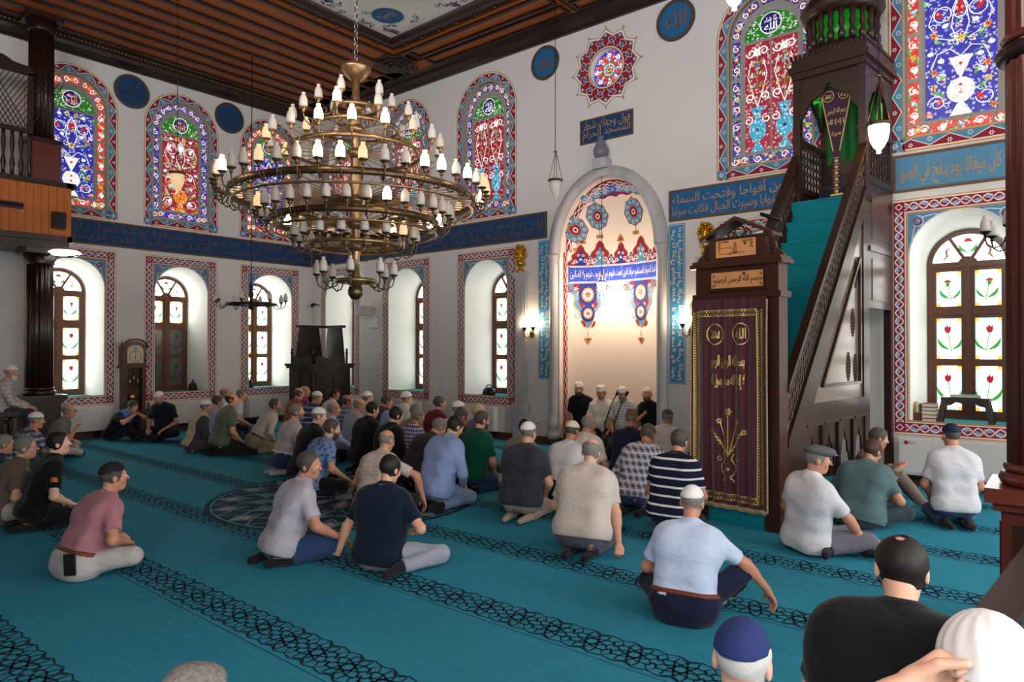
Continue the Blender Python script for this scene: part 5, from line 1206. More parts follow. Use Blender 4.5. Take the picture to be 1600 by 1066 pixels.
def fluted(name, x, y, r, z0, z1, m, label, ped=.26, capz=None, ring=None, square_up=False):
    o = thing(name, label, 'column', (x, y, 0)); cp_ = lambda nm, fn: (lambda b: (fn(b), b.build(nm, o))[1])(MB())
    if z0 < 2:
        cp_('pedestal', lambda b: (b.box((-ped, -ped, 0), (ped, ped, .12), m), b.box((-ped+.03, -ped+.03, .12), (ped-.03, ped-.03, .84), m)))
        for k in range(4):
            c, s = round(math.cos(PI/2*k)), round(math.sin(PI/2*k)); cp_('pedestal_panel', lambda b: b.box((-ped+.09, -ped+.018, .22), (ped-.09, -ped+.03, .76), WOODM, lambda X, Y, Z: (X*c-Y*s, X*s+Y*c, Z)))
        cp_('pedestal_cap', lambda b: (b.box((-ped-.01, -ped-.01, .84), (ped+.01, ped+.01, .89), m), b.box((-ped-.05, -ped-.05, .89), (ped+.05, ped+.05, .98), m)))
        cp_('base_moulding', lambda b: (b.torus(r+.0, .045, m, 32, 8, (0, 0, 1.02)), b.torus(r-.01, .03, m, 32, 8, (0, 0, 1.09)), b.lathe([(r, .98), (r, 1.1), (.0, 1.1)], m, 24)))
    cp_('shaft', lambda b: b.lathe([(r, z0), (r*.97, (z0+z1)/2), (r*.94, z1)], m, 96, flute=16, fl_amp=.10))
    if ring: cp_('neck_ring', lambda b: (b.torus(r, .05, WOODD, 32, 8, (0, 0, ring)), b.torus(r-.01, .03, m, 32, 8, (0, 0, ring+.09))))
    if capz: cp_('capital', lambda b: (b.lathe([(r*.94, z1), (r*1.05, z1+.03), (r*1.0, z1+.06), (r*1.25, z1+.2), (0, z1+.2)], m, 32), b.box((-r*1.35, -r*1.35, z1+.2), (r*1.35, r*1.35, capz), m)))
    return o
fluted('fluted_column', -14.70, 4.20, .22, 1.05, 3.36, WOODS, 'dark fluted wooden column on a square pedestal under the balcony', .30, 3.655)
uc = fluted('upper_column', -14.70, 4.20, .21, 5.66, ZCEIL-.35, WOODS, 'dark wooden column rising from the balcony to the ceiling', capz=ZCEIL-.035)
b = MB(); b.box((-.25, -.25, 4.9), (.25, .25, 5.58), WOODR); b.box((-.28, -.28, 5.58), (.28, .28, 5.66), WOODS); b.build('base_block', uc)
fluted('fluted_column', -.13, 5.44, .205, 1.05, 7.6, WOODR, 'reddish fluted wooden column on a pedestal at the right edge', .25, ZCEIL-.035, 3.72)
# low balustrade and bench by the left column
br_ = thing('low_balustrade', 'dark low wooden balustrade at the far left edge beside the column', 'balustrade', (-13.66, 1.95, 0))
b = MB(); b.box((-.06, 0, .70), (.10, 1.66, .78), WOODD); b.build('hand_rail', br_); b = MB(); b.box((-.05, 0, 0), (.08, 1.66, .12), WOODD); b.build('bottom_rail', br_)
for k in range(9): b = MB(); b.lathe([(.03, .12), (.045, .25), (.02, .4), (.04, .55), (.03, .70)], WOODD, 8, (.02, .1+.18*k, 0)); b.build('baluster', br_)
bn = thing('bench', 'dark wooden bench behind the low balustrade on the left', 'bench', (-14.0, 3.36, .24))
b = MB(); b.box((-.25, -.3, .33), (.25, .2, .38), WOODD); b.build('seat', bn)
for x in (-.22, .16):
    for y in (-.28, .12): b = MB(); b.box((x, y, 0), (x+.06, y+.06, .33), WOODD); b.build('leg', bn)
pf = thing('platform', 'low dark wooden platform behind the balustrade at the left edge', 'platform', (-14.05, 3.0, 0))
b = MB(); b.box((-.34, -1.0, 0), (.30, .88, .20), WOODD); b.build('body', pf); b = MB(); b.box((-.34, -1.0, .20), (.31, .89, .24), WOODS); b.build('deck_board', pf)
# polished rail in the right foreground
rl = thing('polished_handrail', 'glossy dark brown handrail at the right edge below the column', 'handrail', (0, 0, 0))
A = Vector((1.02, 2.62, .80)); Bv = Vector((.98, 4.0, .84))
HRAIL = mat('handrail_wood', (52, 28, 20), .5, var=.2, scale=5, spec=.2)
A = on_plane(1518, 1010, .90); Bv = on_plane(1665, 800, .90)
rl.location = (A.x, A.y, 0); d_ = Bv-A
b = MB(); b.bar((0, 0, .87), (d_.x, d_.y, .87), .13, .05, HRAIL); b.build('top_rail', rl); b = MB(); b.bar((0, 0, .78), (d_.x, d_.y, .78), .07, .12, WOODM); b.build('under_rail', rl)
b = MB(); b.bar((0, 0, .1), (d_.x, d_.y, .1), .06, .08, WOODM); b.build('bottom_rail', rl)
for k in range(7): t = (k+.5)/7; b = MB(); b.lathe([(.03, .14), (.045, .3), (.02, .45), (.04, .6), (.03, .72)], WOODM, 10, (d_.x*t, d_.y*t, 0)); b.build('baluster', rl)
# ================================================================ CHANDELIERS
def shade_mesh(m):
    b = MB(); b.lathe([(.034, 0), (.044, .010), (.046, .03), (.045, .065), (.040, .095), (.030, .12), (.019, .135), (.018, .142), (.023, .15), (.019, .16), (0, .164)], m, 12); return b.mesh('glass_shade')
SH = {'off': shade_mesh(SHOFF), 'lit': shade_mesh(glow('chandelier_glass_lit', (255, 226, 190), BULB*1.6)), 'dim': shade_mesh(SHDIM)}
def arm_mesh(L, m, drop=.10):
    b = MB(); b.tube([(0, 0, 0), (L*.25, 0, -drop*.8), (L*.6, 0, -drop), (L*.92, 0, -drop*.55), (L, 0, 0), (L, 0, .03)], .008, m, 6)
    b.lathe([(.012, .02), (.02, .035), (.012, .045), (.045, .07), (.05, .078), (.0, .08)], m, 10, (L, 0, 0)); b.tube([(L*.55, 0, -drop*.9), (L*.45, 0, -drop*.3), (L*.7, 0, -drop*.2)], .005, m, 5)
    return b.mesh('arm')
def spoke_mesh(r0, r1, m): b = MB(); b.tube([(r0, 0, 0), (r1, 0, 0)], .006, m, 5, False); return b.mesh('spoke')
def ring_part(z, r, m, o, hh=.03): b = MB(); b.lathe([(r-.012, -hh), (r+.012, -hh), (r+.016, 0), (r+.012, hh), (r-.012, hh), (r-.012, -hh)], m, 48, (0, 0, z), caps=False); return b.build('ring', o)
ch = thing('great_chandelier', 'huge tiered brass chandelier with many glass lamps under the dome', 'chandelier', (MX+.07, 4.97, 0))
TIERS = [(4.62, .25, 6, .42, 6, .06), (4.38, .48, 10, .70, 12, .16), (4.10, .75, 18, .98, 24, .2), (3.56, 1.38, 46, 1.52, 60, .3), (3.28, .95, 34, 1.10, 42, .3), (3.02, .55, 18, .70, 24, .12), (2.62, .22, 8, .44, 8, 0)]
for ti, (z, r, n, rl_, ns, lit) in enumerate(TIERS):
    ring_part(z, r, BRONZED if ti in (3, 4) else BRONZE, ch, .035 if ti in (3, 4) else .022)
    if ti in (3, 4): ring_part(z-.11, r*.98, BRONZE, ch, .01)
    am, sm_ = arm_mesh(rl_-r, BRONZED if ti > 2 else BRONZE), spoke_mesh(.07, r, BRONZE)
    for k in range(n):
        a = 2*PI*(k+.5*(ti % 2))/n
        ar = link('arm', am, ch, (r*math.cos(a), r*math.sin(a), z), (0, 0, a)); q = rng.random()
        link('glass_shade', SH['lit' if q < lit*.55 else 'dim' if q < lit*1.2 else 'off'], ar, (rl_-r, 0, .078))
    for k in range(ns): a = 2*PI*(k+.25)/ns; link('spoke', sm_, ch, (0, 0, z), (0, 0, a))
    b = MB(); b.lathe([(.0, -.07), (.06, -.06), (.11, -.02), (.11, .02), (.06, .06), (.0, .07)], BRONZE, 20, (0, 0, z)); b.build('hub', ch)
b = MB(); b.lathe([(.05, 2.55), (.045, 2.9), (.07, 3.0), (.045, 3.2), (.08, 3.4), (.05, 3.6), (.09, 3.75), (.06, 3.9), (.05, 4.3), (.07, 4.5), (.045, 4.7), (.045, 5.0)], BRONZE, 16); b.build('stem', ch)
b = MB(); b.lathe([(0, 2.40), (.05, 2.415), (.085, 2.46), (.09, 2.5), (.075, 2.55), (.04, 2.58), (0, 2.58)], BRONZED, 20); b.build('ball', ch)
b = MB(); b.lathe([(.03, 4.93), (.12, 5.0), (.17, 5.08), (.175, 5.12), (.0, 5.10)], BRONZE, 24); b.build('bowl', ch)
b = MB()
for k in range(70):
    zc = 5.14+.076*k; v_ = k % 2; b.tube([((.022*math.cos(t*PI/4)) if v_ else 0, 0 if v_ else .022*math.cos(t*PI/4), zc+.045*math.sin(t*PI/4)) for t in range(9)], .007, mat('steel_chain', (150, 150, 152), .3, metal=.9), 5, False)
b.build('chain', ch)
def small_chandelier(x, y, z, r, n, label, seed=0, zt=.085):
    o = thing('ring_chandelier', label, 'chandelier', (x, y, z), seed); ring_part(0, r*.72, IRON, o, .02); am = arm_mesh(r*.28, IRON, .09)
    for k in range(n):
        a = 2*PI*k/n; ar = link('arm', am, o, (r*.72*math.cos(a), r*.72*math.sin(a), 0), (0, 0, a)); link('glass_shade', SH['off'], ar, (r*.28, 0, .078))
    for k in range(6): a = 2*PI*k/6; b = MB(); b.tube([(.03*math.cos(a), .03*math.sin(a), 0), (r*.72*math.cos(a), r*.72*math.sin(a), 0)], .009, IRON, 5); b.build('spoke', o)
    b = MB(); b.lathe([(0, -.12), (.05, -.10), (.07, -.05), (.04, 0), (.03, .12), (.06, .2), (.03, .3), (.045, .38), (.012, .45), (.012, .5)], IRON, 12); b.build('stem', o)
    b = MB(); b.tube([(0, 0, .48), (0, 0, ZCEIL-zt-z)], .009, IRON, 6); b.build('rod', o)
small_chandelier(-13.27, 7.57, 2.75, .70, 8, 'small black iron ring chandelier before the left wall windows', 0, .03)
small_chandelier(-.06, 8.35, 2.92, .62, 10, 'small black iron chandelier half behind the right column', .25, .03)
LAMPG = glow('pendant_glass_lit', (255, 220, 165), BULB*1.6); LAMPM = glow('mihrab_lamp_lit', (255, 226, 196), BULB*26); LAMPO = glow('pendant_glass_soft', (255, 216, 170), .55, 'NONE')
def pendant(x, y, z, s, m, label, ztop=ZCEIL, chains=.5):
    o = thing('pendant_lamp', label, 'lamp', (x, y, z))
    b = MB(); b.lathe([(0, -.06*s), (.025*s, -.05*s), (.02*s, -.02*s), (.055*s, .02*s), (.09*s, .09*s), (.108*s, .18*s), (.11*s, .26*s)], m, 18); b.build('glass_cup', o)
    b = MB(); b.lathe([(.112*s, .255*s), (.135*s, .27*s), (.135*s, .285*s), (.10*s, .30*s)], BRONZED, 18, caps=False); b.build('rim', o)
    for k in range(4): a = PI/2*k+.4; b = MB(); b.tube([(.12*s*math.cos(a), .12*s*math.sin(a), .28*s), (.012, .012*math.sin(a), .28*s+chains*s)], .005, BRONZED, 5); b.build('chain', o)
    b = MB(); b.lathe([(0, .28*s+chains*s-.03), (.04*s, .28*s+chains*s), (0, .28*s+chains*s+.03)], BRONZED, 10); b.tube([(0, 0, .28*s+chains*s), (0, 0, ztop-z)], .006, IRON, 5); b.build('rod', o)
pendant(-11.7, 5.32, 4.52, 1.0, LAMPO, 'glass pendant lamp hanging before the left wall red window', chains=.35, ztop=ZCEIL-.03)
pendant(-6.62, 9.2, 4.36, .95, SHOFF, 'unlit glass pendant lamp with chains beside the mihrab arch', ztop=ZCEIL-.11)
pendant(MX-.02, YQ-.12, 2.83, .72, LAMPM, 'small lit glass pendant lamp hanging inside the mihrab', ztop=5.06, chains=.2)
pendant(-1.77, 9.05, 4.22, 1.05, LAMPG, 'lit glass pendant lamp beside the minbar tower', ztop=ZCEIL-.075, chains=.55)
pendant(-2.55, 6.55, 5.22, 1.05, LAMPG, 'lit glass pendant lamp at the top edge above the minbar door', ztop=ZCEIL-.11, chains=.5)
# ================================================================ SMALL THINGS
PAGES = mat('book_pages', (214, 204, 180), .8, var=.1)
def book(x, y, z, w, d, h, m, rot, label, lean=0, group=None):
    o = thing('book', label, 'book', (x, y, z), rot, group); o.rotation_euler.x = lean
    b = MB(); b.box((-w/2+.004, -d/2+.004, .004), (w/2-.004, d/2-.004, h-.004), PAGES); b.build('pages', o)
    b = MB(); b.box((-w/2, -d/2, 0), (w/2, d/2, .004), m); b.box((-w/2, -d/2, h-.004), (w/2, d/2, h), m); b.box((-w/2, -d/2, 0), (-w/2+.004, d/2, h), m); b.build('cover', o)
SZ = LOW_Z0+.022
cl = [((120, 40, 90), 'purple'), ((150, 60, 50), 'red brown'), ((210, 190, 150), 'cream'), ((60, 60, 80), 'dark grey'), ((130, 50, 80), 'plum')]
for i, (c, n_) in enumerate(cl): book(-1.50, 10.78, SZ+.005+.05*i, .165, .22, .045, mat('book_'+n_.replace(' ', '_'), c, .6), .0*i, 'closed %s book, %s of the pile on the window sill' % (n_, ('bottom one', 'second from below', 'middle one', 'fourth from below', 'top one')[i]), group='books piled on the window sill')
for i, (c, n_) in enumerate((((190, 160, 90), 'ochre'), ((230, 220, 200), 'off-white'), ((60, 120, 90), 'green'), ((180, 60, 50), 'red'))):
    o = thing('book', 'upright %s book standing in the wooden box on the sill' % n_, 'book', (-1.667+.026*i, 10.82, SZ+.015), 0, 'books standing in the sill box'); b = MB(); b.box((-.009, -.08, 0), (.009, .08, .24-.012*i), PAGES); b.build('pages', o); b = MB(); b.box((-.011, -.085, 0), (-.008, .08, .245-.012*i), mat('spine_'+n_, c, .6)); b.box((.008, -.085, 0), (.011, .08, .245-.012*i), mat('spine_'+n_, c, .6)); b.box((-.011, -.089, 0), (.011, -.085, .245-.012*i), mat('spine_'+n_, c, .6)); b.build('cover', o)
bxo = thing('book_box', 'small brown wooden book box on the right window sill', 'box', (-1.63, 10.82, SZ)); bxo.scale = (.55, 1, 1); 
for lo, hi in (((-.10, -.11, 0), (.10, .11, .012)), ((-.10, -.11, .012), (-.09, .11, .17)), ((.09, -.11, .012), (.10, .11, .17)), ((-.09, -.11, .012), (.09, -.1, .12)), ((-.09, .1, .012), (.09, .11, .17))): b = MB(); b.box(lo, hi, WOODW); b.build('board', bxo)
st = thing('reading_stool', 'dark brown folding reading stand on the right window sill', 'stand', (-1.10, 10.84, SZ)); DKB = mat('dark_brown_plastic', (58, 44, 40), .4, var=.1)
b = MB(); b.box((-.27, -.14, .31), (.27, .14, .345), DKB); b.build('top', st)
for s in (-1, 1):
    for q in (-1, 1): b = MB(); b.bar((s*.29, q*.12, 0), (s*.235, q*.10, .31), .06, .05, DKB, (0, 1, 0)); b.build('leg', st)
b = MB(); b.prism([(-.235, .31), (.235, .31), (.235, .22), (.15, .24), (.1, .28), (0, .26), (-.1, .28), (-.15, .24), (-.235, .22)], .02, DKB, lambda u, z, w: (u, -.12+w, z)); b.build('apron', st)
book(-1.10, 10.84, SZ+.347, .32, .22, .03, mat('book_teal', (40, 130, 110), .6), 0, 'closed teal green book on the reading stand')
def lump(name, label, cat, x, y, z, sx, sy, sz, m):
    o = thing(name, label, cat, (x, y, z)); b = MB(); b.lathe([(.0, 0), (.9*sx, 0), (sx, .25*sz), (.85*sx, .7*sz), (.5*sx, .95*sz), (0, sz)], m, 14, sy=sy/sx); b.build('body', o); b = MB(); b.tube([(-.6*sx, 0, .8*sz), (-.3*sx, 0, 1.25*sz), (.3*sx, 0, 1.3*sz), (.6*sx, 0, .85*sz)], .012, m, 6); b.build('handle', o)
lump('handbag', 'black slouched bag on the window sill left of the pilaster', 'bag', -9.62, 10.95, SZ, .17, .10, .16, BLACKP)
lump('handbag', 'small black bag on the sill of the half-dark left window', 'bag', XL-.28, 7.58, SZ, .08, .1, .2, BLACKP)
lump('handbag', 'small black bag on the sill of the window nearest the pulpit', 'bag', XL-.25, 8.98, SZ, .08, .1, .2, BLACKP)
ws = thing('wall_speaker', 'pale grey loudspeaker on a bracket between two far windows', 'loudspeaker', (-13.10, YQ-.012, 2.72)); b = MB(); b.box((-.19, -.32, -.10), (.19, -.1, .12), mat('pale_grey_plastic', (176, 174, 168), .5)); b.build('cabinet', ws); b = MB(); b.box((-.03, -.1, -.03), (.03, 0, .03), IRON); b.build('bracket', ws)
wb = thing('junction_box', 'small white box on the wall under the pale loudspeaker', 'box', (-12.98, YQ-.012, 2.42)); b = MB(); b.box((-.13, -.07, -.10), (.13, 0, .11), WHITEPL); b.build('casing', wb); b = MB(); b.box((-.11, -.075, -.08), (.11, -.07, .09), WHITEPL); b.build('lid', wb)
sk = thing('wall_socket', 'white wall socket left of the mihrab base', 'socket', (-8.02, YQ-.012, .38)); b = MB(); b.box((-.07, -.015, -.05), (.07, 0, .05), WHITEPL); b.build('plate', sk); b = MB(); b.box((-.03, -.02, -.02), (.03, -.015, .02), mat('socket_grey', (170, 168, 164), .5)); b.build('insert', sk)
cc = thing('security_camera', 'small dark camera on a bracket in the room corner', 'camera', (XL+.35, YQ-.012, 2.95)); b = MB(); b.tube([(0, 0, 0), (0, -.16, .02)], .015, IRON); b.build('bracket', cc); b = MB(); b.tube([(-.03, -.14, .02), (.08, -.28, -.03)], .045, IRON, 12); b.build('body', cc)
for i, (x, y, nm) in enumerate(((-6.42, 10.42, 'left'), (-6.22, 10.40, 'right'))):
    o = thing('microphone_stand', 'black tripod microphone stand, %s of the pair before the mihrab' % nm, 'microphone', (x, y, 0)); b = MB(); b.tube([(0, 0, .1), (0, 0, .55)], .011, IRON); b.build('pole', o)
    for k in range(3): a = 2*PI*k/3+.5; b = MB(); b.tube([(0, 0, .18), (.16*math.cos(a), .16*math.sin(a)*.4, .01)], .009, IRON); b.build('leg', o)
    b = MB(); b.tube([(0, 0, .5), (.1, .06, .85), (.18, .10, 1.02)], .009, IRON); b.build('boom', o); b = MB(); b.tube([(.17, .09, 1.0), (.21, .12, 1.08)], [.018, .03], IRON, 10); b.build('microphone', o)
stl = thing('stool', 'low wooden stool under the man in the knit cap', 'stool', (0, 0, 0))
b = MB(); b.box((-.2, -.2, .36), (.2, .2, .40), WOODM); b.build('seat', stl)
for x in (-.18, .13):
    for y in (-.18, .13): b = MB(); b.box((x, y, 0), (x+.05, y+.05, .36), WOODM); b.build('leg', stl)
RG = thing('rear_gallery', 'wooden rear gallery above the entrance behind the seated men', 'balcony', (-7.8, .9, 0))  # unseen gallery, added to keep light off the near-left floor
for nm, lo, hi, m in (('deck', (-6.5, -4.9, 3.70), (6.4, 0, 4.0), WOODD), ('parapet', (-6.5, -.06, 4.0), (6.4, 0, 4.85), WOODB), ('top_rail', (-6.5, -.1, 4.85), (6.4, .04, 4.92), WOODD)): b = MB(); b.box(lo, hi, m); b.build(nm, RG)
for x in (-6.2, -2.2, 2.0, 6.1): b = MB(); b.lathe([(.14, 0), (.14, 3.7)], WOODS, 20, (x, -3.6, 0)); b.build('post', RG)
# ================================================================ PEOPLE
# A body is one surface grown from a signed distance field over a posed skeleton; clothes are looser fields over the same joints.
V3 = lambda *a: np.array(a, float)
def unit(v): v = np.asarray(v, float); return v/(np.linalg.norm(v)+1e-12)
class Field:
    def __init__(s, lo, hi, cell):
        s.lo = np.asarray(lo, float); s.cell = cell; s.n = np.ceil((np.asarray(hi)-s.lo)/cell).astype(int)+1
        s.ax = [s.lo[i]+cell*np.arange(s.n[i]) for i in range(3)]; s.f = np.full(s.n, .5)
    def _blk(s, lo, hi):
        a = np.clip(np.floor((lo-s.lo)/s.cell).astype(int), 0, s.n-1); b = np.clip(np.ceil((hi-s.lo)/s.cell).astype(int)+1, 1, s.n)
        sl = tuple(slice(int(a[i]), int(b[i])) for i in range(3))
        return sl, s.ax[0][sl[0]][:, None, None], s.ax[1][sl[1]][None, :, None], s.ax[2][sl[2]][None, None, :]
    def _mix(s, sl, d, k):
        f = s.f[sl]
        if k <= 0: s.f[sl] = np.minimum(f, d); return
        h = np.clip(.5+.5*(f-d)/k, 0, 1); s.f[sl] = f*(1-h)+d*h-k*h*(1-h)
    def cap(s, a, b, ra, rb=None, k=.035, cut=None, o=0.0):
        rb = ra if rb is None else rb; ra += o; rb += o; a = np.asarray(a, float); b = np.asarray(b, float); m = max(ra, rb)+k+2*s.cell
        sl, X, Y, Z = s._blk(np.minimum(a, b)-m, np.maximum(a, b)+m)
        if 0 in (X.size, Y.size, Z.size): return
        d = b-a; q = d@d+1e-12; t = np.clip(((X-a[0])*d[0]+(Y-a[1])*d[1]+(Z-a[2])*d[2])/q, 0, 1)
        D = np.sqrt((X-a[0]-t*d[0])**2+(Y-a[1]-t*d[1])**2+(Z-a[2]-t*d[2])**2)-(ra+t*(rb-ra))
        for p, n in (cut or ()): D = np.maximum(D, (X-p[0])*n[0]+(Y-p[1])*n[1]+(Z-p[2])*n[2])
        s._mix(sl, D, k)
    def ell(s, c, r, k=.02, R=None, sub=False, o=0.0):
        c = np.asarray(c, float); r = np.asarray(r, float)+o; m = max(r)+k+2*s.cell
        sl, X, Y, Z = s._blk(c-m, c+m); p = [X-c[0], Y-c[1], Z-c[2]]
        if R is not None: p = [p[0]*R[0][i]+p[1]*R[1][i]+p[2]*R[2][i] for i in range(3)]
        k0 = np.sqrt(sum((p[i]/r[i])**2 for i in range(3))); k1 = np.sqrt(sum((p[i]/r[i]**2)**2 for i in range(3)))+1e-9
        D = k0*(k0-1)/k1
        if sub: s.f[sl] = np.maximum(s.f[sl], -D)
        else: s._mix(sl, D, k)
    def clip(s, p, n):
        n = unit(n); s.f = np.maximum(s.f, (s.ax[0][:, None, None]-p[0])*n[0]+(s.ax[1][None, :, None]-p[1])*n[1]+(s.ax[2][None, None, :]-p[2])*n[2])
    def folds(s, amp, seed):
        r = np.random.default_rng(seed); X, Y, Z = s.ax[0][:, None, None], s.ax[1][None, :, None], s.ax[2][None, None, :]
        for i in range(4):
            d = unit(r.normal(size=3)*V3(1, 1, .7)); w = r.uniform(22, 52); s.f = s.f+amp*np.sin(w*(X*d[0]+Y*d[1]+Z*d[2])+r.uniform(0, 6)+1.6*np.sin(9*(X*d[1]-Z*d[0])))*.55
    def mesh(s):
        f = s.f; n = f.shape; ins = f < 0; c = np.zeros(tuple(k-1 for k in n), int)
        for dx in (0, 1):
            for dy in (0, 1):
                for dz in (0, 1): c += ins[dx:n[0]-1+dx, dy:n[1]-1+dy, dz:n[2]-1+dz]
        act = (c > 0) & (c < 8); idx = np.full(act.shape, -1, int); I = np.argwhere(act); idx[act] = np.arange(len(I))
        if not len(I): return np.zeros((0, 3)), np.zeros((0, 4), int)
        acc = np.zeros((len(I), 3)); cnt = np.zeros(len(I)); off = np.array([(a, b, d) for a in (0, 1) for b in (0, 1) for d in (0, 1)])
        val = [f[I[:, 0]+o[0], I[:, 1]+o[1], I[:, 2]+o[2]] for o in off]
        for a in range(8):
            for b in range(a+1, 8):
                if np.abs(off[a]-off[b]).sum() != 1: continue
                m = (val[a] < 0) != (val[b] < 0); t = np.where(m, val[a]/(val[a]-val[b]+1e-12), 0)
                acc += np.where(m[:, None], off[a]+t[:, None]*(off[b]-off[a]), 0); cnt += m
        v = (I+acc/cnt[:, None])*s.cell+s.lo
        quads = []
        for ax in range(3):
            u, w = (ax+1) % 3, (ax+2) % 3; sl0 = [slice(None)]*3; sl1 = [slice(None)]*3; sl0[ax] = slice(0, n[ax]-1); sl1[ax] = slice(1, n[ax])
            for z in (u, w): sl0[z] = slice(1, n[z]-1); sl1[z] = slice(1, n[z]-1)
            a, b = ins[tuple(sl0)], ins[tuple(sl1)]; E = np.argwhere(a != b)
            if not len(E): continue
            fl = a[tuple(E.T)]; E = E.copy(); E[:, u] += 1; E[:, w] += 1
            def at(du, dw): q = E.copy(); q[:, u] -= du; q[:, w] -= dw; return idx[tuple(q.T)]
            q = np.stack([at(1, 1), at(0, 1), at(0, 0), at(1, 0)], 1); q[~fl] = q[~fl][:, ::-1]; quads.append(q)
        q = np.concatenate(quads); return v, q[(q >= 0).all(1)]
def join_mesh(name, parts, mats):
    """parts: (verts, faces, material index)"""
    V, F, Mi, o = [], [], [], 0
    for v, f, m in parts:
        V.append(v); F += (np.asarray(f)+o).tolist() if not isinstance(f, list) else [[i+o for i in q] for q in f]; Mi += [m]*len(f); o += len(v)
    me = bpy.data.meshes.new(name); me.from_pydata(np.concatenate(V).tolist(), [], F)
    for m in mats: me.materials.append(m)
    me.polygons.foreach_set('material_index', Mi); me.polygons.foreach_set('use_smooth', [True]*len(F)); me.update(); return me
# ---- head, hair, cap and hand templates (head centre at 0, face towards +y)
def head_field(cell, o=0.0):
    F = Field((-.12, -.15, -.17), (.12, .15, .15), cell)
    F.ell((0, -.012, .032), (.076, .097, .088), 0, o=o); F.ell((0, .022, -.035), (.057, .068, .082), .03, o=o); F.ell((0, .05, -.092), (.034, .032, .026), .03, o=o); F.ell((0, .0, -.06), (.054, .05, .05), .03, o=o)
    return F
HT = {}
for nm, cell in (('far', .0105), ('near', .0062)):
    F = head_field(cell)
    F.cap((0, .082, .016), (0, .106, -.022), .008, .0135, .012); F.cap((-.03, .076, .024), (.03, .076, .024), .012, k=.015)
    for s in (-1, 1):
        F.ell((s*.031, .099, .004), (.017, .017, .013), sub=True); F.ell((s*.079, -.012, -.006), (.010, .021, .033), .008); F.ell((s*.045, .06, -.03), (.02, .02, .022), .02)
    F.cap((-.018, .083, -.054), (.018, .083, -.054), .007, k=.008); F.cap((-.015, .082, -.066), (.015, .082, -.066), .008, k=.008)
    F.cap((0, -.018, -.05), (0, -.032, -.135), .05, k=.02); HT[nm] = F.mesh()
def ball(c, r, n=6):
    v, f = [], []
    for i in range(n+1):
        for j in range(2*n): a, b = PI*i/n, PI*j/n; v.append((c[0]+r*math.sin(a)*math.cos(b), c[1]+r*math.sin(a)*math.sin(b), c[2]+r*math.cos(a)))
    for i in range(n):
        for j in range(2*n): f.append((i*2*n+j, i*2*n+(j+1) % (2*n), (i+1)*2*n+(j+1) % (2*n), (i+1)*2*n+j))
    return np.array(v), np.array(f)
EYES = [(*ball((s*.031, .079, .004), .0125), 1) for s in (-1, 1)]+[(*ball((s*.031, .0875, .003), .0055, 4), 2) for s in (-1, 1)]
def hair_mesh(kind, cell):
    F = head_field(cell, .0035 if kind == 'under' else .008)
    F.clip((0, .074, .088), (0, .112, -.06) if kind != 'long' else (0, .12, -.04)); F.clip((0, -.04, -.062), (0, .35, -1))
    if kind == 'fringe': F.clip((0, 0, .05), (0, .35, 1))
    if kind == 'thin': F.ell((0, -.055, .115), (.022, .026, .028), sub=True)
    if kind == 'under': F.clip((0, 0, .058), (0, 0, 1)); F.clip((0, -.04, -.046), (0, .35, -1))
    F.folds(.004 if cell < .008 else .002, 5); return F.mesh()
def beard_mesh(cell):
    F = head_field(cell, .010); F.clip((0, .02, -.035), (0, 0, 1)); F.clip((0, .02, -.04), (0, -1, .0)); F.ell((0, .10, -.056), (.022, .03, .010), sub=True); return F.mesh()
def cap_mesh(kind, cell):
    if kind in ('kufi', 'tall', 'imam'):
        F = Field((-.12, -.14, -.06), (.12, .14, .22), cell); H = {'kufi': .058, 'tall': .075, 'imam': .085}[kind]
        F.ell((0, -.012, .034), (.085, .106, .100), 0)
        if kind != 'kufi': F.cap((0, -.012, .05), (0, -.014, .05+H), .080, .074, .01, cut=[((0, 0, .055+H), (0, 0, 1))])
        F.clip((0, .085, .058), (0, .10, -.9))
    elif kind == 'knit':
        F = Field((-.12, -.14, -.06), (.12, .14, .2), cell); F.ell((0, -.012, .032), (.088, .110, .105), 0); F.clip((0, .085, .045), (0, .16, -.9))
        X, Y, Z = F.ax[0][:, None, None], F.ax[1][None, :, None], F.ax[2][None, None, :]; F.f = F.f+.0016*np.sin(np.arctan2(Y+.012, X)*16+np.abs(Z-.05)*45)
    else:                                               # flat cap with a peak
        F = Field((-.14, -.16, -.04), (.14, .19, .2), cell); F.ell((0, .012, .078), (.102, .132, .046), 0); F.ell((0, -.012, .04), (.084, .105, .08), .02); F.ell((0, .112, .058), (.065, .05, .009), .012); F.clip((0, .0, .045), (0, -.1, -1))
    return F.mesh()
TPL = {}
def tpl(fn, *a):
    k = (fn.__name__, a)
    if k not in TPL: TPL[k] = fn(*a)
    return TPL[k]
def hand_mesh(kind, cell):
    """wrist at 0, fingers along +y, palm towards -z, thumb on +x"""
    F = Field((-.07, -.03, -.10), (.10, .21, .05), cell); curl = {'relaxed': .38, 'flat': .06, 'fist': 1.15}[kind]
    F.cap((0, -.02, 0), (0, .02, 0), .024, .024, .01)
    for x, L, y0 in ((-.031, .058, .078), (-.011, .073, .088), (.010, .078, .090), (.031, .070, .086)):
        F.cap((x*.55, .012, 0), (x, y0, 0), .015, .0125, .012); p = V3(x, y0, 0); a = 0
        for j, fr in enumerate((.45, .32, .23)):
            a += curl*(1.0 if j else .8); q = p+V3(x*.25*fr*L/.03*.1, math.cos(a), -math.sin(a))*L*fr; F.cap(p, q, .0098-.0008*j, .0090-.0008*j, .004); p = q
    t0, t1, t2 = V3(.022, .02, -.006), V3(.052, .052, -.016-.01*curl), V3(.060, .086, -.022-.03*curl); F.cap(t0, t1, .0145, .0115, .01); F.cap(t1, t2, .011, .009, .004)
    return F.mesh()
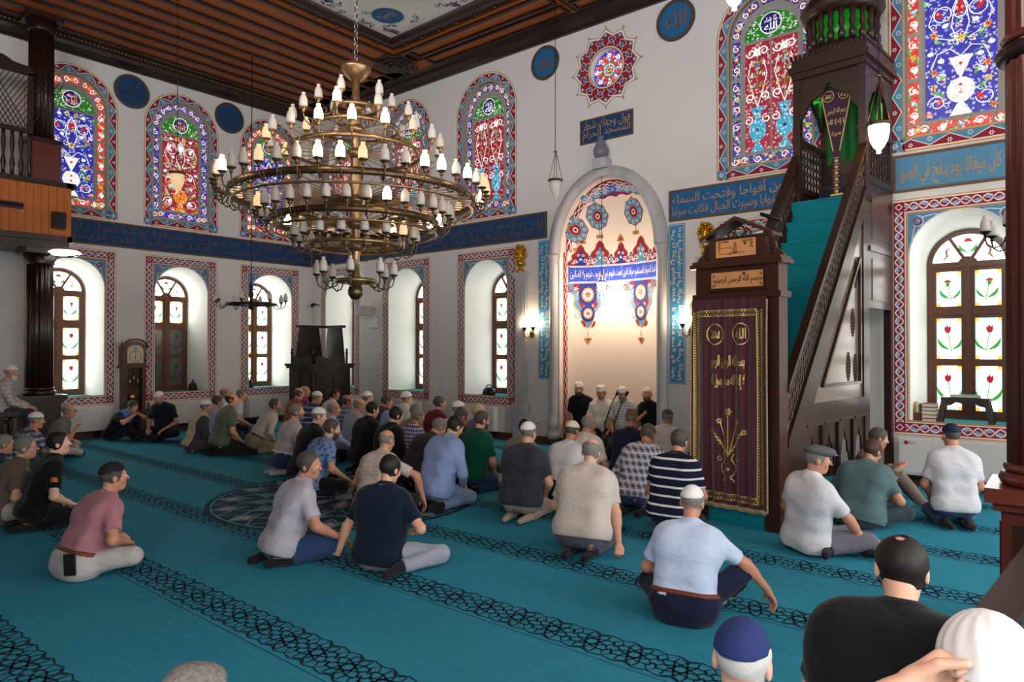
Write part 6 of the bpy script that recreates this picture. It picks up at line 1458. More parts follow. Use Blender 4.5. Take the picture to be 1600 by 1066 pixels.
SKIN = [mat('skin_%d' % i, c, .55, var=.07, scale=18, spec=.4) for i, c in enumerate(((214, 160, 130), (196, 138, 108), (176, 118, 90), (222, 172, 146)))]
EYEW = mat('eye_white', (225, 220, 215), .3, var=.02); EYEB = mat('eye_iris', (50, 34, 26), .3)
HBLACK = mat('hair_black', (30, 24, 22), .6, var=.3, scale=60); HDARK = mat('hair_dark_grey', (82, 76, 72), .65, var=.3, scale=60); HGREY = mat('hair_grey', (138, 133, 128), .65, var=.4, scale=70, bump=.5); HWHITE = mat('hair_white', (206, 202, 196), .65, var=.15, scale=60); HBROWN = mat('hair_brown', (74, 52, 40), .6, var=.3, scale=60); HBLOND = mat('hair_sandy', (188, 166, 130), .6, var=.2, scale=60)
CAPW = mat('cap_white', (226, 224, 222), .85, var=.05, scale=60); CAPC = mat('cap_cream', (222, 208, 178), .85, var=.06, scale=60); CAPN = mat('cap_navy', (30, 40, 66), .9, var=.15, scale=60); CAPB = mat('cap_blue', (34, 48, 100), .9, var=.15, scale=60); CAPK = mat('cap_black', (26, 28, 32), .9, var=.15, scale=60); CAPG = mat('cap_grey', (92, 94, 98), .9, var=.15, scale=60); CAPBR = mat('cap_brown', (128, 92, 60), .9, var=.15, scale=60); CAPGR = mat('cap_dark_green_grey', (84, 84, 80), .9, var=.15, scale=60)
_cl = {}
def wrinkle(m):
    """soft creases of worn cloth"""
    nt = m.node_tree; b = nt.nodes['Principled BSDF']; tc = nt.nodes.new('ShaderNodeTexCoord'); mp = nt.nodes.new('ShaderNodeMapping'); mp.inputs['Scale'].default_value = (1, 1, 1.9)
    n = nt.nodes.new('ShaderNodeTexNoise'); n.inputs['Scale'].default_value = 5; n.inputs['Detail'].default_value = 2; n.inputs['Distortion'].default_value = .9
    bp = nt.nodes.new('ShaderNodeBump'); bp.inputs['Strength'].default_value = .32; bp.inputs['Distance'].default_value = .05
    nt.links.new(tc.outputs['Object'], mp.inputs[0]); nt.links.new(mp.outputs[0], n.inputs['Vector']); nt.links.new(n.outputs[0], bp.inputs['Height']); nt.links.new(bp.outputs[0], b.inputs['Normal']); return m
def cloth(rgb, rough=.9):
    k = tuple(rgb)
    if k not in _cl: _cl[k] = wrinkle(mat('cloth_%02x%02x%02x' % k, rgb, rough, var=.08, scale=25, spec=.12, sheen=.1))
    return _cl[k]
def pattern(name, base, lines, kind='plaid', per=.06, w=.25):
    """woven stripes or checks, in the wearer's own axes"""
    if name in MATS: return MATS[name]
    m = mat(name, base, .9, var=.08, scale=25, spec=.12); nt = m.node_tree; b = nt.nodes['Principled BSDF']; src = b.inputs['Base Color'].links[0].from_socket
    tc = nt.nodes.new('ShaderNodeTexCoord'); sp = nt.nodes.new('ShaderNodeSeparateXYZ'); nt.links.new(tc.outputs['Object'], sp.inputs[0])
    def stripe(sock, p, ww):
        a = nt.nodes.new('ShaderNodeMath'); a.operation = 'DIVIDE'; a.inputs[1].default_value = p; nt.links.new(sock, a.inputs[0])
        f = nt.nodes.new('ShaderNodeMath'); f.operation = 'FRACT'; nt.links.new(a.outputs[0], f.inputs[0])
        g = nt.nodes.new('ShaderNodeMath'); g.operation = 'LESS_THAN'; g.inputs[1].default_value = ww; nt.links.new(f.outputs[0], g.inputs[0]); return g.outputs[0]
    xy = nt.nodes.new('ShaderNodeMath'); xy.operation = 'ADD'; nt.links.new(sp.outputs[0], xy.inputs[0]); nt.links.new(sp.outputs[1], xy.inputs[1])
    cur = src
    def over(mask, col, fac):
        nonlocal cur
        mu = nt.nodes.new('ShaderNodeMath'); mu.operation = 'MULTIPLY'; mu.inputs[1].default_value = fac; nt.links.new(mask, mu.inputs[0])
        mx = nt.nodes.new('ShaderNodeMix'); mx.data_type = 'RGBA'; nt.links.new(mu.outputs[0], mx.inputs[0]); nt.links.new(cur, mx.inputs[6]); mx.inputs[7].default_value = (*lin(col), 1); cur = mx.outputs[2]
    if kind == 'blotch':
        n = nt.nodes.new('ShaderNodeTexNoise'); n.inputs['Scale'].default_value = 1/per; nt.links.new(tc.outputs['Object'], n.inputs['Vector'])
        g = nt.nodes.new('ShaderNodeMath'); g.operation = 'GREATER_THAN'; g.inputs[1].default_value = w; nt.links.new(n.outputs[0], g.inputs[0]); over(g.outputs[0], lines[0], .85)
    else:
        for i, c in enumerate(lines):
            off = nt.nodes.new('ShaderNodeMath'); off.operation = 'ADD'; off.inputs[1].default_value = per*.5*i+20; nt.links.new(sp.outputs[2], off.inputs[0])
            if kind in ('plaid', 'hstripe'): over(stripe(off.outputs[0], per, w), c, .8 if kind == 'plaid' else 1)
            if kind in ('plaid', 'vstripe'):
                o2 = nt.nodes.new('ShaderNodeMath'); o2.operation = 'ADD'; o2.inputs[1].default_value = per*.5*i+20; nt.links.new(xy.outputs[0], o2.inputs[0]); over(stripe(o2.outputs[0], per, w), c, .65 if kind == 'plaid' else 1)
    nt.links.new(cur, b.inputs['Base Color']); return wrinkle(m)
def rot_axis(v, ax, a):
    ax = unit(ax); v = np.asarray(v, float); return v*math.cos(a)+np.cross(ax, v)*math.sin(a)+ax*(ax@v)*(1-math.cos(a))
def ik(S, T, l1, l2, pole):
    d = T-S; D = min(np.linalg.norm(d), (l1+l2)*.995); u = unit(d); T = S+u*D; a = (l1*l1-l2*l2+D*D)/(2*D); h = math.sqrt(max(0, l1*l1-a*a)); pv = np.asarray(pole, float); pv = unit(pv-u*(pv@u)); return S+u*a+pv*h, T
POSES = {
 # pelvis; legs = (knee, ankle, toe) for left (x<0) and right; wrists as targets
 'kneel': dict(pel=(0, 0, .25), legs=(((-.14, .40, .085), (-.11, -.03, .055), (-.09, -.20, .045)), ((.14, .40, .085), (.11, -.03, .055), (.09, -.20, .045))), wr=((-.16, .27, .25), (.16, .27, .25))),
 'cross': dict(pel=(0, 0, .135), legs=(((-.37, .24, .17), (.06, .34, .07), (.17, .27, .05)), ((.37, .24, .17), (-.05, .42, .06), (-.17, .36, .05))), wr=((-.18, .30, .26), (.18, .30, .26))),
 'side': dict(pel=(0, 0, .135), legs=(((-.20, .40, .12), (-.02, .02, .07), (.10, -.12, .05)), ((.40, .22, .13), (.22, -.16, .07), (.14, -.28, .05))), wr=((-.34, -.12, .04), (.20, .26, .30))),
 'knee_up': dict(pel=(0, 0, .135), legs=(((-.34, .26, .15), (.04, .34, .06), (.16, .38, .05)), ((.28, .30, .42), (.36, .52, .08), (.40, .66, .05))), wr=((-.16, .30, .24), (.40, .42, .30))),
 'chair': dict(pel=(0, 0, .75), legs=(((-.12, .42, .74), (-.12, .44, .32), (-.12, .58, .28)), ((.12, .42, .74), (.12, .44, .32), (.12, .58, .28))), wr=((-.15, .42, .84), (.15, .42, .84))),
}
PEOPLE = []
def person(label, hx, hy, pose='kneel', face=0, shirt=None, pants=None, hair=None, cap=None, sleeve='short', tucked=False, collar=True, skin=1, beard=None, glasses=False, lean=8, curve=14, side=0, head=(0, 8, 0), bulk=1.0, scale=1.0,
           near=False, wr=None, legs=None, pel=None, pole=None, hands=('relaxed', 'relaxed'), socks=None, belt=None, jacket=False, base_z=0.0, at=None, group='men seated on the carpet', extra=None, palm=None, turtle=False, capkind='kufi', vest=None, vest_hem=-.05):
    P = POSES[pose]; pel = V3(*(pel or P['pel'])); legs = legs or P['legs']; wr = wr or P['wr']; cell = .0125 if near else .021; hk = 'near' if near else 'far'
    # spine
    ang = math.radians(lean); cv = math.radians(curve); sd = math.radians(side); pts = [pel]; segs = (.16, .16, .14, .065); dirs = []
    for i, L in enumerate(segs):
        a = ang+cv*(i+.5)/4; d = V3(math.sin(sd), math.sin(a), math.cos(a)*math.cos(sd)); d = unit(d); dirs.append(d); pts.append(pts[-1]+d*L)
    s0, s1, s2, s3, s4 = pts; up = dirs[2]; R = unit(np.cross(V3(0, 1, 0), V3(0, 0, 1))); R = V3(1, 0, 0); R = unit(R-up*(R@up)); fw = np.cross(up, R)
    neck = s4+unit(dirs[3]*.6+V3(0, .25, .5))*.055; hq = Euler((-math.radians(head[1]), math.radians(head[2]), math.radians(head[0])), 'XYZ').to_matrix(); hR = np.array(hq)
    hc = neck+hR@V3(0, .022, .105); top = hc+hR@V3(0, -.01, .122)+(V3(0, 0, .012) if cap else 0)
    # stature: place the head where it is seen
    c, s_ = math.cos(math.radians(face)), math.sin(math.radians(face))
    if at is None:
        w = on_plane(hx, hy, base_z+top[2]*scale); tx, ty = top[0]*scale, top[1]*scale; loc = Vector((w.x-(c*tx-s_*ty), w.y-(s_*tx+c*ty), base_z))
    else: loc = Vector((*at, base_z))
    o = thing('person', label, 'person', loc, math.radians(face), group); o.scale = (scale,)*3
    PEOPLE.append((label, tuple(loc)))
    b = bulk; sh = [s3-R*.178*(.6+.4*b)-up*.025, s3+R*.178*(.6+.4*b)-up*.025]
    arms = []
    for i in (0, 1):
        pv = (pole[i] if pole else V3((-1, 1)[i]*.8, -.5, -.6)); el, w_ = ik(sh[i], V3(*wr[i]), .285, .25, pv); arms.append((sh[i], el, w_))
    hips = [pel+V3(-.085, 0, -.01), pel+V3(.085, 0, -.01)]
    allp = np.array([pel, s4, top, *sh]+[q for a in arms for q in a]+[np.array(q, float) for L in legs for q in L]); lo = allp.min(0)-.24; hi = allp.max(0)+.22; lo[2] = max(lo[2], -.06)
    def torso(F, o=0.0, full=True, k=.05):
        if full: F.cap(pel-R*.085*b, pel+R*.085*b, .118*b, k=k, o=o); F.cap(pel-V3(.07, .03, .03), pel+V3(.07, -.03, -.03), .115*b, k=k, o=o)
        F.cap(s1-R*.075*b, s1+R*.075*b, .108*b, k=k, o=o); F.cap(s1+fw*.05*b-R*.04, s1+fw*.05*b+R*.04, .095*b, k=k, o=o); F.cap(s2-R*.088*b, s2+R*.088*b, .112*b, k=k, o=o); F.cap(s2+up*.08-R*.10*b, s2+up*.08+R*.10*b, .10*b, k=k, o=o); F.cap(s3-up*.02-R*.13*b, s3-up*.02+R*.13*b, .068, k=k, o=o)
        for q in (-1, 1): F.cap(s3+R*.12*q, s4+R*.02*q, .05, .048, k, o=o)
    body = Field(lo, hi, cell); torso(body, -.008); body.cap(s4-up*.04, neck+hR@V3(0, 0, .06), .054+.008*(b-1), .052, .03)
    for a, e, w_ in arms: body.cap(a, e, .050*(.7+.3*b), .041, .03); body.cap(e, w_-unit(w_-e)*.0, .042, .027, .012); body.cap(e, e+(w_-e)*.35, .043, .042, .015)
    for i, (kn, an, toe) in enumerate(legs):
        kn, an, toe = V3(*kn), V3(*an), V3(*toe); body.cap(hips[i], kn, .080*b, .055, .03); body.cap(kn, an, .055, .036, .02); body.cap(an, toe, .036, .026, .02)
    v, f = body.mesh(); parts = [(v, f, 0)]; hv, hf = HT[hk]; parts.append((hv@hR.T+hc, hf, 0)); parts += [(e[0]@hR.T+hc, e[1], e[2]) for e in EYES]
    for i, (a, e, w_) in enumerate(arms):
        y = unit(w_-e); pn = V3(0, 0, -1) if palm is None or palm[i] is None else V3(*palm[i]); yy = y
        if hands[i] == 'flat': yy = unit(V3(y[0], y[1]+.25, 0)+V3(0, .01, 0))
        elif hands[i] == 'drop': yy = unit(y+V3(0, .1, -.6))
        z = -unit(pn-yy*(pn@yy)); x = np.cross(yy, z); hm, hfc = tpl(hand_mesh, 'relaxed' if hands[i] == 'drop' else hands[i], .0048 if near else .0085); hm = hm.copy(); sx = 1 if i == 0 else -1
        hm[:, 0] *= sx; g = hfc if sx > 0 else hfc[:, ::-1]; parts.append((hm@np.stack([x, yy, z])+w_+yy*.012, g, 0))
    me = join_mesh('body', parts, [SKIN[skin], EYEW, EYEB]); link('body', me, o)
    # upper garment
    sh_o = (.012 if tucked else .019) if not jacket else .024; F = Field(lo, hi, cell); hem = .025 if tucked else (-.085 if not jacket else -.12); torso(F, sh_o)
    F.cap(s4-up*.06, s4+up*.03, .066, .062, .02, cut=[(s4+up*.028, up)])
    for a, e, w_ in arms:
        if sleeve == 'none': continue
        if sleeve == 'short': q = a+(e-a)*.74; F.cap(a, q+(e-a)*.2, .056*(.7+.3*b), .058, .04, cut=[(q, unit(e-a))], o=.006)
        else: q = e+(w_-e)*.97; F.cap(a, e, .054*(.7+.3*b), .049, .04, o=.008); F.cap(e, q, .049, .036, .015, cut=[(q, unit(w_-e))], o=.006)
    F.folds(.0035, int(abs(hx)*7+hy)); d0 = unit(dirs[0]); F.clip(pel+d0*hem, -d0); F.clip(V3(0, 0, .018), (0, 0, -1))
    v, f = F.mesh(); gname = 'jacket' if jacket else 'shirt'; so = link(gname, join_mesh(gname, [(v, f, 0)], [shirt or cloth((180, 180, 180))]), o)
    if collar:
        rr = .066; n = 20; vv, ff = [], []; cr = R; cf = np.cross(up, R); cm = cloth(collar) if isinstance(collar, tuple) else (shirt or cloth((180, 180, 180)))
        for j, (zz, r_) in enumerate(((.0, rr+.006), (.045, rr), (.05, rr+.004), (.016, rr+.018))):
            for k in range(n): t = 2*PI*k/n; gap = .25 if math.sin(t) > .9 else 0; vv.append(s4-up*.012+up*(zz-gap*.05)+cr*math.cos(t)*r_+cf*math.sin(t)*r_*1.05)
        for j in range(3):
            for k in range(n): ff.append((j*n+k, j*n+(k+1) % n, (j+1)*n+(k+1) % n, (j+1)*n+k))
        link('collar', join_mesh('collar', [(np.array(vv), ff, 0)], [cm]), so)
    if vest:
        F = Field(lo, hi, cell); torso(F, .028); F.cap(s4-up*.06, s4+up*.0, .07, .066, .02, cut=[(s4, up)]); F.clip(pel+d0*vest_hem, -d0); F.folds(.003, 3)
        for q in (-1, 1): F.clip(s3+R*.165*q*(.6+.4*b), R*q)
        v, f = F.mesh(); link('vest', join_mesh('vest', [(v, f, 0)], [vest]), o)
    if belt:
        F = Field(lo, hi, cell); torso(F, .022); F.clip(pel+d0*.085, d0); F.clip(pel+d0*.05, -d0); v, f = F.mesh()
        if len(v): link('belt', join_mesh('belt', [(v, f, 0)], [belt]), o)
    # trousers and socks
    F = Field(lo, hi, cell); oo = .013; po = .016 if tucked else -.004; wc = [(pel+d0*(.075 if tucked else .02), d0)]; F.cap(pel-R*.085*b, pel+R*.085*b, .118*b, k=.05, o=po, cut=wc); F.cap(pel-V3(.07, .03, .03), pel+V3(.07, -.03, -.03), .115*b, k=.05, o=po, cut=wc)
    for i, (kn, an, toe) in enumerate(legs):
        kn, an = V3(*kn), V3(*an); q = kn+(an-kn)*.93; F.cap(hips[i]+(kn-hips[i])*.12, kn, .082*b, .064, .03, o=oo*.8); F.cap(kn, q, .062, .050, .02, cut=[(q, unit(an-kn))], o=oo*.6)
    F.folds(.0035, int(hx*3+hy)); F.clip(V3(0, 0, .006), (0, 0, -1)); v, f = F.mesh(); link('trousers', join_mesh('trousers', [(v, f, 0)], [pants or cloth((50, 50, 56))]), o)
    for i, (kn, an, toe) in enumerate(legs):
        kn, an, toe = V3(*kn), V3(*an), V3(*toe); l_ = np.minimum(an, toe)-.12; h_ = np.maximum(an, toe)+.12; F = Field(l_, h_, max(.010, cell*.7)); F.cap(an+(kn-an)*.14, an, .043, .042, .02); F.cap(an, toe, .043, .032, .02); F.cap(an, an-unit(toe-an)*.03, .04, .036, .02); F.clip(V3(0, 0, .004), (0, 0, -1)); v, f = F.mesh()
        link('sock', join_mesh('sock', [(v, f, 0)], [socks or cloth((30, 30, 34))]), o)
    # head gear
    T = lambda m: (m[0]@hR.T+hc, m[1], 0)
    hc_ = .0062 if near else .0095
    if hair: link('hair', join_mesh('hair', [T(tpl(hair_mesh, 'under' if cap else hair[0], hc_))], [hair[1]]), o)
    if cap: link('cap', join_mesh('cap', [T(tpl(cap_mesh, capkind, hc_))], [cap]), o)
    if beard: link('beard', join_mesh('beard', [T(tpl(beard_mesh, hc_))], [beard]), o)
    if glasses:
        g = MB(); q = lambda *a: tuple(hR@V3(*a)+hc)
        for s2_ in (-1, 1): g.tube([q(s2_*.032+.023*math.cos(t*PI/6), .103, .004+.018*math.sin(t*PI/6)) for t in range(13)], .0022, IRON, 5, False); g.tube([q(s2_*.055, .10, .008), q(s2_*.082, .0, .006)], .0022, IRON, 5)
        g.tube([q(-.009, .106, .006), q(.009, .106, .006)], .0022, IRON, 5); g.build('glasses', o)
    if extra: extra(o, dict(pel=pel, s1=s1, s2=s2, s3=s3, R=R, up=up, fw=fw, arms=arms, hc=hc, b=b))
    return o
C = cloth; JEAN = C((44, 66, 104)); KHAKI = C((140, 128, 106)); BLK = C((28, 28, 32)); NVY = C((26, 34, 52)); GRY = C((104, 104, 112)); LGRY = C((150, 152, 160)); WHT = C((206, 207, 212)); BGE = C((196, 186, 170)); DGRY = C((58, 60, 66))
LEATH = mat('belt_brown_leather', (110, 56, 34), .5); LEATHB = mat('belt_black_leather', (30, 28, 28), .5); LEATHW = mat('belt_white', (220, 218, 210), .6); WSOCK = C((206, 206, 204))
# ---- foreground
person('big man in a black polo with thinning dark hair, seen from behind', 1408, 838, 'kneel', 4, C((20, 20, 24)), C((24, 24, 28)), ('thin', HBLACK), skin=3, bulk=1.42, scale=1.08, lean=10, curve=18, head=(6, 16, 0), near=True, collar=(34, 34, 38))
person('elderly man in a blue skullcap at the bottom edge', 1160, 965, 'cross', 10, C((170, 180, 190)), DGRY, ('under', HWHITE), CAPB, skin=3, near=True, bulk=1.05, head=(0, 4, 0), scale=1.05)
person('man in a white ribbed knit cap resting his hand on his cheek', 1542, 955, 'chair', 12, C((190, 190, 186)), DGRY, ('under', HGREY), CAPW, skin=3, near=True, capkind='knit', head=(-6, 10, 0), hands=('fist', 'relaxed'), pel=(0, 0, .53), legs=(((-.14, .42, .50), (-.14, .44, .09), (-.14, .58, .05)), ((.14, .42, .50), (.14, .44, .09), (.14, .58, .05))), wr=((-.15, .07, 1.19), (.2, .3, .6)), pole=(V3(-.7, -.5, -.8), V3(.8, -.5, -.6)), palm=((1, -.1, 0), None))
stl.location = PEOPLE[-1][1]
person('man with tousled grey hair whose crown shows at the bottom edge', 308, 1037, 'cross', -5, C((120, 110, 104)), DGRY, ('short', HGREY), skin=3, near=True)
person('man in a light blue shirt and white cap with brown belt', 1082, 757, 'knee_up', 10, C((196, 214, 240)), C((28, 34, 56)), ('under', HGREY), CAPW, skin=1, bulk=1.16, scale=.96, near=True, belt=LEATH, tucked=True, wr=((-.15, .30, .24), (.50, .36, .19)), pole=(V3(-.8, -.5, -.6), V3(.9, .3, .8)), legs=(((-.34, .24, .15), (.06, .34, .06), (.18, .38, .05)), ((.36, .30, .33), (.20, .50, .07), (.12, .62, .05))), lean=10, curve=18, hands=('relaxed', 'drop'), socks=C((190, 186, 176)))
person('man in a navy polo leaning on his left hand', 612, 711, 'side', 22, C((20, 32, 50)), C((150, 154, 168)), ('short', HBLACK), skin=0, near=True, bulk=1.12, lean=2, curve=10, side=2, head=(-14, 14, 0), hands=('flat', 'relaxed'), wr=((-.40, -.04, .05), (.26, .16, .30)), legs=(((-.10, .42, .12), (.10, .05, .07), (.18, -.08, .05)), ((.50, .14, .12), (.26, -.14, .07), (.22, -.32, .05))), collar=(50, 110, 170))
person('man in a pale grey T-shirt and jeans sitting beside the carpet medallion', 483, 706, 'kneel', -14, C((176, 174, 184)), JEAN, ('short', HDARK), skin=1, near=True, bulk=1.05, pel=(0, 0, .17), legs=(((-.14, .38, .085), (-.10, -.06, .06), (-.04, -.24, .05)), ((.28, .38, .13), (.16, .02, .06), (.14, -.16, .05))), wr=((-.12, .28, .27), (.32, .40, .22)), lean=14, curve=18, head=(-40, 4, 0), collar=(180, 180, 190))
person('man in a pink shirt and black cap with a phone on his belt', 175, 721, 'cross', 6, C((172, 116, 126)), C((184, 178, 176)), ('under', HDARK), CAPK, skin=1, near=True, bulk=1.08, belt=LEATH, tucked=True, lean=16, curve=22, head=(-12, -2, 0), capkind='kufi', wr=((-.15, .32, .25), (.20, .26, .25)), extra=lambda o, d: (lambda b: (b.box((-.04, -.012, -.085), (.04, .012, .085), BLACKP), b.build('phone_case', o, loc=tuple(d['pel']+V3(.185, -.145, .03)), rot=(.1, 0, .75))))(MB()))
def fire(o, d):
    b = MB(); 
    for i, t in enumerate(('ZABITA',)): pass
    T = lambda u, z, h: tuple(d['s2']+d['R']*u+d['up']*z-d['fw']*(.136*d['b']+.016+h+.012))
    p = Pat(T, .002, .001); letter(p, 'İTFAİYE', -.10, .03, .10, .065, WHITEP, 1, 0, False); p.build('back_lettering', o)
    a, e, w = d['arms'][1]; m = a+(e-a)*.4; n = unit(V3(1, -.25, .1)); b.lathe([(0, .0), (.032, .0), (.036, .006), (0, .01)], mat('sleeve_badge', (196, 110, 50), .6, var=.3, scale=60), 12)
    q = b.build('sleeve_badge', o, loc=tuple(m+n*.066)); q.rotation_euler = Vector(n).to_track_quat('Z', 'Y').to_euler()
person('young man in a black uniform T-shirt with a sleeve badge', 88, 675, 'kneel', -4, C((18, 18, 22)), C((20, 20, 24)), ('short', HBLACK), skin=3, near=True, pel=(0, 0, .20), lean=14, curve=12, head=(-10, -4, 0), extra=fire, collar=False)
person('grey-haired man with glasses in a brown T-shirt at the left edge', 38, 682, 'cross', -8, C((104, 88, 80)), C((180, 174, 168)), ('short', HGREY), skin=0, near=True, glasses=True, bulk=1.1, lean=14, curve=20, head=(-10, -2, 0), collar=False)
person('grey-haired man in dark blue half hidden at the left edge', 8, 679, 'cross', -6, C((34, 44, 70)), DGRY, ('short', HGREY), skin=1, lean=12, scale=.93)
# ---- left side
person('man in a white cap and checked shirt sitting behind the low balustrade', 14, 566, 'chair', -20, pattern('plaid_beige', (190, 184, 178), [(120, 112, 110)], per=.07, w=.14), DGRY, None, CAPW, skin=1, beard=HWHITE, sleeve='long', at=(-14.0, 3.40), pel=(0, 0, .76))
person('man in a white cap and blue plaid shirt with a hand at his chin', 58, 643, 'cross', -15, pattern('plaid_slate', (88, 98, 116), [(170, 176, 186), (40, 44, 56)], per=.08, w=.2), DGRY, ('under', HGREY), CAPW, skin=1, sleeve='long', lean=16, curve=22, wr=((-.12, .3, .3), (.06, .30, .58)), pole=(V3(-.8, -.5, -.6), V3(.5, .3, -1)), hands=('relaxed', 'fist'), palm=(None, (0, -1, .2)))
person('man in a grey-brown polo and pale trousers resting his chin under the left window', 107, 631, 'cross', -30, C((112, 108, 102)), C((182, 174, 164)), ('fringe', HGREY), skin=1, glasses=True, lean=10, curve=24, wr=((-.1, .3, .25), (.10, .36, .48)), pole=(V3(-.8, -.5, -.6), V3(.6, .3, -1)), head=(-8, 2, 0))
VESTB = C((84, 134, 190))
person('press man in a bright blue vest bending over a phone by the clock', 211, 627, 'cross', -60, C((26, 28, 36)), C((24, 26, 32)), ('short', HDARK), skin=0, sleeve='short', vest=VESTB, vest_hem=.22, lean=26, curve=26, head=(0, 30, 0), legs=(((-.16, .34, .40), (-.14, .52, .07), (-.14, .66, .05)), ((.16, .36, .38), (.14, .56, .07), (.14, .70, .05))), wr=((-.08, .50, .52), (.10, .50, .50)), pole=(V3(-1, 0, -.5), V3(1, 0, -.5)),
       extra=lambda o, d: (lambda p: (p.rect(-.09, .03, .09, .11, WHITEP, 1), p.build('back_print', o)))(Pat(lambda u, z, h: tuple(d['s2']+d['R']*u+d['up']*z-d['fw']*(.16+h)), .002, .001)))
person('man in a white cap and navy shirt reading cross-legged near the clock', 246, 612, 'cross', -150, C((30, 36, 52)), C((26, 28, 34)), None, CAPW, skin=1, head=(0, 26, 0), bulk=1.12, lean=10, beard=HGREY, pel=(0, 0, .22))
person('man in a white cap and beige vest over grey sleeves', 322, 624, 'cross', -8, C((70, 72, 82)), C((90, 84, 76)), ('under', HGREY), CAPW, skin=1, sleeve='long', vest=C((186, 168, 142)), lean=12, head=(-20, 4, 0))
person('grey-haired man in a white shirt behind the olive T-shirt', 352, 606, 'kneel', -5, WHT, DGRY, ('fringe', HGREY), skin=1, collar=(30, 30, 34), head=(-20, 4, 0))
person('man in a pale blue shirt hidden behind the olive T-shirt', 340, 618, 'cross', 0, C((150, 168, 204)), DGRY, ('short', HDARK), skin=1)
person('kneeling man in an olive green T-shirt and dark trousers', 361, 613, 'kneel', -12, C((92, 104, 88)), C((44, 40, 42)), ('fringe', HBROWN), skin=0, collar=False, bulk=1.05, head=(-25, -2, 0), lean=10, scale=1.04)
person('man with grey hair in a white T-shirt near the left wall', 377, 608, 'cross', -20, WHT, NVY, ('short', HGREY), skin=0, lean=14, pel=(0, 0, .2), head=(-15, 0, 0))
person('kneeling man in a beige shirt and khaki trousers with a dark belt', 428, 623, 'kneel', -14, C((186, 180, 164)), KHAKI, ('short', HDARK), skin=1, glasses=True, sleeve='long', tucked=True, belt=LEATHB, lean=30, curve=14, head=(-22, -8, 0), beard=HGREY)
person('kneeling man in a light grey T-shirt, jeans and a white belt', 462, 631, 'kneel', -10, C((186, 180, 180)), JEAN, ('short', HGREY), skin=0, belt=LEATHW, tucked=True, lean=14, head=(-22, -4, 0), beard=HGREY, socks=C((180, 178, 178)))
person('bald man in a magenta T-shirt in front of the pulpit', 476, 603, 'kneel', -10, C((140, 46, 122)), DGRY, ('fringe', HGREY), skin=1, head=(-25, -2, 0), scale=1.0)
person('man hidden behind the magenta T-shirt in front of the pulpit', 468, 606, 'kneel', -5, C((150, 90, 60)), DGRY, ('fringe', HDARK), skin=0)
person('man in a blue striped shirt and small white cap by the pulpit', 497, 611, 'kneel', -5, pattern('stripe_slate', (58, 74, 104), [(140, 160, 190)], 'hstripe', .09, .3), DGRY, ('under', HGREY), CAPW, skin=1, lean=16, head=(-30, 12, 0))
person('dark-haired man in a white T-shirt beside the pulpit', 522, 607, 'kneel', -8, WHT, DGRY, ('short', HBLACK), skin=2, head=(-25, 2, 0), collar=False)
person('man in a striped grey-blue shirt right of the pulpit', 543, 617, 'kneel', -5, pattern('stripe_aqua', (120, 148, 168), [(60, 74, 90)], 'hstripe', .07, .25), JEAN, ('fringe', HDARK), skin=2, lean=12, head=(-15, 6, 0))
person('man in a black sweater and white cap, kneeling', 500, 636, 'kneel', -6, C((22, 22, 26)), BLK, ('under', HGREY), CAPW, skin=3, sleeve='long', head=(-25, 10, 0), lean=14)
person('bald man in a light blue dress shirt with his hand on his knee', 522, 628, 'cross', -8, C((160, 174, 212)), BLK, ('fringe', HGREY), skin=1, sleeve='long', lean=12, head=(-22, 4, 0), pel=(0, 0, .2), wr=((-.16, .3, .3), (.36, .34, .26)))
person('man in a blue floral polo and black trousers beside the medallion', 520, 655, 'cross', -10, pattern('print_floral', (122, 150, 196), [(52, 70, 116)], 'blotch', .045, .57), BLK, ('short', HDARK), skin=0, lean=16, curve=18, head=(-15, 10, 0), pel=(0, 0, .2), beard=HDARK, collar=(34, 40, 64), wr=((-.16, .3, .3), (.30, .30, .26)), socks=C((140, 140, 146)), bulk=1.05)
# ---- middle
person('bald man with glasses in a grey-blue shirt', 562, 622, 'cross', -6, C((150, 160, 184)), DGRY, ('fringe', HGREY), skin=1, sleeve='long', glasses=True, head=(-18, 8, 0), pel=(0, 0, .22))
person('man in a white cap at the far wall between the windows', 574, 611, 'kneel', -6, C((190, 190, 190)), DGRY, ('under', HGREY), CAPW, skin=0, head=(-15, 2, 0))
person('man in a black suit with short black hair, left of the pair', 583, 628, 'kneel', -4, C((24, 24, 28)), BLK, ('short', HBLACK), skin=0, sleeve='long', jacket=True, bulk=1.06, head=(-6, 10, 0), collar=(200, 200, 204))
person('man in a dark purple vest over a blue shirt', 606, 617, 'kneel', -6, C((120, 140, 176)), DGRY, ('short', HDARK), skin=1, sleeve='long', vest=C((58, 48, 62)), lean=14, head=(-14, 12, 0))
person('bearded man in a white shirt and white cap at the far wall', 635, 611, 'kneel', -8, WHT, WHT, ('under', HGREY), CAPW, skin=1, sleeve='long', beard=HWHITE, bulk=1.08, head=(-20, 2, 0), capkind='knit')
person('man in a black suit with thick black hair, right of the pair', 621, 636, 'kneel', -4, C((22, 22, 28)), BLK, ('long', HBLACK), skin=0, sleeve='long', jacket=True, bulk=1.06, head=(-10, 14, 0), collar=(200, 200, 204))
person('grey-haired man whose head shows above the blue checked shirt', 650, 632, 'cross', -4, C((150, 120, 110)), DGRY, ('short', HGREY), skin=1, head=(-10, 6, 0), pel=(0, 0, .15))
person('grey-haired man in a blue and white checked shirt', 654, 638, 'cross', -4, pattern('check_navy', (214, 218, 230), [(34, 52, 116)], 'plaid', .05, .5), DGRY, ('short', HGREY), skin=1, lean=14, head=(-12, 10, 0), pel=(0, 0, .2))
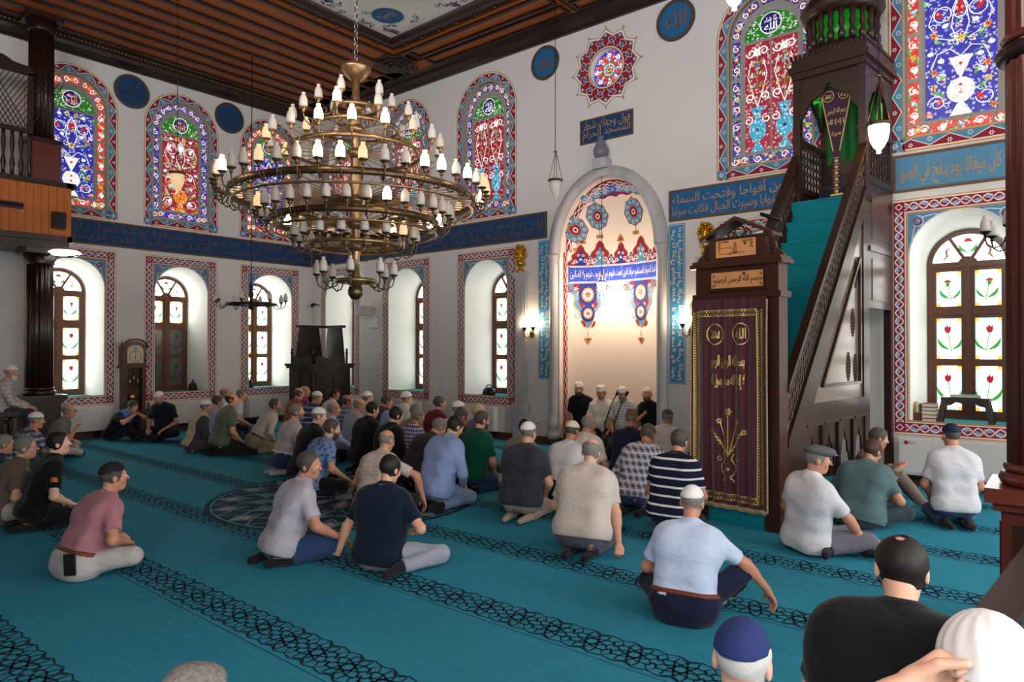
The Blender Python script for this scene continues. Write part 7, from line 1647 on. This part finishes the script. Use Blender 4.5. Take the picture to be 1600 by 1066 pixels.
person('man in a maroon shirt with dark grey hair before the far wall', 686, 619, 'kneel', -6, C((104, 22, 48)), DGRY, ('short', HDARK), skin=1, head=(-12, 0, 0), sleeve='long')
person('man in a dark grey suit bowing his head', 692, 655, 'kneel', -2, C((50, 46, 48)), BLK, ('short', HGREY), skin=1, sleeve='long', jacket=True, lean=24, curve=22, head=(-12, 34, 0), bulk=1.1, collar=(220, 220, 222))
person('man in a white embroidered cap and white lace shirt by the far window', 716, 626, 'kneel', -6, C((214, 210, 210)), DGRY, ('under', HGREY), CAPW, skin=1, head=(-10, 2, 0))
person('curly dark-haired man in a black jacket', 722, 637, 'kneel', -4, C((26, 26, 32)), BLK, ('long', HDARK), skin=1, sleeve='long', lean=12, head=(-14, 8, 0))
person('dark-haired man in a light blue suit jacket', 716, 651, 'kneel', -2, C((136, 158, 204)), C((120, 136, 170)), ('short', HBLACK), skin=0, sleeve='long', jacket=True, lean=14, curve=18, head=(-8, 26, 0), bulk=1.08, collar=(226, 226, 228), scale=1.05)
person('sandy-haired man in a mauve shirt before the air conditioner', 748, 631, 'kneel', -6, C((112, 96, 124)), DGRY, ('short', HBLOND), skin=3, head=(-10, 4, 0))
person('bearded man in a dark green polo', 754, 642, 'kneel', -2, C((14, 84, 66)), JEAN, ('short', HDARK), skin=0, beard=HDARK, bulk=1.14, lean=10, head=(-16, 8, 0), collar=(20, 30, 30), glasses=True)
person('black-haired man in a taupe shirt half hidden by a white cap', 823, 655, 'kneel', 2, C((116, 104, 96)), NVY, ('short', HBLACK), skin=0, sleeve='long', socks=WSOCK, bulk=1.06, head=(-6, 14, 0), scale=.95)
person('bald man in a cream textured T-shirt on the medallion', 606, 672, 'cross', 14, pattern('print_cream', (198, 186, 176), [(170, 156, 148)], 'blotch', .03, .55), C((40, 36, 38)), ('under', HGREY), skin=1, lean=14, curve=16, head=(-4, 14, 0), wr=((-.16, .3, .25), (.46, .30, .20)), pole=(V3(-.8, -.5, -.6), V3(.8, .2, .5)), hands=('relaxed', 'drop'), socks=C((170, 160, 160)), collar=False, pel=(0, 0, .16))
person('kneeling man in a dark grey T-shirt and white skullcap', 826, 658, 'kneel', 12, C((54, 58, 66)), C((164, 152, 138)), ('under', HGREY), CAPW, skin=0, bulk=1.16, near=True, lean=8, head=(-4, 6, 0), socks=C((160, 148, 134)))
person('man in a white shirt and cream cap', 896, 657, 'kneel', 4, WHT, NVY, ('under', HDARK), CAPC, skin=2, lean=12, head=(-4, 16, 0), bulk=1.06, tucked=True, scale=.97)
person('grey-haired man in an off-white shirt before the mihrab', 921, 648, 'kneel', 6, C((208, 200, 188)), DGRY, ('fringe', HGREY), skin=2, lean=14, head=(-6, 14, 0), bulk=1.08)
person('balding man in a beige shirt and grey trousers with a hand on his hip', 925, 686, 'kneel', 14, C((198, 188, 178)), C((98, 92, 104)), ('fringe', HGREY), skin=0, bulk=1.26, near=True, lean=14, curve=16, head=(2, 16, 0), wr=((-.16, .27, .25), (.32, .05, .14)), pole=(V3(-.8, -.5, -.6), V3(1, -.3, 0)), hands=('relaxed', 'fist'))
person('man in a navy shirt and brown cap before the microphones', 988, 640, 'kneel', 8, C((26, 34, 56)), C((30, 34, 46)), ('under', HGREY), CAPBR, skin=2, sleeve='long', lean=14, head=(0, 14, 0), capkind='tall', socks=WSOCK)
person('man in a grey plaid shirt bowing his head', 1016, 664, 'kneel', 6, pattern('plaid_grey', (150, 150, 166), [(66, 66, 82), (206, 206, 214)], per=.075, w=.24), JEAN, ('short', HDARK), skin=2, lean=18, curve=22, head=(-4, 30, 0), bulk=1.1, sleeve='long')
person('man in a white striped shirt and dark grey cap near the tile panel', 1044, 639, 'kneel', 6, pattern('stripe_white', (216, 212, 208), [(186, 182, 180)], 'vstripe', .035, .3), DGRY, ('under', HGREY), CAPGR, skin=2, lean=14, head=(-2, 16, 0), sleeve='long', scale=.96)
person('grey-haired man in a navy and white striped polo by the curtain', 1062, 671, 'kneel', 4, pattern('stripe_navy', (26, 32, 54), [(224, 226, 230)], 'hstripe', .085, .22), NVY, ('short', HDARK), skin=1, bulk=1.14, lean=10, head=(0, 12, 0), collar=(20, 24, 40))
# ---- right
person('man in a white shirt and grey flat cap leaning against the minbar', 1278, 694, 'side', -30, WHT, C((104, 104, 116)), ('under', HGREY), CAPG, skin=1, near=True, capkind='flat', lean=-6, curve=12, side=7, head=(-30, 6, 0), bulk=1.08, wr=((-.16, .22, .25), (.30, .34, .11)), legs=(((.02, .42, .12), (.34, .30, .06), (.46, .34, .05)), ((.34, .34, .14), (.20, .02, .07), (.30, -.10, .06))), pole=(V3(-.8, -.5, -.6), V3(.7, -.3, .5)), hands=('relaxed', 'flat'), scale=1.04)
person('man in a grey-green shirt with cropped brown hair beside the minbar arches', 1366, 688, 'cross', -10, C((82, 108, 110)), C((52, 64, 72)), ('short', HBROWN), skin=1, bulk=1.22, near=True, lean=16, curve=20, head=(-10, 22, 0), sleeve='short')
person('man in a cardigan and khaki trousers sitting with knees up in white socks', 1375, 669, 'knee_up', -70, pattern('cardigan', (160, 152, 140), [(104, 96, 84)], 'hstripe', .13, .4), C((136, 122, 110)), ('short', HDARK), skin=1, sleeve='long', socks=WSOCK, lean=8, head=(10, 12, 0), legs=(((-.12, .34, .40), (-.10, .62, .07), (-.08, .78, .05)), ((.12, .36, .42), (.10, .64, .07), (.10, .80, .05))), wr=((-.12, .36, .46), (.14, .38, .48)))
person('kneeling man in a white polo and navy skullcap before the right air conditioner', 1486, 661, 'kneel', 22, C((208, 209, 214)), C((50, 72, 108)), ('under', HDARK), CAPN, skin=1, bulk=1.0, lean=4, curve=8, head=(10, 4, 0))
# ---- in the mihrab, facing the rows
MZ = .12
person('man in a black polo and white cap, leftmost in the mihrab', 908, 602, 'kneel', 190, C((24, 24, 30)), BLK, None, CAPW, skin=1, beard=HDARK, base_z=MZ, at=(-7.12, 10.78), capkind='tall', head=(0, 14, 0), group='men in the mihrab', pel=(0, 0, .30))
person('imam in a white robe and white turban cap behind the microphones', 946, 612, 'kneel', 200, C((232, 228, 220)), C((40, 36, 36)), None, CAPW, skin=2, beard=None, base_z=MZ, at=(-6.62, 10.70), capkind='imam', sleeve='long', head=(0, 16, 0), group='men in the mihrab', vest=C((236, 230, 214)))
person('man in a checked shirt and white cap right of the imam', 981, 611, 'kneel', 195, pattern('check_white', (220, 218, 220), [(136, 136, 156)], 'plaid', .05, .2), DGRY, None, CAPW, skin=2, beard=HGREY, base_z=MZ, at=(-6.17, 10.72), capkind='tall', head=(0, 18, 0), group='men in the mihrab')
person('man in a black T-shirt and white cap, hand on chest, in the mihrab', 1014, 613, 'kneel', 170, C((24, 24, 28)), BLK, None, CAPW, skin=1, beard=HDARK, base_z=MZ, at=(-5.68, 10.80), head=(30, 2, 0), group='men in the mihrab', wr=((-.14, .27, .3), (.02, .2, .58)), pole=(V3(-.8, -.5, -.6), V3(1, .1, -.8)), hands=('relaxed', 'fist'), palm=(None, (0, -1, 0)))
